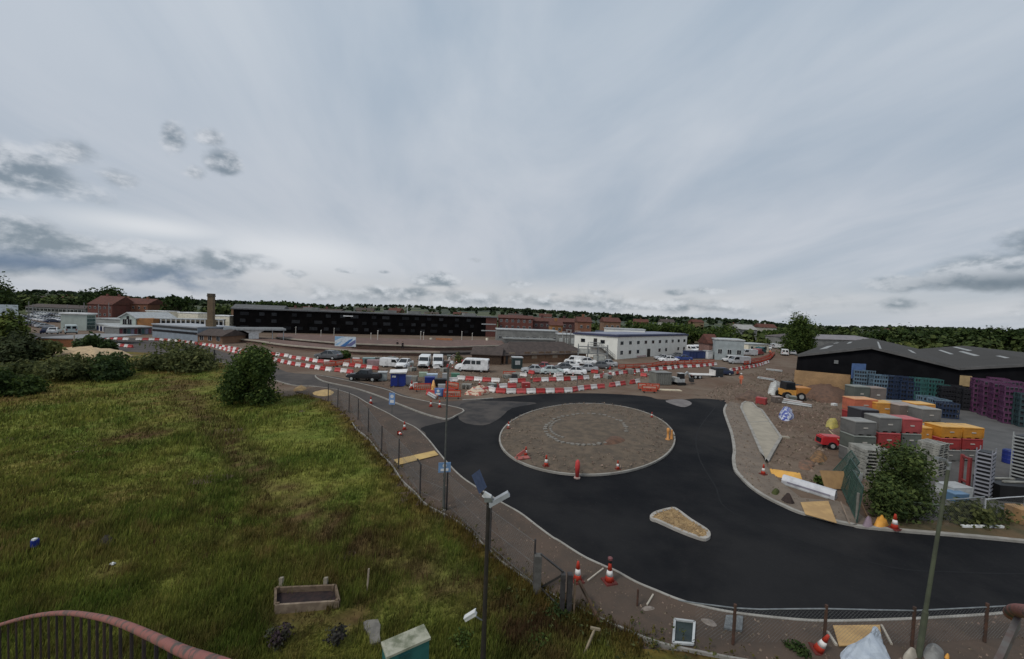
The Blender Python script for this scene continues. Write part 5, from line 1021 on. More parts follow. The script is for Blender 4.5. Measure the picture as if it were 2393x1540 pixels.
# orange retaining wall and deck
a, b = g('Q', 300, 700), g('Q', 615, 705); loc, rz, L = frame(a, b); hw_ = hz(a, 'Q', 300, 628); t = thing('retaining_wall', 'weathered orange brick wall carrying a pale grey deck', 'wall', loc, rz)
MB().box(0, L, 0, .5, 0, hw_).build('wall', mat('orange weathered brick', (.36, .13, .042), (.22, .085, .035), 3, .9, kind='brick'), t); MB().box(-.5, L + 2.5, -.1, 15, hw_, hw_ + .15).build('deck', mat('deck grey', (.26, .26, .26), (.2, .2, .2), .6, .85), t)
for o in [o for o in COL.objects if o.get('label', '').endswith('grey deck above the orange wall') or o.get('label', '').endswith('end of the grey deck')]:
    d = ray(*disp('Q', {'navy car on the grey deck above the orange wall': 395, 'white car on the grey deck above the orange wall': 450}.get(o['label'], 590), 588)); tt = (EYE - hw_ - .15) / -d.z; o.location = (d.x * tt, d.y * tt, hw_ + .155)
# hoarding at the far left
p = at('Q', -25, 470, 125); p.z = 0; zt = at('Q', 0, 345, 125).z; t = thing('advert_hoarding', 'white hoarding panel at the far left edge under the big tree', 'hoarding', p, .5); MB().box(-4.5, 4.5, -.1, .1, zt - 3.6, zt).build('panel', P('hoarding white', (.55, .62, .64)), t)
for x in (-3, 0, 3): MB().box(x - .1, x + .1, .12, .3, 0, zt).build('post', DKMETAL, t)

# ---------------------------------------------------------------- compound clutter
def cabin(name, label, cat, k, x0, x1, y, ytop, D, m, roofm, extras=None, rz=None):
    a, b = g(k, x0, y), g(k, x1, y); loc, rz_, L = frame(a, b); h = hz(a, k, x0, ytop); t = thing(name, label, cat, loc, rz_ if rz is None else rz)
    MB().box(0, L, 0, D, .08, h).build('body', m, t); MB().box(-.08, L + .08, -.08, D + .08, h, h + .10).build('roof', roofm, t)
    for x in (.1, L - .25): MB().box(x, x + .15, .1, D - .1, 0, .08).build('skid', DKMETAL, t)
    if extras: extras(t, L, h, D)
    return t
def blue_ex(t, L, h, D):
    MB().add([(-.15, -.2, h + .1), (L + .15, -.2, h + .18), (L + .2, D + .1, h + .35), (-.2, D + .1, h + .22), (-.15, -.2, h + .18), (L + .15, -.2, h + .26), (L + .2, D + .1, h + .42), (-.2, D + .1, h + .3)], [(0, 3, 2, 1), (4, 5, 6, 7), (0, 1, 5, 4), (1, 2, 6, 5), (2, 3, 7, 6), (3, 0, 4, 7)]).build('tarpaulin', BWHITE, t)
    MB().box(L * .1, L * .35, -.03, .02, h * .72, h * .86).build('notice', WHITE, t); MB().box(L * .45, L * .55, -.04, .02, .15, h * .9).build('door_frame', P('deep blue', (.008, .018, .12)), t)
cabin('site_cabin', 'bright blue cabin under a white sheet beside the black pickup', 'cabin', 'C', 770, 955, 1240, 1075, 1.6, BLUE, BWHITE, blue_ex)
cabin('water_tank', 'pale square water tank between the black pickup and blue cabin', 'tank', 'C', 615, 720, 1168, 1065, 1.2, P('pale tank', (.40, .44, .42)), GREYL)
cabin('blue_container', 'dark blue container behind the blue car by the white office', 'container', 'E', 395, 625, 785, 695, 2.4, P('container blue', (.02, .04, .14)), P('container roof', (.03, .04, .10)), lambda t, L, h, D: [MB().box(L * (i + .2) / 6, L * (i + .5) / 6, -.05, .02, .15, h - .1).build('corrugation', P('container blue', (.02, .04, .14)), t) for i in range(6)])
cabin('site_hut', 'white hut between the blue container and the blue-grey car', 'hut', 'E', 630, 690, 790, 690, 1.8, WHITE, GREYL)
cabin('generator_box', 'grey-green ribbed site box beside the bundled orange barriers', 'site box', 'E', -20, 170, 1118, 965, 2.0, mat('box grey green', (.19, .19, .165), (.14, .14, .12), 1.5, .8), GREYB, lambda t, L, h, D: [MB().box(L * (i + .3) / 7, L * (i + .5) / 7, -.04, .02, .15, h - .1).build('rib', GREYB, t) for i in range(7)])
def digger(label, k, x, y, rz, m, sc=1.0):
    t = thing('excavator', label, 'digger', g(k, x, y), rz); t.scale = (sc,) * 3
    for s in (-1, 1): MB().xprism([(-.95, .18), (-.75, 0), (.75, 0), (.95, .18), (.95, .38), (.75, .55), (-.75, .55), (-.95, .38)], -.2, .2).build('track', BLACKP, t).matrix_local = Matrix.Translation((0, s * .75, 0)) @ Matrix.Rotation(R(90), 4, 'Z')
    MB().box(-1.1, .7, -.85, .85, .6, 1.25).box(-1.15, -.5, -.8, .8, 1.25, 1.5).build('body', m, t); c = MB().box(-.45, .65, -.8, .1, 1.25, 2.25, taper=.9).build('cab', BLACKP, t)
    MB().box(.62, .66, -.7, 0, 1.4, 2.1).build('windscreen', GLASS, c); MB().box(-.5, .68, -.85, .15, 2.25, 2.33).build('roof', m, c)
    MB().bar((.6, .35, 1.1), (2.2, .35, 2.4), .25, .32).bar((2.15, .35, 2.45), (2.9, .35, 1.2), .2, .25).build('boom', m, t); MB().xprism([(-.25, .5), (.3, .6), (.35, 1.2), (-.1, 1.25)], .0, .8).build('bucket', DKMETAL, t).location = (2.6, 0, 0); return t
digger('small grey digger beside the grey-green site box', 'E', 265, 1110, .3, GREYL, .8)
# yellow dumper
p = g('E', 1640, 1290); t = thing('dumper', 'yellow dumper with black cab and orange skip on the earth bank', 'dumper', p, -.1)
MB().box(-1.0, .45, -.8, .8, .55, 1.35).build('body', YEL, t); cb = MB().box(-.85, .35, -.75, .75, 1.36, 2.35, taper=.92).build('cab', BLACKP, t); MB().box(-.75, .2, -.76, -.70, 1.55, 2.15).build('window', GLASS, cb)
MB().add([(.55, -.85, .8), (1.7, -.85, .95), (1.7, .85, .95), (.55, .85, .8), (.45, -1.0, 1.7), (2.15, -1.0, 1.75), (2.15, 1.0, 1.75), (.45, 1.0, 1.7)], [(0, 3, 2, 1), (0, 1, 5, 4), (1, 2, 6, 5), (2, 3, 7, 6), (3, 0, 4, 7), (4, 5, 6, 7)]).build('skip', P('orange yellow', (.52, .20, .02)), t); wheels(t, (1.0, -.7), .98, .55, .35)
# heaps on the works
g2 = lambda k, pts: [g(k, *p) for p in pts]
heap('earth_bank', g2('E', [(1900, 1290), (1800, 1250), (1790, 1190), (2000, 1120), (2200, 1150), (2400, 1230), (2330, 1330), (2060, 1340)]), 1.3, SOIL, 'bare earth bank in front of the warehouse brick plinth', 'earth bank', rough=.4)
heap('rubble_heap', g2('E', [(960, 1290), (1050, 1230), (1200, 1215), (1330, 1270), (1300, 1320), (1100, 1320)]), .7, mat('rubble soil', (.16, .10, .07), (.09, .06, .045), 2.5, .95, bump=.8, space='World'), 'rubble and soil at the top of the kerbed footway', 'rubble', rough=.6)
heap('earth_bank', g2('E', [(350, 1080), (700, 1015), (1100, 1000), (1250, 1040), (1000, 1100), (600, 1130)]), .5, EARTH, 'long low earth bank between the far barriers and the roundabout', 'earth bank')
heap('sheeted_heap', g2('E', [(1370, 1215), (1420, 1110), (1500, 1085), (1545, 1130), (1500, 1210), (1440, 1235)]), 1.0, mat('white sheet', (.56, .55, .51), (.36, .34, .31), 2, .6), 'heap under crumpled white sheeting left of the yellow dumper', 'heap', rough=.5)
heap('sheeted_heap', g2('G', [(752, 300), (770, 245), (830, 215), (880, 255), (895, 305), (820, 330)]), .9, mat('blue white sheet', (.50, .52, .58), (.05, .07, .28), 3.5, .6, space='World', lo=.45, hi=.55), 'heap of blue and white sheeting on the bare earth', 'heap', rough=.6)
heap('yellow_heap', g2('G', [(1190, 370), (1215, 320), (1290, 310), (1310, 370), (1270, 405), (1215, 400)]), .55, mat('yellow sheet', (.52, .42, .09), (.36, .30, .10), 3, .7), 'crumpled yellow sheeting with a long handle above the red machine', 'heap', rough=.6)
heap('plank_heap', g2('G', [(1040, 690), (1080, 620), (1140, 610), (1210, 670), (1150, 720)]), .3, mat('broken timber', (.26, .14, .06), (.10, .065, .04), 3.5, .9, space='World'), 'scattered broken timber on the bare earth below the red machine', 'timber', rough=.8)
heap('plank_heap', g2('G', [(930, 760), (960, 690), (1060, 700), (1100, 760), (1010, 790)]), .18, mat('orange rubble', (.22, .12, .075), (.11, .08, .06), 3.5, .95, space='World'), 'low spread of brick rubble left of the broken timber', 'rubble', rough=.8)
heap('debris_heap', g2('C', [(1690, 1340), (1760, 1290), (1880, 1250), (2020, 1270), (1990, 1330), (1850, 1350)]), .7, mat('cream and red waste', (.55, .45, .33), (.36, .10, .07), 2.2, .8, space='World', lo=.45, hi=.55), 'heap of cream and red waste at the left end of the lower barrier row', 'waste heap', rough=.7)
heap('gravel_heap', g2('N', [(280, 190), (360, 150), (420, 185), (350, 210)]), .4, SANDY, 'small yellow gravel heap on the old road verge by the tall bush', 'gravel heap')
heap('sand_spill', g2('N', [(440, 235), (490, 195), (620, 185), (690, 215), (650, 250), (540, 265)]), .22, mat('bright sand', (.50, .34, .15), (.38, .26, .12), 2.5, .95, bump=.5, space='World'), 'low spill of bright yellow sand beside the old road fence', 'sand', rough=.4)
# small things in the compound
def crate(label, k, x, y, sx, sy, sz, m, rz=.2, name='plastic_box', cat='box', lid=True, z=0):
    t = thing(name, label, cat, g(k, x, y, z), rz); MB().box(-sx / 2, sx / 2, -sy / 2, sy / 2, 0, sz, taper=1.04).build('body', m, t)
    if lid: MB().box(-sx * .53, sx * .53, -sy * .53, sy * .53, sz, sz + .06).build('lid', m, t)
    return t
crate('blue tank under a pale cover behind the yellow bag in the clutter', 'C', 1260, 1200, 1.3, 1.0, .9, BLUE, name='water_bowser', cat='bowser'); crate('pale cover box on the right of the blue tank', 'C', 1290, 1140, 1.5, 1.0, .7, P('pale blue cover', (.42, .52, .62)))
crate('black skip in the clutter right of the yellow sack', 'C', 1395, 1225, 1.5, 1.0, .9, BLACKP, name='mini_skip', cat='skip'); crate('grey-white box just below the black skip', 'C', 1410, 1255, .9, .6, .45, GREYL); crate('blue plastic box nearest the road in the clutter', 'C', 1375, 1350, 1.0, .8, .8, P('box blue', (.06, .10, .30)))
crate('small white crate left of the tall red cone', 'C', 990, 1210, .8, .8, 1.1, P('crate white', (.48, .48, .47))); crate('upright grey crate left of the black skip', 'C', 1450, 1180, .7, .7, 1.2, GREYL); crate('green crate above the upper barrier row\'s left end', 'C', 1580, 1130, 1.2, .8, .7, P('green crate', (.08, .22, .14)))
crate('pale green crate by the two nose-on vans', 'C', 1180, 1110, 1.2, .8, .6, P('pale green', (.36, .46, .34)))
for (x, y, c, lb) in [(500, 920, 'teal grey', 'teal-grey pallet beside the orange barriers near the white van'), (560, 950, 'rose', 'rose-pink pallet pile just left of the white van')]: crate(lb, 'C', x, y + 20, 2.0, 1.2, .9, P(c, dict(rose=(.38, .24, .24)).get(c, (.22, .32, .31))), name='pallet_pile', cat='pallets')
heap('yellow_sack', [g('C', 1275, 1290), g('C', 1290, 1230), g('C', 1325, 1220), g('C', 1335, 1280), g('C', 1300, 1300)], 1.0, YEL, 'yellow sack standing left of the black skip', 'sack')
for i, (x, y, lb) in enumerate([(780, 250, 0)]): pass
heap('sheet_roll', g2('D', [(2020, 965), (2090, 945), (2120, 958), (2060, 975)]), .35, BWHITE, 'white roll lying behind the grey-green site box', 'roll'); tag(MB().box(-1.6, 1.6, -.5, .5, 0, .10).build('board', P('cream board', (.55, .45, .30))), 'cream board lying on the earth above the far kerb', 'board').location = g('E', 150, 1180)
# machines on the right
p = g('G', 1225, 575); t = thing('compressor', 'red wheeled compressor on the bare earth by the yard fence', 'compressor', p, -.15)
MB().box(-.85, .85, -.5, .5, .35, .95, taper=.9).build('body', P('machine red', (.52, .02, .025), .35), t); MB().box(-.6, .6, -.42, .42, .95, 1.02).build('cover', P('machine red light', (.58, .06, .06), .35), t); MB().bar((.8, 0, .45), (1.7, -.1, .3), .07).build('towbar', DKMETAL, t); wheels(t, (-.1,), .6, .3, .14); MB().box(-.86, -.8, -.3, .3, .45, .8).build('grille', BLACKP, t)
tag(MB().tube([g('G', 1225, 415, .3), g('G', 1310, 500, .9)], .05, 6).build('shovel_handle', P('pale timber', (.48, .34, .17))), 'pale timber pole leaning from the yellow sheeting to the compressor', 'pole')
crate('small white bag on the earth above the yellow sheeting', 'G', 1270, 182, .55, .4, .3, WHITE, name='bag', cat='bag', lid=False)
p = g('G', 815, 845); t = thing('orange_board', 'bright orange-yellow board tilted on the edge of the footway', 'board', p, -.35); MB().box(-.85, .85, -.35, .35, .1, .16).build('sheet', P('board amber', (.66, .32, .02)), t).rotation_euler = (.45, 0, 0); MB().bar((-.7, .2, 0), (-.7, .25, .3), .06).bar((.7, .2, 0), (.7, .25, .3), .06).build('leg', DKMETAL, t)
a, b = g('G', 790, 905), g('G', 1285, 1060); loc, rz, L = frame(a, b); t = thing('wrapped_barrier', 'long white plastic-wrapped beam lying along the footway edge', 'beam', loc, rz); MB().xprism([(-.25, 0), (.25, 0), (.28, .25), (.12, .52), (-.12, .52), (-.28, .25)], 0, L).build('beam', P('white wrap', (.66, .66, .68), .3), t); MB().xprism([(-.29, .18), (-.265, .18), (-.265, .26), (-.29, .26)], .3, L - .2).build('strap', P('lilac grey strap', (.30, .28, .34)), t); MB().xprism([(-.32, 0), (.3, 0), (.3, .05), (-.32, .05)], -.1, L * .9).build('runner', GREYL, t)
def ply(label, k, pts, z, m=PLY, name='plywood_sheet'):
    v = [g(k, *p, z) for p in pts]; o = tag(MB().prism(v, z - .03, z).build(name, m), label, 'board'); return o
ply('two plywood sheets laid as a crossing at the right kerb', 'G', [(955, 1085), (1215, 1072), (1295, 1278), (1000, 1195)], .16); ply('long yellow board ramp across the left footway', 'N', [(1225, 840), (1605, 755), (1645, 795), (1265, 890)], .17, mat('yellow board', (.56, .38, .14), (.44, .29, .11), 1.5, .7), 'board_ramp')
ply('plywood sheet on the footway in the bottom right foreground', 'M', [(660, 900), (1085, 895), (1110, 1070), (715, 1085)], .16)
p = g('G', 835, 1095); tag(MB().lathe([(.36, 0), (.30, .15), (.08, .55), (.03, .58)], 8).build('dark_bag', mat('dark sacking', (.05, .035, .03), (.03, .022, .02), 3, .9)), 'small dark peaked bag on the right footway near the plywood', 'bag').location = p
heap('weed_tuft', [g('G', *q, .1) for q in [(680, 1000), (720, 960), (760, 985), (730, 1020)]], .2, LEAFO, 'grey-green rubble tuft on the right footway', 'rubble')
for k, pts, m, lb in [('H', [(395, 1270), (420, 1215), (500, 1200), (560, 1255), (480, 1290)], YEL, 'torn yellow sack at the kerb by the leafy bush'), ('H', [(262, 1275), (300, 1215), (365, 1225), (370, 1285)], P('mauve sack', (.24, .17, .20)), 'mauve sack at the kerb left of the yellow one')]: heap('rubble_sack', [g(k, *q, .1) for q in pts], .4, m, lb, 'sack', rough=.5)
tag(MB().bar((-1.1, 0, .06), (1.1, .1, .06), .12, .10).build('kerb_stone', WHITE), 'white bar lying on the verge right of the lamp post', 'bar').location = g('H', 1600, 1290, .09)
# ---------------------------------------------------------------- yard: tubs, pallets, crates
TUB = dict(grey=P('tub grey', (.150, .145, .135)), green=P('tub grey green', (.125, .135, .115)), brown=P('tub brown grey', (.17, .135, .115)), red=P('tub red', (.33, .026, .024)), orange=P('tub orange', (.46, .09, .025)), yellow=P('tub yellow', (.56, .225, .010)), dark=P('tub dark', (.035, .035, .04)))
def make_tub(c):
    def f():
        t = thing('bulk_tub', 'x', 'tub'); m = TUB[c]     # unit tub: 1 wide, 1 deep, 1 high, front at y=0
        MB().box(.015, .985, .02, .98, .10, .93).box(0, 1, 0, 1, .90, .95).box(.0, .05, .005, .06, .1, .9).box(.95, 1, .005, .06, .1, .9).box(.03, .2, .03, .97, 0, .10).box(.42, .58, .03, .97, 0, .1).box(.8, .97, .03, .97, 0, .1).build('body', m, t)
        MB().box(.01, .99, .01, .99, .951, 1.0, taper=.97).build('lid', P('tub lid ' + c, tuple(min(.8, x * 1.25 + .03) for x in m.node_tree.nodes['Principled BSDF'].id_data.nodes['Principled BSDF'].inputs['Base Color'].default_value[:3]) if False else {'grey': (.27, .26, .235), 'green': (.25, .265, .235), 'brown': (.30, .23, .19), 'red': (.42, .06, .06), 'orange': (.56, .26, .09), 'yellow': (.62, .33, .05), 'dark': (.07, .07, .075)}[c]), t)
        MB().box(.40, .60, -.012, .015, .50, .58).build('label_plate', P('pale tag', (.50, .46, .40)), t); return t
    return f
WORD = {0: 'bottom', 1: 'middle', 2: 'top'}
def stack(x0, x1, yt, Y, cols, where, D=1.35, k='F'):       # colours from the top down
    a, b = at(k, x0, yt, Y), at(k, x1, yt, Y); w_ = b.x - a.x; h = a.z / len(cols); n = len(cols)
    for i, c in enumerate(cols):
        lv = n - 1 - i; nm = 'single' if n == 1 else ('top' if i == 0 else ('bottom' if lv == 0 else ('second from the top' if n > 3 and i == 1 else 'middle' if n == 3 else 'second from the bottom')))
        place('tub' + c, make_tub(c), '%s %s tub, stack %s' % (nm, dict(green='grey-green', brown='brownish grey', dark='blackish').get(c, c), where), (a.x + random.uniform(-.02, .02), Y, .02 + lv * h), random.uniform(-.02, .02), 'bulk tubs stacked in the yard', (w_ * .985, D, h * .985))
stack(655, 795, 800, 43, ['green', 'grey'], 'farthest left by the warehouse wall'); stack(802, 940, 812, 43, ['brown', 'grey'], 'right beside the farthest left one')
stack(655, 868, 912, 35.0, ['orange', 'red', 'grey'], 'with orange-red top at the fence'); stack(850, 1048, 945, 34.6, ['yellow', 'grey', 'grey'], 'with yellow top behind the front row'); stack(1000, 1195, 945, 36.6, ['grey', 'grey', 'grey'], 'hidden behind the yellow-topped'); stack(1055, 1240, 968, 33.8, ['brown', 'grey', 'green'], 'with brown-grey top right of the yellow-topped')
stack(1200, 1380, 955, 36.0, ['yellow', 'grey', 'grey'], 'with a yellow lid behind the tall grey one'); stack(1255, 1430, 1000, 32.6, ['grey', 'yellow', 'grey'], 'of tall grey tubs round a yellow one'); stack(718, 880, 1008, 31.4, ['dark', 'grey', 'grey'], 'with dark top behind the front left')
stack(664, 860, 1112, 28.6, ['grey', 'green', 'grey'], 'at the front left corner by the fence'); stack(878, 1080, 1075, 29.0, ['grey', 'red', 'grey'], 'second from the fence in the front row'); stack(1085, 1260, 1090, 29.4, ['red', 'green', 'grey'], 'with red-lidded top in mid front row')
stack(1265, 1350, 1165, 30.6, ['yellow', 'grey'], 'narrow, yellow-topped, right of the red-lidded'); stack(1352, 1425, 1168, 31.2, ['grey', 'grey'], 'narrow and grey left of the yellow pair')
stack(1432, 1618, 1158, 30.0, ['yellow', 'red', 'grey'], 'left one of the yellow-over-red pair'); stack(1622, 1806, 1165, 30.2, ['yellow', 'red', 'grey'], 'right one of the yellow-over-red pair')
def make_pallet(m):
    def f():
        mb = MB()
        for i in range(7): mb.box(-.6, .6, -.5 + i * .15, -.40 + i * .15, .11, .135)
        for x in (-.6, -.06, .48): mb.box(x, x + .12, -.5, .5, 0, .11)
        return tag(mb.build('pallet', m), 'x', 'pallet')
    return f
PALW = mat('bleached timber', (.34, .33, .29), (.22, .215, .19), 4, .85); PALT = P('teal plastic', (.035, .12, .11)); PALB = P('navy plastic', (.02, .035, .075)); PALG = P('ice blue plastic', (.13, .20, .26)); PURP = P('purple plastic', (.115, .035, .092)); PALK = P('charcoal plastic', (.022, .022, .026))
def pile(key, m, k, x, y, n, label, group, rz=0, sc=1.0, z=0.02, step=.145):
    p = g(k, x, y, z) if not isinstance(k, Vector) else k
    for i in range(n): place('pal' + key, make_pallet(m), label, (p.x + random.uniform(-.04, .04), p.y + random.uniform(-.04, .04), z + i * step * (sc if not isinstance(sc, tuple) else sc[2])), rz + random.uniform(-.04, .04), group, sc)
pile('w', PALW, 'F', 1330, 1560, 13, 'bleached timber pallet in the leaning pile behind the leafy yard bush', 'bleached pallets behind the leafy bush', .4, 1.15); pile('w', PALW, 'F', 780, 1590, 9, 'bleached timber pallet in the low pile at the yard fence corner', 'bleached pallets at the fence corner', -.1, 1.5)
def make_crate(m):
    def f():
        t = thing('tray_crate', 'x', 'crate'); mb = MB().box(-.6, .6, -.5, .5, 0, .05)
        for s in (-1, 1):
            mb.box(-.6, .6, s * .5 - .02, s * .5 + .02, .05, .10).box(-.6, .6, s * .5 - .02, s * .5 + .02, .36, .44).box(s * .6 - .02, s * .6 + .02, -.5, .5, .05, .10).box(s * .6 - .02, s * .6 + .02, -.5, .5, .36, .44)
            for q in range(6): mb.box(-.6 + q * .228, -.54 + q * .228, s * .5 - .018, s * .5 + .018, .1, .36)
            for q in range(4): mb.box(s * .6 - .018, s * .6 + .018, -.45 + q * .28, -.39 + q * .28, .1, .36)
        mb.build('basket', m, t); MB().box(-.52, .52, -.42, .42, .051, .30).build('filling', P(m.name + ' filling', tuple(c * .6 for c in m.node_tree.nodes['Principled BSDF'].inputs['Base Color'].default_value[:3]) if False else (.03, .03, .035)), t); return t
    return f
def crates(key, m, k, x, y, n, label, group, rz=0.0, sc=1.0, rows=1):
    p = g(k, x, y, .02)
    for i in range(n): place('crt' + key, make_crate(m), label, (p.x + random.uniform(-.03, .03), p.y + random.uniform(-.03, .03), .02 + i * .44 * (sc[2] if isinstance(sc, tuple) else sc)), rz + random.uniform(-.03, .03), group, sc)
for i, (x, y) in enumerate([(1760, 1030), (1850, 1062), (1940, 1092), (2040, 1128)]): crates('p', PURP, 'F', x, y, 7, 'purple slatted crate in the %s tall purple stack by the warehouse' % ('leftmost', 'second', 'third', 'rightmost')[i], 'purple crates stack ' + 'abcd'[i], -.62, 1.35)
for i, (x, y) in enumerate([(1790, 985), (1900, 1015), (2010, 1055)]): crates('p', PURP, 'F', x, y, 7, 'purple slatted crate in the hidden stacks against the black wall', 'purple crates rear stacks', -.62, 1.35)
for i, (x, y) in enumerate([(2120, 1140), (2180, 1160)]): crates('t', P('dark teal plastic', (.03, .06, .065)), 'F', x, y, 6, 'dark teal crate in the stack right of the purple ones', 'dark teal crates', -.62, 1.35)
for i, (x, y, c) in enumerate([(1530, 985, 'k'), (1600, 1000, 'k'), (1660, 1012, 'k'), (1500, 960, 'k')]): crates('k', PALK, 'F', x, y, 5, 'charcoal crate in the dark stacks under the tan door panel', 'charcoal crates', -.5, 1.25)
spots = [(850, 915, 'g', 6), (905, 918, 'g', 6), (970, 925, 'b', 6), (1030, 930, 'b', 6), (1090, 938, 'b', 6), (1150, 945, 'b', 5), (1210, 950, 't', 6), (1270, 955, 't', 6), (1330, 962, 't', 6), (1390, 972, 't', 5), (1450, 985, 'k', 5), (1290, 1010, 'g', 3), (1400, 1040, 'g', 3), (1460, 1075, 'b', 3)]
lbl = dict(g='ice-blue crate in the stacks between the tubs and the black warehouse wall', b='navy crate in the stacks between the tubs and the black warehouse wall', t='teal crate in the stacks below the warehouse roof valley', k='charcoal crate at the right end of the teal stacks')
mm = dict(g=PALG, b=PALB, t=PALT, k=PALK)
for (x, y, c, n_) in spots: crates(c + '2', mm[c], 'F', x, y, n_, lbl[c], 'yard crates ' + dict(g='ice blue', b='navy', t='teal', k='charcoal')[c], -.3, 1.3)
for i, x in enumerate((690, 760, 830, 900, 960)): crates('g2', PALG, 'F', x, 880, 7, 'ice-blue crate stacked high behind the farthest tubs', 'ice-blue crates behind the farthest tubs', -.6, 1.2)
pile('i', PALG, 'F', 1200, 915, 10, 'pale blue pallet in the middle pile of the yard', 'pale blue pallets', .2, 1.4); pile('y', mat('raw pine', (.42, .31, .16), (.33, .24, .12), 4, .8), 'F', 1440, 935, 11, 'raw pine pallet in the narrow pile by the teal crates', 'raw pine pallets', .2, 1.0)
a = at('F', 690, 675, 52); tag(MB().box(-1.4, 1.4, -.05, .05, 0, 2.2).build('wall_banner', P('blue banner', (.06, .13, .30))), 'blue banner board on the black warehouse wall above the far tubs', 'banner').location = on_wall('F', 690, 730) + Vector((.0, -.35, 0))
# stacked frames, chrome racks and bins at the right edge
def rack(label, k, x, y, n, m, rz, w_=1.1, d_2=.9, step=.24, lean=.0, name='wire_rack'):
    p = g(k, x, y, .02); t = thing(name, label, 'rack', p, rz); mb = MB()
    for i in range(n):
        z = .05 + i * step; s = 1; 
        for u in (-1, 1): mb.bar((-w_ / 2, u * d_2 / 2, z), (w_ / 2, u * d_2 / 2, z), .05, .09); mb.bar((u * w_ / 2, -d_2 / 2, z), (u * w_ / 2, d_2 / 2, z), .05, .09)
        for q in range(5): mb.bar((-w_ / 2 + (q + .5) * w_ / 5, -d_2 / 2, z), (-w_ / 2 + (q + .5) * w_ / 5, d_2 / 2, z), .03, .03)
    mb.build('shelf_frames', m, t); mb = MB()
    for u in (-1, 1):
        for v in (-1, 1): mb.bar((u * w_ / 2, v * d_2 / 2, 0), (u * w_ / 2, v * d_2 / 2, n * step + .1), .05)
    mb.build('uprights', m, t); MB().box(-w_ / 2 + .06, w_ / 2 - .06, -d_2 / 2 + .05, d_2 / 2 - .05, .02, n * step - .1).build('dark_load', P('dark load', (.02, .02, .022)), t); return t
rack('tall stack of chrome wire trays right of the red tubs', 'H', 1590, 945, 12, P('chrome grey', (.26, .26, .29)), .55, .95, .62); rack('tall stack of striped white trays at the right picture edge', 'H', 2075, 760, 13, P('stripe white', (.34, .35, .34)), .3, 1.6, .9); rack('second tall stack of striped white trays beyond the right edge', 'H', 2330, 830, 13, P('stripe white', (.42, .43, .42)), -.2, 2.0, 1.2)
p = g('H', 1440, 880, .02); t = thing('red_frame', 'rusty red steel frame standing beside the chrome wire trays', 'frame', p, .1)
MB().bar((-.1, 0, 0), (-.1, 0, 2.1), .14).bar((.2, .6, 0), (.2, .6, 2.1), .14).bar((-.1, 0, 2.0), (.2, .6, 2.0), .12).bar((-.1, 0, .5), (.2, .6, .5), .12).build('frame', P('rust red', (.24, .02, .018)), t)
p = g('H', 1890, 575, .02); t = thing('drum', 'blue drum standing on the yard before the striped trays', 'drum', p); MB().lathe([(.40, 0), (.42, .03), (.42, .3), (.44, .33), (.42, .36), (.42, .62), (.44, .65), (.42, .68), (.42, .95), (.39, 1.0)], 18).build('barrel', BLUE, t, smooth=False); MB().lathe([(.37, 1.0), (.36, 1.03)], 18).build('lid', P('drum lid', (.02, .04, .16)), t)
crate('black open crate under the striped trays at the right edge', 'H', 1900, 950, 2.6, 1.6, .95, BLACKP, -.15, 'black_bin', 'bin', False, .02)
for i, (x, y, z, q) in enumerate([(1870, 800, .98, .1), (1960, 860, .98, -.4)]): tag(MB().bar((-.8, 0, .05), (.8, 0, .05), .12, .09).build('timber_batten', PALW), ('upper' if i == 0 else 'lower') + ' pale batten lying across the black open crate', 'batten').location = (g('H', 1900, 950).x + i * .3 - .3, g('H', 1900, 950).y + .3 - i * .5, .98)
crate('tan cardboard box behind the yard fence at the right edge', 'H', 2010, 1225, .9, .7, .75, mat('cardboard', (.40, .24, .11), (.32, .19, .09), 2, .85), 0, 'cardboard_box', 'box', True, .05)
crate('grey flat crate pile at the foot of the lamp post', 'H', 1270, 930, 1.3, .9, .6, GREYL, .1, 'flat_crate', 'crate', True); crate('blue crate between the lamp post and the chrome wire trays', 'H', 1290, 985, .9, .6, .45, P('steel blue', (.10, .19, .30)), .1, 'flat_crate', 'crate'); crate('white box half hidden in the leafy bush by the fence', 'H', 185, 760, .5, .5, .55, P('white box', (.5, .5, .47)), .2, 'small_box', 'box', False)

# ---------------------------------------------------------------- fences
WIRE = mat('fence wire', (.16, .165, .16), (.12, .12, .12), 3, .5, .5); POSTC = mat('concrete post', (.12, .115, .105), (.08, .075, .068), 4, .9); POSTS = mat('steel post', (.055, .052, .05), (.035, .03, .03), 4, .7)
def chain(mb, a, b, h, z0=.15, step=.16, th=.003):
    L = (b - a).length; d = (b - a) / L; n = int((L + h) / step)
    for i in range(n):
        for sgn in (1, -1):
            u0 = i * step - (h if sgn > 0 else 0); u1 = u0 + h; 
            if sgn < 0: u0, u1 = u1, u0
            za, zb = z0, z0 + h; pts = []
            lo_u, hi_u = (u0, u1)
            f0 = 0.0; f1 = 1.0
            if u1 != u0:
                ts = sorted([(0 - u0) / (u1 - u0), (L - u0) / (u1 - u0)]); f0 = max(0, ts[0]); f1 = min(1, ts[1])
            if f1 - f0 < .02: continue
            p0 = a + d * (u0 + (u1 - u0) * f0); p1 = a + d * (u0 + (u1 - u0) * f1); p0.z = za + h * f0; p1.z = za + h * f1
            nrm = Vector((-d.y, d.x, 0)) * th; upv = Vector((0, 0, th * 1.4)); o = len(mb.v)
            mb.add([p0 + upv, p0 + nrm, p0 - nrm, p1 + upv, p1 + nrm, p1 - nrm], [(0, 1, 4, 3), (1, 2, 5, 4), (2, 0, 3, 5)])
fp = [g('N', *p, .1) for p in [(610, 300), (700, 350), (805, 400), (890, 470), (985, 580), (1110, 780), (1270, 930), (1470, 1190), (1720, 1310)]] + [g('K', 460, 700, .1), g('K', 805, 1000, .1)]
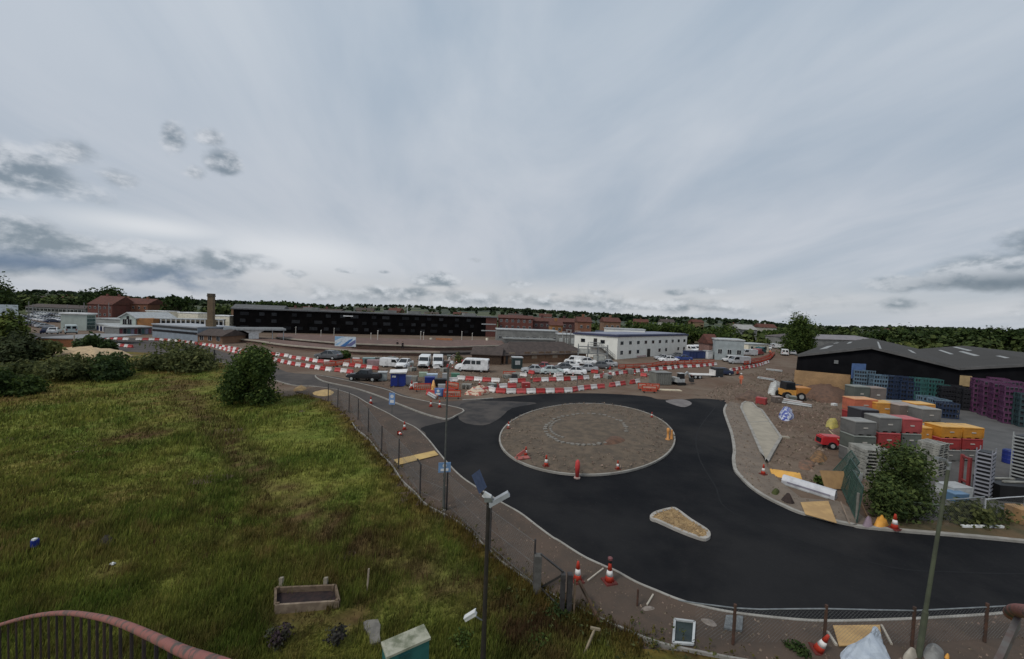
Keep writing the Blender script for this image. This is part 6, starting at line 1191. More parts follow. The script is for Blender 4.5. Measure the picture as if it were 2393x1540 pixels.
t = thing('chain_link_fence', 'tall chain-link fence on thin dark posts between meadow and footway', 'fence', fp[0]); off = -fp[0]
mb = MB()
for i, p in enumerate(fp):
    h = 1.9; pb = MB()
    if i == 7: pb.tube([p + off, p + off + Vector((0, 0, 1.75)), p + off + Vector((-.22, .12, 2.0))], .045, 7)
    else: pb.tube([p + off, p + off + Vector((0, 0, h))], .042 if i < 9 else .035, 7)
    pb.build('post', POSTS, t)
for a, b in zip(fp, fp[1:]): chain(mb, Vector((a.x + off.x, a.y + off.y, 0)), Vector((b.x + off.x, b.y + off.y, 0)), 1.65)
mb.build('wire_mesh', WIRE, t, fix=False); mb = MB()
for zz in (.3, 1.0, 1.8):
    for a, b in zip(fp, fp[1:]): mb.tube([a + off + Vector((0, 0, zz - .0)), b + off + Vector((0, 0, zz))], .007, 4)
mb.build('strand_wire', WIRE, t)
# gate
gp0, gp1 = g('K', 832, 1012, .1), g('K', 1050, 1188, .1); ht = hz(gp0, 'K', 832, 715)
t = thing('field_gate', 'old field gate with thick concrete posts and dark slatted leaf', 'gate', gp0); q = gp1 - gp0; q.z = 0; h2 = hz(gp1, 'K', 1050, 862) - .1
MB().box(-.13, .13, -.13, .13, 0, ht - .1).build('gate_post', POSTC, t); MB().box(q.x - .16, q.x - .02, q.y - .1, q.y + .1, 0, h2).box(q.x + .06, q.x + .22, q.y - .1, q.y + .1, 0, h2).build('gate_post', POSTS, t)
MB().bar((.15, .05, .15), (q.x - .1, q.y, 1.35), .06).bar((.1, 0, 1.4), (q.x - .1, q.y, 1.45), .05).bar((.1, 0, .2), (q.x - .1, q.y, .2), .05).build('gate_leaf', DKMETAL, t); MB().bar((q.x + .3, q.y - .05, 0), (q.x + .3, q.y - .05, h2 - .15), .06).build('hinge_post', WOOD, t)
# low fence along the footway to the right, with top rail
fb = [g('L', 480, 1070, .1), g('L', 845, 900, .1)]
rail = [('L', 1290, 800), ('L', 1480, 832), ('L', 1900, 885), ('M', 0, 756), ('M', 300, 752), ('M', 600, 750), ('M', 1000, 760), ('M', 1400, 768), ('M', 1800, 748), ('M', 2060, 735), ('M', 2393, 716), ('M', 2700, 700)]
zr = 1.25; rp = [g(*p, zr) for p in rail]
t = thing('rail_fence', 'low pipe-rail fence with thin posts along the near footway', 'fence', Vector((rp[2].x, rp[2].y, .1))); off = Vector((-rp[2].x, -rp[2].y, -.1))
MB().tube([p + off for p in rp], .022, 7).build('top_rail', GALV, t)
for i in (2, 5, 7, 9, 11): MB().tube([Vector((rp[i].x, rp[i].y, .1)) + off, rp[i] + off + Vector((0, 0, .12))], .045, 7).build('post', mat('rust brown post', (.09, .045, .03), (.055, .035, .026), 5, .85), t)
mb = MB()
for i in range(1, len(rp) - 1): chain(mb, Vector((rp[i].x, rp[i].y, 0)) + Vector((off.x, off.y, 0)), Vector((rp[i + 1].x, rp[i + 1].y, 0)) + Vector((off.x, off.y, 0)), 1.0, .1, .13, .0028)
mb.build('wire_mesh', WIRE, t, fix=False)
for (k, x0, y0, x1, y1, lb) in [('L', 845, 860, 845, 680, 'thin rusty post standing at the kerb right of the fat cone')]:
    p = g(k, x0, y0, .1); tag(MB().tube([(0, 0, 0), (0, 0, hz(p, k, x1, y1) - .1)], .035, 7).build('rusty_post', MATS['rust brown post']), lb, 'post').location = p
p = g('L', 455, 1060, .1); qv = at('L', 215, 590, p.y + .9) - p; tag(MB().bar((0, 0, 0), qv, .09).build('fence_brace', mat('rusty brace', (.10, .055, .035), (.06, .045, .03), 4, .85)), 'long rusty brace leaning beside the field gate', 'brace').location = p
# green mesh fence of the yard
gfp = [g('F', 618, 812), g('F', 640, 1000), g('F', 655, 1180), g('F', 650, 1330), g('F', 640, 1540)]; gfp = [g('F', 622, 815), g('H', 165, 520), g('H', 200, 640), g('G', 1385, 1010), g('G', 1480, 1270)]
GREENM = mat('green steel', (.04, .085, .065), (.028, .055, .045), 3, .6); pts = [g('F', 612, 830, .02), g('F', 622, 1010, .02), g('F', 632, 1290, .02), g('H', 20, 690, .05), g('G', 1345, 1095, .1), g('G', 1470, 1285, .1)]
t = thing('palisade_fence', 'dark green palisade fence between the bare earth and the yard', 'fence', pts[0]); off = -pts[0]
for a, b in zip(pts[:3], pts[1:3]):
    L = (b - a).length; n = int(L / .3); mb = MB()
    for i in range(n): p = a.lerp(b, i / n) + off; mb.bar(p, p + Vector((0, 0, 2.0)), .07, .03)
    mb.bar(a + off + Vector((0, 0, .4)), b + off + Vector((0, 0, .4)), .05); mb.bar(a + off + Vector((0, 0, 1.7)), b + off + Vector((0, 0, 1.7)), .05); mb.build('fence_panel', GREENM, t)
for p in pts[:3]: MB().tube([p + off, p + off + Vector((0, 0, 2.3))], .07, 7).build('post', POSTS, t)
p0, p1 = g('G', 1250, 800, .05), g('G', 1480, 1280, .1)
for i, (u0, u1, lean, lb) in enumerate([(0, .33, -.5, 'rear'), (.34, .66, -.25, 'middle'), (.67, 1.0, -.08, 'front')]):
    a, b = p0.lerp(p1, u0), p0.lerp(p1, u1); d = (b - a); L = Vector((d.x, d.y)).length; t = thing('mesh_panel', '%s green wire-mesh site panel of the three leaning behind the plywood crossing' % lb, 'fence panel', a, math.atan2(d.y, d.x)); rot = Matrix.Rotation(lean, 4, 'X')
    mb = MB(); T = lambda x, z: rot @ Vector((x, 0, z))
    for (q0, q1) in (((0, 0), (0, 1.9)), ((L, 0), (L, 1.9)), ((0, 1.9), (L, 1.9)), ((0, .12), (L, .12)), ((L / 2, .12), (L / 2, 1.9))): mb.bar(T(*q0), T(*q1), .05)
    mb.build('frame', GREENM, t); mb = MB()
    for j in range(int(L / .085)): mb.bar(T(j * .085, .12), T(j * .085, 1.9), .012)
    for j in range(9): mb.bar(T(0, .2 + j * .2), T(L, .2 + j * .2), .010)
    mb.build('mesh', GREENM, t)
p = g('G', 1330, 1015, .1); a = at('G', 1195, 805, p.y + 1.4); tag(MB().box(-.35, 1.1, -.03, .03, 0, 1.05, Matrix.Rotation(-.5, 4, 'X')).build('timber_board', mat('tan board', (.36, .22, .10), (.28, .17, .08), 2, .8)), 'tan board leaning on the rear green mesh panel', 'board').location = g('G', 1240, 960, .1)
p = g('H', 320, 1170, .1); tag(MB().bar((0, 0, 0), Vector((at('H', 225, 960, p.y - .2) - p)), .06).build('leaning_batten', mat('pale batten', (.35, .24, .15), (.28, .19, .12), 3, .8)), 'pale batten leaning by the front green mesh panel', 'batten').location = p
p = g('H', 200, 1220, .1); tag(MB().tube([(0, 0, 0), (0, 0, hz(p, 'H', 225, 905) - .1)], .06, 8).build('pale_post', mat('bleached post', (.22, .21, .18), (.16, .15, .13), 4, .85)), 'pale bleached post at the corner of the green mesh panels', 'post').location = p
p = g('G', 1415, 1290, .1); tag(MB().bar((0, 0, 0), at('G', 1330, 1080, p.y + 1.2) - p, .06).build('leaning_pole', mat('tan pole', (.24, .18, .13), (.17, .13, .10), 4, .85)), 'tan pole slanting across the front of the mesh panels', 'pole').location = p
def rail2(name, label, pts, z, base, m, r=.03):
    ps = [g(*p, z) for p in pts]; o = Vector((ps[0].x, ps[0].y, .1)); t = thing(name, label, 'fence', o); MB().tube([p - o for p in ps], r, 7).build('top_rail', m, t)
    for p in (ps if base == 'all' else [ps[i] for i in base]): MB().tube([Vector((p.x, p.y, .05)) - o, p - o], r, 7).build('post', m, t)
    mb = MB(); [chain(mb, Vector((a.x - o.x, a.y - o.y, 0)), Vector((b.x - o.x, b.y - o.y, 0)), z - .2, .05, .14, .003) for a, b in zip(ps, ps[1:])]; mb.build('wire_mesh', WIRE, t, fix=False); return t
GRNR = mat('mossy rail', (.13, .17, .11), (.09, .12, .08), 3, .8)
rail2('rail_fence', 'mossy rail across the front of the leafy yard bush', [('H', 640, 985), ('H', 880, 1012), ('H', 1150, 1040)], 1.15, [0, 2], GRNR); rail2('rail_fence', 'galvanised rail fence right of the lamp post before the chrome trays', [('H', 1190, 978), ('H', 1380, 968), ('H', 1610, 945)], 1.5, [2], GALV); rail2('rail_fence', 'pale rail fence running off the right edge before the black crate', [('H', 1625, 975), ('H', 1850, 955), ('H', 2060, 942), ('H', 2300, 930)], 1.4, [0, 2, 3], P('white rail', (.45, .46, .47)))

# ---------------------------------------------------------------- lamps, signs, masts
STEELG = mat('grey steel pole', (.11, .115, .105), (.075, .075, .068), 3, .6, .2)
b = g('Z', 1127, 1585); zt = hz(b, 'K', 430, 285); t = thing('lamp_post', 'dark lamp post with solar panel and floodlight in the meadow foreground', 'lamp post', b)
MB().tube([(0, 0, 0), (0, 0, zt * .35), (0, 0, zt)], [.085, .062, .055], 10).build('pole', mat('dark brown pole', (.035, .028, .024), (.022, .02, .018), 4, .6), t)
kx = b.y / FPX / 3.249 * .9603 * 1.02                        # metres per region unit at this distance
def lp(x, y): return Vector(((x - 428) * kx, 0, zt + (285 - y) * kx))
MB().box(-.11, .11, -.08, .08, zt - .02, zt + .10).build('bracket', GALV, t)
MB().bar(lp(440, 312), lp(585, 222), .16, .12, (0, 0, 1)).bar(lp(432, 330), lp(470, 285), .10).build('floodlight', P('lamp head grey', (.42, .44, .46), .4), t)
MB().bar(lp(385, 232), lp(440, 262), .10, .14).build('control_box', WHITE, t); sp0 = MB()
c0, c1 = lp(318, 62), lp(382, 205); nrm = Vector((.85, -.35, .3)).normalized(); s_ = Vector((.085, .26, -.02))
sp0.add([c0 - s_, c0 + s_, c1 + s_, c1 - s_] + [v + Vector((.0, .04, -.03)) for v in (c0 - s_, c0 + s_, c1 + s_, c1 - s_)], [(0, 1, 2, 3), (7, 6, 5, 4), (0, 4, 5, 1), (1, 5, 6, 2), (2, 6, 7, 3), (3, 7, 4, 0)]).build('solar_panel', mat('solar cells', (.035, .06, .12), (.05, .08, .15), 6, .25, spec=.6), t)
MB().tube([lp(355, 150) + Vector((0, .05, -.05)), lp(372, 225), lp(420, 270)], .03, 6).build('panel_arm', DKMETAL, t)
cp = at('K', 308, 1195, b.y - .10); t = thing('security_camera', 'white security camera bracketed on the foreground lamp post', 'camera', cp, 0)
d = Vector((.155, -.02, .115)).normalized(); MB().bar(-d * .18, d * .17, .13, .11).build('housing', WHITE, t); MB().bar(-d * .20 + Vector((0, 0, .05)), d * .16 + Vector((0, 0, .065)), .16, .02).build('sunshield', WHITE, t); MB().bar(-d * .20, -d * .182, .09, .08).build('lens', BLACKP, t)
MB().tube([Vector((.08, .02, .0)), at('K', 385, 1225, b.y - .04) - cp, Vector((b.x - cp.x, b.y - cp.y, at('K', 400, 1235, b.y).z - cp.z))], .022, 7).build('arm', GALV, t)
b = g('Z', 2146, 1535, .1); tpx = at('H', 1212, 640, b.y) - b; zt = tpx.z + .1; t = thing('lamp_post', 'mossy green lamp post with hooked arm at the right by the yard', 'lamp post', b); rtv = Vector((1, 0, 0))
MB().tube([(0, 0, -.1), (tpx.x * .24, 0, 1.4), (tpx.x * .245, 0, 1.45), (tpx.x, 0, zt - .1)], [.075, .075, .055, .042], 10).build('pole', mat('mossy pole', (.085, .095, .060), (.06, .065, .045), 2.5, .8), t); e = at('H', 1142, 530, b.y) - b; MB().tube([(tpx.x, 0, zt - .12), (tpx.x + .02, 0, zt + .1), (tpx.x - .02, 0, e.z - .18), (tpx.x - .12, 0, e.z - .02), e], [.05, .05, .045, .04, .035], 8).build('arm', GALV, t); MB().bar(e + Vector((.05, 0, -.02)), e + Vector((-.16, 0, .02)), .12, .08).build('lantern', GALV, t)
b = g('N', 1692, 1318, .1); zt = hz(b, 'C', 1318, 1010); t = thing('lamp_post', 'slim grey street lamp beside the blue sign on the left footway', 'lamp post', b)
MB().tube([(0, 0, 0), (0, 0, 1.2), (0, 0, 1.22), (0, 0, zt)], [.075, .07, .05, .042], 9).build('pole', STEELG, t); MB().tube([(0, 0, zt - .05), (.05, .15, zt + .12), (.08, .45, zt + .16)], .03, 7).build('arm', STEELG, t); MB().box(-.0, .18, .3, .85, zt + .12, zt + .22, taper=.7).build('lantern', GREYL, t); MB().lathe([(.10, 0), (.10, .06), (.085, .1)], 10).build('base_collar', P('pale collar', (.36, .33, .29)), t)
def sign(label, k, xb, yb, yt0, yt1, w_, m, ring=None, z=.1, rz=0.0, stripes=False):
    b = g(k, xb, yb, z); t = thing('road_sign', label, 'sign', b, rz); z1 = hz(b, k, xb, yt0) - z; z0 = hz(b, k, xb, yt1) - z
    MB().tube([(0, .06, 0), (0, .06, z1)], .032, 8).build('pole', STEELG, t); pl = MB().box(-w_ / 2, w_ / 2, -.01, .02, z0, z1).build('plate', m, t)
    if stripes:
        for i in range(6): MB().lathe([(.048, .35 + i * .28), (.048, .5 + i * .28)], 8, (0, .06, 0)).build('band', BLACKP, t)
    MB().box(-w_ * .32, w_ * .32, -.022, -.011, z0 + (z1 - z0) * .15, z0 + (z1 - z0) * .4).build('white_panel', WHITE, pl); MB().tube([(0, -.013, z0 + (z1 - z0) * .70), (0, -.022, z0 + (z1 - z0) * .70)], min(w_ * .3, (z1 - z0) * .2), 16).build('white_disc', WHITE, pl); return t
sign('small blue and white sign on a thin pole at the old road edge', 'N', 1205, 420, 215, 325, .55, LBLUE); sign('pale blue sign on a banded black and grey pole by the slim lamp', 'N', 1690, 1270, 868, 960, .62, P('sky blue plate', (.16, .30, .52)), stripes=True, rz=.25)
sign('blue sign seen edge-on low in the clutter near the road', 'C', 1365, 1370, 1265, 1350, .8, LBLUE, z=0)
b = at('C', 205, 735, 92); b.z = 0; za, zb = at('C', 205, 735, 92).z, at('C', 205, 612, 92).z; wd = (at('C', 333, 700, 92) - at('C', 72, 700, 92)).x
t = thing('billboard', 'pale blue billboard with dark blue diagonal sweeps beside the platform', 'billboard', (b.x, 92, 0)); pn = MB().box(-wd / 2, wd / 2, 0, .2, za, zb).build('panel', P('ice white', (.66, .74, .80)), t)
hh_ = zb - za; SW = P('sweep blue', (.03, .16, .42)); PV = P('sweep violet', (.16, .17, .34))
for (pl, m) in [([(-.25, 0), (.0, 0), (.3, .62), (.38, .85), (.2, .7)], SW), ([(.0, .05), (.3, .05), (.49, .4), (.49, .75)], PV), ([(-.5, .55), (-.2, .9), (.05, 1.0), (-.5, 1.0)], P('sweep pale', (.22, .42, .62))), ([(-.5, .1), (-.36, .1), (-.14, .55), (-.3, .4)], P('sweep pale', (.22, .42, .62)))]:
    v = [(p[0] * wd, za + p[1] * hh_) for p in pl]; n = len(v); MB().add([(p[0], -.012, p[1]) for p in v] + [(p[0], .01, p[1]) for p in v], [tuple(range(n)), tuple(range(n, 2 * n))[::-1]] + [(i, (i + 1) % n, (i + 1) % n + n, i + n) for i in range(n)]).build('sweep', m, pn)
for x in (-wd * .35, wd * .35): MB().box(x - .1, x + .1, .21, .4, 0, zb).build('post', DKMETAL, t)
for i, (k, x, yt, yb, wd) in enumerate([('C', 65, 510, 625, .16), ('C', 525, 570, 690, .16), ('C', 610, 540, 690, .20), ('C', 1147, 550, 685, .2), ('C', 1182, 560, 690, .16), ('C', 1660, 550, 680, .18), ('C', 1790, 570, 690, .16), ('B', 1640, 700, 830, .16), ('B', 1955, 740, 850, .14)]):
    b = g(k, x, yb); o = tag(MB().tube([(0, 0, 0), (0, 0, hz(b, k, x, yt))], wd * .62, 7).tube([(0, -.15, hz(b, k, x, yt) - .1), (0, .25, hz(b, k, x, yt) + .05)], wd * .8, 5).build('platform_lamp', P('lamp cream', (.50, .47, .41))), 'slim cream lamp standing on the far platform before the black building', 'lamp', 'lamps on the far platform'); o.location = b
for (k, x, yt, yb, lb) in [('C', 1975, 628, 692, 'short thick cream post at the far platform\'s right end'), ('C', 1275, 628, 668, 'short cream post on the far platform beside the orange bench')]:
    b = g(k, x, yb); tag(MB().tube([(0, 0, 0), (0, 0, hz(b, k, x, yt))], .42, 8).build('cream_post', CREAM), lb, 'post').location = b
b = g('C', 1440, 690); tag(MB().box(-2.6, 2.6, -.3, .3, .9, 1.5).box(-2.4, -2.1, -.2, .2, 0, .9).box(2.1, 2.4, -.2, .2, 0, .9).build('orange_bench', P('bench orange', (.40, .15, .05))), 'orange bench on the far platform under the black building', 'bench').location = b
for i, (x, y, s) in enumerate([(115, 300, 4.6), (240, 320, 5), (275, 340, 5), (700, 330, 6), (905, 330, 6), (560, 345, 5), (820, 345, 6)]):
    b = at('Q', x, 420, 165); b.z = 0; o = tag(MB().tube([(0, 0, 0), (0, 0, at('Q', x, y, 165).z)], .14, 6).build('mast', P('mast grey', (.24, .23, .22))), 'thin mast standing over the station car park', 'mast', 'masts over the car park'); o.location = b
p = g('Q', 1783, 870); tag(MB().tube([(0, 0, 0), (0, 0, hz(p, 'Q', 1783, 720))], .10, 7).build('dark_post', POSTS), 'dark post at the right end of the wide olive bush', 'post').location = p
p = g('Q', 618, 715); tag(MB().tube([(0, 0, 0), (0, 0, hz(p, 'Q', 618, 600))], .12, 7).build('pale_pole', P('pole cream', (.40, .36, .30))), 'pale pole at the right end of the orange retaining wall', 'pole').location = p
p = g('D', 1045, 1190); tag(MB().tube([(0, 0, 0), (0, 0, hz(p, 'D', 1060, 1000))], .045, 7).build('thin_pole', STEELG), 'thin grey pole in the gap of the lower barrier row', 'pole').location = p
# electrical frames by the white office
for i, (x, y0, y1) in enumerate([(890, 590, 450), (940, 590, 425), (990, 590, 470), (1050, 590, 440), (1090, 590, 500)]):
    b = at('D', x, y0, 118); b.z = 0; z1 = at('D', x, y1, 118).z; o = tag(MB().bar((-.6, 0, 0), (-.6, 0, z1), .15).bar((.6, 0, 0), (.6, 0, z1), .15).bar((-.9, 0, z1), (.9, 0, z1), .15).build('busbar_frame', GREYL), 'grey steel gantry of the substation left of the white office', 'gantry', 'substation gantries'); o.location = b
p = g('D', 1240, 860); t = thing('steel_rack', 'bay of grey steel racking before the white office stair', 'racking', p, -.1); mb = MB()
for x in (-3, -1, 1, 3):
    for y in (0, 1.2): mb.bar((x, y, 0), (x, y, 4.2), .12)
mb.build('uprights', GALV, t); mb = MB()
for z in (.8, 2.2, 3.6): mb.box(-3.1, 3.1, -.05, 1.25, z, z + .15)
mb.build('shelf', GREYB, t); MB().box(-2.8, -.4, .1, 1.1, 2.36, 3.2).box(.2, 2.6, .1, 1.1, .96, 1.9).build('load', P('pale load', (.40, .40, .36)), t)
# ---------------------------------------------------------------- people
SKIN = mat('skin', (.42, .26, .19), rough=.6)
def skinned(name, verts, edges, m, parent, sub=2):
    me = bpy.data.meshes.new(name); me.from_pydata([v[0] for v in verts], edges, []); o = bpy.data.objects.new(name, me); COL.objects.link(o); o.parent = parent
    o.modifiers.new('skin', 'SKIN'); o.modifiers.new('sub', 'SUBSURF').levels = sub; o.modifiers['sub'].render_levels = sub
    sk = me.skin_vertices[0].data
    for i, v in enumerate(verts): r_ = v[1]; sk[i].radius = r_ if isinstance(r_, tuple) else (r_, r_)
    sk[0].use_root = True; me.materials.append(m); return o
def person(label, loc, rz, coat, legs, hat=None, stride=.18, sc=1.0, hair=(.04, .03, .02)):
    t = thing('person', label, 'person', loc, rz); t.scale = (sc,) * 3; s = stride
    J = [((0, 0, .93), (.14, .11)), ((.01, 0, 1.12), (.135, .10)), ((.02, 0, 1.35), (.165, .11)), ((.02, 0, 1.46), (.07, .07)), ((.03, 0, 1.54), (.055, .055)), ((.04, 0, 1.62), (.085, .08)), ((.03, 0, 1.71), (.095, .085)), ((.02, 0, 1.77), (.06, .055)),
         ((.0, .10, .88), .095), ((s * .6, .10, .50), .065), ((s, .10, .09), .045), ((s + .15, .11, .04), (.04, .03)), ((.0, -.10, .88), .095), ((-s * .3, -.10, .50), .065), ((-s, -.10, .10), .045), ((-s + .15, -.11, .04), (.04, .03)),
         ((.01, .20, 1.40), .062), ((-.06, .25, 1.13), .048), ((.06, .24, .90), .036), ((.10, .24, .82), .03), ((.01, -.20, 1.40), .062), ((.02, -.26, 1.13), .048), ((.16, -.23, .94), .036), ((.22, -.22, .88), .03), ((.135, 0, 1.635), .022)]
    E = [(0, 1), (1, 2), (2, 3), (3, 4), (4, 5), (5, 6), (6, 7), (0, 8), (8, 9), (9, 10), (10, 11), (0, 12), (12, 13), (13, 14), (14, 15), (2, 16), (16, 17), (17, 18), (18, 19), (2, 20), (20, 21), (21, 22), (22, 23), (5, 24)]
    skinned('body', J, E, SKIN, t); up_ = lambda r_, k: tuple(x + k for x in r_) if isinstance(r_, tuple) else r_ + k
    ci = [0, 1, 2, 3, 16, 17, 18, 20, 21, 22]; ce = [(0, 1), (1, 2), (2, 3), (2, 4), (4, 5), (5, 6), (2, 7), (7, 8), (8, 9)]; skinned('jacket', [(J[i][0], up_(J[i][1], .022)) for i in ci], ce, coat, t)
    li = [0, 8, 9, 10, 12, 13, 14]; skinned('trousers', [(J[i][0], up_(J[i][1], .018)) for i in li], [(0, 1), (1, 2), (2, 3), (0, 4), (4, 5), (5, 6)], legs, t)
    if hat: MB().lathe([(.15, 0), (.13, .02), (.125, .07), (.09, .12), (.03, .145)], 14, (.035, 0, 1.725)).build('helmet', hat, t, smooth=True)
    else: MB().lathe([(.085, 0), (.108, .05), (.10, .11), (.05, .145)], 12, (.01, 0, 1.68)).build('hair', P('hair dark', hair), t, smooth=True)
    return t
DKCOAT = P('dark coat', (.015, .017, .025), .9); DKTROU = P('dark trousers', (.014, .014, .017), .9)
pb = g('C', 855, 752, .0); person('person in a dark coat standing on the track side, left of two', pb, -1.2, DKCOAT, DKTROU, sc=1.05); person('person in dark clothes walking at the track side, right of two', g('C', 922, 768), 2.6, DKCOAT, DKTROU, stride=.26, sc=1.12)
person('person in orange high-visibility clothes and white helmet on the far earth', g('E', 1040, 1108), -2.2, P('hi-vis orange', (.62, .12, .02), .8), P('hi-vis trousers', (.50, .10, .03), .8), WHITE, .2)
person('person in orange high-visibility jacket by the orange barriers of the far road', g('E', 1405, 742), -1.9, P('hi-vis orange', (.62, .12, .02), .8), DKTROU, WHITE, .15)

# ---------------------------------------------------------------- meadow foreground
p = [g('J', *q) for q in [(492, 1125), (1085, 1085), (1052, 935), (498, 960)]]; o = p[0]
t = thing('planter_bed', 'low wooden raised bed with dark soil in the meadow foreground', 'planter', o); cen = sum(p, Vector()) / 4
for i in range(4): MB().bar(p[i] - o + Vector((0, 0, .18)), p[(i + 1) % 4] - o + Vector((0, 0, .18)), .075, .30).build('board', mat('bed board', (.26, .20, .14), (.17, .125, .09), 4, .85) if i == 0 else WOOD, t)
q = [cen + (v - cen) * .96 - o for v in p]; MB().prism([(v.x, v.y) for v in q], .0, .15).build('soil', mat('dark wet soil', (.040, .024, .022), (.022, .016, .016), 5, .95, bump=.9), t)
for v in p: MB().bar(v - o + (cen - v).normalized() * .08 + Vector((0, 0, .0)), v - o + (cen - v).normalized() * .08 + Vector((0, 0, .36)), .08).build('corner_post', WOOD, t)
for (x, lb) in ((550, 'left of two pale stumps with dark feet behind the raised bed'), (962, 'right of two pale stumps with dark feet behind the raised bed')):
    b = g('J', x, 905); h = hz(b, 'J', x - (8 if x > 700 else 0), 790); t = thing('timber_stump', lb, 'stump', b); MB().bar((0, 0, .15), (-.02, .04, h), .12, .12).build('pale_top', mat('pale stump', (.27, .235, .18), (.19, .16, .12), 5, .85), t); MB().box(-.15, .15, -.1, .1, 0, .18, taper=.8).build('foot', mat('dark stump foot', (.03, .02, .018), (.05, .035, .028), 5, .9), t)
b = g('J', 1345, 925); tag(MB().bar((0, 0, -.05), (.04, .02, hz(b, 'J', 1360, 705)), .065, .05).build('marker_stake', mat('bleached stake', (.34, .28, .21), (.25, .20, .15), 4, .85)), 'thin bleached stake standing right of the raised bed', 'stake').location = b
pts = [g('J', *q, .06) for q in [(1312, 1222), (1345, 1205), (1445, 1195), (1470, 1250), (1462, 1330), (1470, 1405), (1375, 1430), (1365, 1340), (1315, 1270)]]
tag(MB().prism(pts, .0, .16).build('concrete_slab', mat('broken slab', (.19, .175, .15), (.13, .12, .105), 3, .9, bump=.4)), 'broken grey concrete slab lying left of the teal hut', 'slab')
rz_ = 1.75; p = [g('J', *q, rz_) for q in [(1525, 1535), (1938, 1350), (1872, 1222), (1475, 1390)]]; o = Vector((p[0].x, p[0].y, 0)); cen = sum(p, Vector()) / 4
t = thing('garden_hut', 'teal hut with off-white mossy roof at the bottom of the meadow', 'hut', o); ins = [cen + (v - cen) * .94 - o for v in p]
MB().prism([(v.x, v.y) for v in ins], 0, rz_ - .03).build('wall', mat('teal paint', (.028, .13, .125), (.018, .085, .085), 3, .6), t); MB().prism([(v.x - o.x, v.y - o.y) for v in p], rz_ - .03, rz_ + .03).build('roof', mat('mossy roof felt', (.37, .36, .28), (.15, .16, .105), 2.6, .95, bump=.5, lo=.42, hi=.66), t)
a, b = (Vector((v.x, v.y, 0)) for v in ins[:2]); MB().bar(a.lerp(b, .28) + Vector((.0, -.0, .9)), a.lerp(b, .52) + Vector((0, 0, .9)), .05, 1.5).build('door', mat('teal door', (.02, .095, .095), (.014, .065, .07), 3, .6), t)
def plant(name, label, k, x, y, rad, h, m, seed, cat='plant'):
    b = g(k, x, y); t = thing(name, label, cat, b); r = random.Random(seed); bl = [(r.uniform(-rad, rad) * .6, r.uniform(-rad, rad) * .6, h * r.uniform(.3, .7), rad * .6, rad * .6, h * .35) for _ in range(6)]; quads_mesh('foliage', leaves(bl, 420, .05, seed), m, t); mb = MB()
    for i in range(5): mb.tube([(0, 0, 0), (bl[i][0], bl[i][1], bl[i][2])], .012, 5)
    mb.build('stems', BARK, t); return t
plant('flowering_shrub', 'small dark purple shrub at the left of the mown patch', 'J', 530, 1420, .33, .6, mat('purple leaf', (.045, .025, .032), (.035, .04, .018), 3, .8, isl=.5), 5)
plant('flowering_shrub', 'small dark shrub at the right of the mown patch by the slab', 'J', 1060, 1420, .30, .7, mat('dark purple leaf', (.032, .026, .026), (.028, .032, .016), 3, .8, isl=.5), 6)
plant('weed_clump', 'bright green weed clump at the foot of the foreground lamp post', 'K', 270, 1430, .4, .4, LEAF, 7); plant('weed_clump', 'leafy weed clump left of the T-topped stake', 'K', 830, 1420, .4, .4, LEAF, 8); plant('weed_clump', 'dark weed clump around the gate posts\' foot', 'K', 960, 1180, .5, .5, LEAFD, 9)
b = g('I', 325, 560); t = thing('litter_can', 'small blue and white can lying in the left meadow grass', 'can', b); MB().lathe([(.10, 0), (.12, .03), (.12, .26), (.09, .30)], 14, (0, 0, .28)).build('can', BLUE, t); MB().box(-.03, .09, -.10, .02, .56, .62).build('white_cap', WHITE, t); MB().lathe([(.09, 0), (.11, .28)], 10).build('tussock', LEAFD, t)
tag(MB().box(-.08, .08, -.06, .06, .18, .23, taper=.6).box(-.03, .03, -.03, .03, 0, .18).build('litter', WHITE), 'scrap of white litter on the bare patch in the meadow', 'litter').location = g('I', 1045, 700)
heap('dark_mound', [g('I', *q) for q in [(890, 500), (950, 430), (1050, 430), (1090, 480), (1040, 540), (940, 540)]], .35, mat('burnt earth', (.022, .018, .014), (.035, .028, .02), 4, .95, bump=.8, space='World'), 'dark burnt mound in the left meadow grass', 'mound', rough=.6)
b = g('K', 1200, 1520); tp = at('K', 1292, 1300, b.y + .25) - b; t = thing('t_stake', 'pale T-topped timber stake leaning in the weeds by the fence', 'stake', b); MB().bar((0, 0, 0), tp, .055).build('shaft', mat('pale stake', (.27, .22, .15), (.19, .15, .10), 4, .85), t); MB().bar(tp + Vector((-.13, 0, .03)), tp + Vector((.16, 0, -.02)), .06).build('crossbar', MATS['pale stake'], t)
# things on the near footway
z = .1; p = [g('L', *q, .14) for q in [(1232, 1270), (1445, 1285), (1462, 1045), (1250, 1018)]]; o = Vector((p[0].x, p[0].y, .1)); t = thing('framed_board', 'dark square board with white frame lying on the near footway', 'board', o)
MB().prism([(v.x - o.x, v.y - o.y) for v in p], 0, .05).build('panel', mat('dark green board', (.018, .028, .027), (.03, .04, .038), 3, .5), t)
for i in range(4): MB().bar(p[i] - o + Vector((0, 0, .035)), p[(i + 1) % 4] - o + Vector((0, 0, .035)), .07, .06).build('frame_edge', P('frame white', (.46, .47, .46)), t)
for (pts, lb) in (([(1800, 1010), (1885, 1010), (1870, 1165), (1775, 1155)], 'left of two grey grated slabs on the near footway'), ([(1915, 1015), (1985, 1020), (1972, 1178), (1905, 1172)], 'right of two grey grated slabs on the near footway')): tag(MB().prism([g('L', *q) for q in pts], .09, .17).build('grated_slab', mat('grey grating', (.17, .18, .18), (.10, .105, .105), 9, .6)), lb, 'slab')
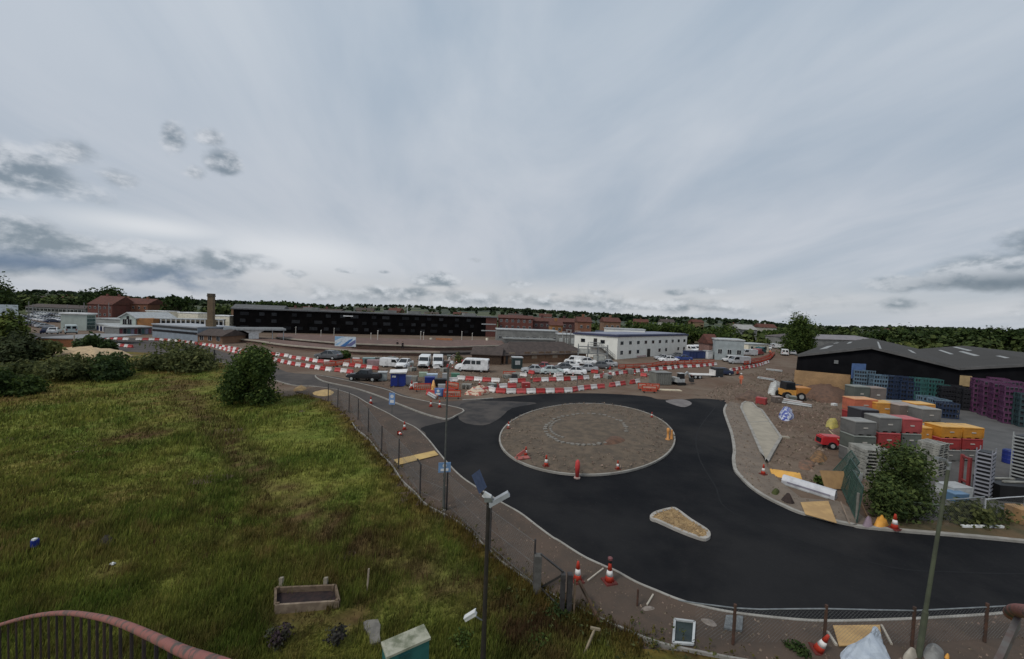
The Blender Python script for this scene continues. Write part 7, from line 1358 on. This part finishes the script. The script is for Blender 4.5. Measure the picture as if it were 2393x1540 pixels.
def stick(label, k, x0, y0, x1, y1, m, th=.05, z=.13): a, b = g(k, x0, y0, z), g(k, x1, y1, z); tag(MB().bar((0, 0, 0), b - a, th).build('timber_lath', m), label, 'lath').location = a
LATH = mat('white lath', (.44, .39, .32), (.34, .30, .24), 4, .8)
stick('white lath lying between the two footway cones', 'L', 310, 590, 480, 458, LATH); stick('short white lath at the kerb above the framed board', 'L', 950, 850, 1018, 738, LATH); stick('white lath leaning at the fence post beside the plywood in the foreground', 'M', 612, 960, 690, 1080, LATH, .07); stick('thin white lath right of the foreground plywood', 'M', 1100, 900, 1190, 1070, LATH, .06)
heap('rubble_spots', [g('L', *q, .1) for q in [(890, 900), (920, 870), (1020, 870), (1030, 900), (940, 915)]], .06, mat('pale rubble', (.26, .22, .19), (.17, .14, .115), 6, .9, space='World'), 'pale rubble beside the short white lath at the kerb', 'rubble', rough=.7)
heap('rubble_spots', [g('L', *q, .1) for q in [(1540, 1000), (1640, 1010), (1700, 1070), (1640, 1080), (1560, 1040)]], .06, MATS['pale rubble'], 'pale rubble between the framed board and grated slabs', 'rubble', rough=.7)
# crumpled sheet in the bottom right
pts = [g('M', *q, .1) for q in [(730, 1150), (900, 1060), (1010, 990), (1020, 940), (1085, 950), (1120, 1080), (1180, 1200), (1160, 1260), (800, 1260)]]
pl = smooth(pts, 4, True); cx0 = sum(v.x for v in pl) / len(pl); cy0 = sum(v.y for v in pl) / len(pl); mb = MB(); n = len(pl)
for s_ in (1, .85, .68, .5, .3, .12):
    for v in pl:
        x, y = cx0 + (v.x - cx0) * s_, cy0 + (v.y - cy0) * s_; mb.v.append((x, y, .10 + (1 - s_) * .42 + .22 * abs(noise.noise(Vector((x * 2.6, y * 2.6, 1)))) * (1.0 if s_ < 1 else .1)))
for j in range(5):
    for i in range(n): a, b = j * n + i, j * n + (i + 1) % n; mb.f.append((a, b, b + n, a + n))
mb.f.append(tuple(range(5 * n, 6 * n))); tag(mb.build('plastic_sheet', mat('blue white sheeting', (.46, .50, .54), (.36, .40, .45), 3, .45)), 'crumpled white plastic sheet on the plywood in the bottom right', 'sheet')
heap('stone_heap', [g('M', *q, .1) for q in [(1490, 1200), (1500, 1120), (1580, 1100), (1660, 1180), (1600, 1240)]], .3, mat('grey stones', (.24, .235, .22), (.15, .145, .135), 4, .9, space='World'), 'heap of grey stones at the foot of the hooked lamp post', 'stones', rough=.8)
heap('stone_heap', [g('M', *q, .1) for q in [(1290, 1200), (1330, 1140), (1420, 1140), (1440, 1180), (1360, 1225)]], .25, LATH, 'pale rubble bag left of the hooked lamp post', 'rubble', rough=.6)
heap('yellow_scrap', [g('M', *q, .1) for q in [(1670, 1195), (1690, 1170), (1715, 1180), (1710, 1210)]], .12, YEL, 'scrap of yellow plastic right of the grey stones', 'scrap')
plant('weed_clump', 'dark green weed tuft on the near footway left of the leaning cone', 'M', 320, 1160, .28, .3, LEAFD, 15)

# ---------------------------------------------------------------- stair the photo is taken from
# ---------------------------------------------------------------- loose stone, grit and site litter
def stones(name, polys, n, smin, smax, m, seed, z=0.0):
    r = np.random.default_rng(seed); pts = []
    while len(pts) < n:
        pl = polys[r.integers(len(polys))]; xs_ = [p.x for p in pl]; ys_ = [p.y for p in pl]; x, y = r.uniform(min(xs_), max(xs_)), r.uniform(min(ys_), max(ys_))
        if inpoly(x, y, pl): pts.append((x, y))
    P_ = np.array(pts); s = smin + (smax - smin) * r.random(n) ** 3; o = np.zeros((n, 4, 3)); ang = r.random(n) * 6.28
    base = np.stack([P_[:, 0], P_[:, 1], np.full(n, z)], 1)
    faces = []
    tip = base + np.stack([r.normal(size=n) * .2 * s, r.normal(size=n) * .2 * s, s * .75], 1); c = []
    for k in range(4): a = ang + k * 1.57 + r.normal(size=n) * .3; c.append(base + np.stack([np.cos(a) * s * .75, np.sin(a) * s * .75, np.zeros(n)], 1))
    for k in range(4): faces.append(np.stack([c[k], c[(k + 1) % 4], tip * .55 + c[(k + 1) % 4] * .45 + np.array([0, 0, 1.0]) * s[:, None] * .22, tip], 1))
    o = quads_mesh(name, np.concatenate(faces), m); o['kind'] = 'stuff'; return o
STONE = mat('loose stone', (.23, .175, .13), (.12, .09, .068), 2.0, .95, space='World', isl=.35)
works = [g('E', *p) for p in [(840, 1330), (560, 1240), (900, 1060), (1400, 900), (1780, 1000), (2140, 1200), (2300, 1500)]] + [g('G', *p) for p in [(1290, 480), (1200, 700), (1100, 980), (820, 860), (650, 720), (770, 490), (540, 200), (420, 140)]]
comp = [g('C', *p) for p in [(350, 1150), (780, 1250), (1450, 1400), (1900, 1240), (2100, 900), (1500, 860), (600, 860), (200, 900)]] + []
comp2 = [g('D', *p) for p in [(-100, 1180), (400, 1160), (1050, 1140), (1900, 1040), (2150, 900), (1500, 880), (700, 960), (0, 1000)]]
stones('loose_stones', [works], 5200, .04, .26, STONE, 31); stones('loose_stones', [comp, comp2], 4200, .06, .34, STONE, 32); stones('loose_stones', [[p for p in ring]], 2600, .03, .14, STONE, 33, .24)
stones('loose_stones', [[Vector((p.x, p.y, 0)) for p in nk[k0:]] + ink[::-1]], 3800, .015, .075, STONE, 34, .10); stones('loose_stones', [foot_r], 900, .02, .10, STONE, 35, .1); stones('loose_stones', [spl], 500, .02, .12, mat('sand stone', (.42, .29, .15), (.26, .18, .10), 2, .95, space='World'), 36, .1)
rs_ = random.Random(77)
def in_px(pl): 
    while True:
        x, y = rs_.uniform(min(p.x for p in pl), max(p.x for p in pl)), rs_.uniform(min(p.y for p in pl), max(p.y for p in pl))
        if inpoly(x, y, pl): return x, y
for i in range(26):
    x, y = in_px(comp if i % 2 else comp2); place('cone', make_cone, 'small traffic cone scattered in the compound between the barrier rows', (x, y, .01), rs_.random() * 3, 'scattered compound cones', .9)
for i in range(22):
    x, y = in_px(comp if i % 3 else comp2); place('bar_w' if i % 2 else 'bar_r', None, '%s plastic barrier standing loose at an angle in the compound' % ('white' if i % 2 else 'red'), (x, y, .01), rs_.random() * 3, 'loose %s barriers in the compound' % ('white' if i % 2 else 'red'))
for i in range(16):
    x, y = in_px(comp if i % 2 else comp2); n_ = rs_.choice([2, 4, 6])
    for j in range(n_): place('palw', make_pallet(PALW), 'timber pallet in the low scattered piles of the compound', (x, y, .02 + j * .145), rs_.random() * .1 + i, 'scattered compound pallets')
def make_pipes():
    t = thing('pipe_bundle', 'x', 'pipes')
    for k, (y, z) in enumerate([(-.22, .11), (0, .11), (.22, .11), (-.11, .30), (.11, .30)]): MB().tube([(-1.5, y, z), (1.5, y, z)], .105, 8).build('pipe', P('pipe orange brown', (.30, .10, .045)) if k % 2 else GREYL, t)
    return t
for i in range(9):
    x, y = in_px(comp if i % 2 else works); place('pipes', make_pipes, 'bundle of short drain pipes lying on the works ground', (x, y, .01), rs_.random() * 3, 'drain pipe bundles')
for i in range(14):
    x, y = in_px([comp, comp2, works][i % 3]); c_ = ['red', 'green', 'brown', 'dark'][i % 4]; place('tub' + c_, make_tub(c_), '%s tool box standing alone on the works ground' % dict(red='red', green='grey-green', brown='brown', dark='black')[c_], (x, y, .0), rs_.random() * 3, 'loose %s tool boxes' % c_, (1.1, .8, .8))
PINK = mat('peeling pink paint', (.25, .10, .085), (.095, .075, .066), 11, .75, bump=.5, lo=.46, hi=.60, detail=9); RUST = mat('rusty baluster', (.050, .033, .026), (.025, .02, .02), 8, .85)
path = [at('I', x, y, Y) for x, y, Y in [(2400, 1720, 1.42), (2030, 1580, 1.62), (1700, 1465, 1.95), (1450, 1348, 2.35), (1150, 1218, 2.95), (900, 1148, 3.6), (600, 1112, 4.4), (300, 1142, 5.2), (0, 1222, 6.0), (-300, 1330, 6.7), (-700, 1500, 7.3)]]
def cr3(P_, k):
    out = []
    for i in range(len(P_) - 1):
        p0, p1, p2, p3 = P_[max(i - 1, 0)], P_[i], P_[i + 1], P_[min(i + 2, len(P_) - 1)]
        for j in range(k): s_ = j / k; out.append(.5 * (2 * p1 + (p2 - p0) * s_ + (2 * p0 - 5 * p1 + 4 * p2 - p3) * s_ ** 2 + (3 * p1 - p0 - 3 * p2 + p3) * s_ ** 3))
    return out + [P_[-1]]
rp = cr3(path, 8); t = thing('stair_railing', 'curved pink peeling handrail with rusty balusters in the lower left corner', 'railing', (rp[20].x, rp[20].y, 0)); off = Vector((-rp[20].x, -rp[20].y, 0))
MB().tube([p + off for p in rp], .026, 12).build('handrail', PINK, t, smooth=True); MB().tube([p + off + Vector((0, 0, -1.0)) for p in rp], .022, 8).build('lower_rail', RUST, t, smooth=True)
acc = 0; nb = 0
for a, b in zip(rp, rp[1:]):
    acc += (b - a).length
    if acc > .30: acc = 0; MB().tube([b + off + Vector((0, 0, -.02)), b + off + Vector((0, 0, -1.0))], .011, 7).build('baluster', RUST, t)
for i in (8, 40, 72): MB().tube([rp[i] + off + Vector((0, 0, -1.0)), Vector((rp[i].x, rp[i].y, 0)) + off], .05, 8).build('support_post', RUST, t)
q = [at('M', x, y, Y) for x, y, Y in [(2700, 870, 1.45), (2480, 800, 1.6), (2380, 770, 1.75), (2300, 772, 1.9), (2275, 800, 1.95)]]; q = cr3(q, 5)
t = thing('stair_railing', 'blunt end of a pink peeling handrail in the lower right corner', 'railing', (q[-1].x, q[-1].y, 0)); off = Vector((-q[-1].x, -q[-1].y, 0)); MB().tube([p + off for p in q], .028, 12).build('handrail', PINK, t, smooth=True)
e0 = at('M', 2335, 860, 1.85); e1 = at('M', 2120, 1330, 1.55); MB().bar(e0 + off, e1 + off, .05, .02, (0, 1, 0)).build('flat_bar', mat('grey worn plate', (.14, .135, .125), (.11, .075, .065), 6, .8), t); MB().tube([e1 + off, Vector((e1.x, e1.y, 0)) + off], .04, 8).build('support_post', RUST, t)
MB().tube([q[0] + off, Vector((q[0].x, q[0].y, 0)) + off], .04, 8).build('support_post', RUST, t)
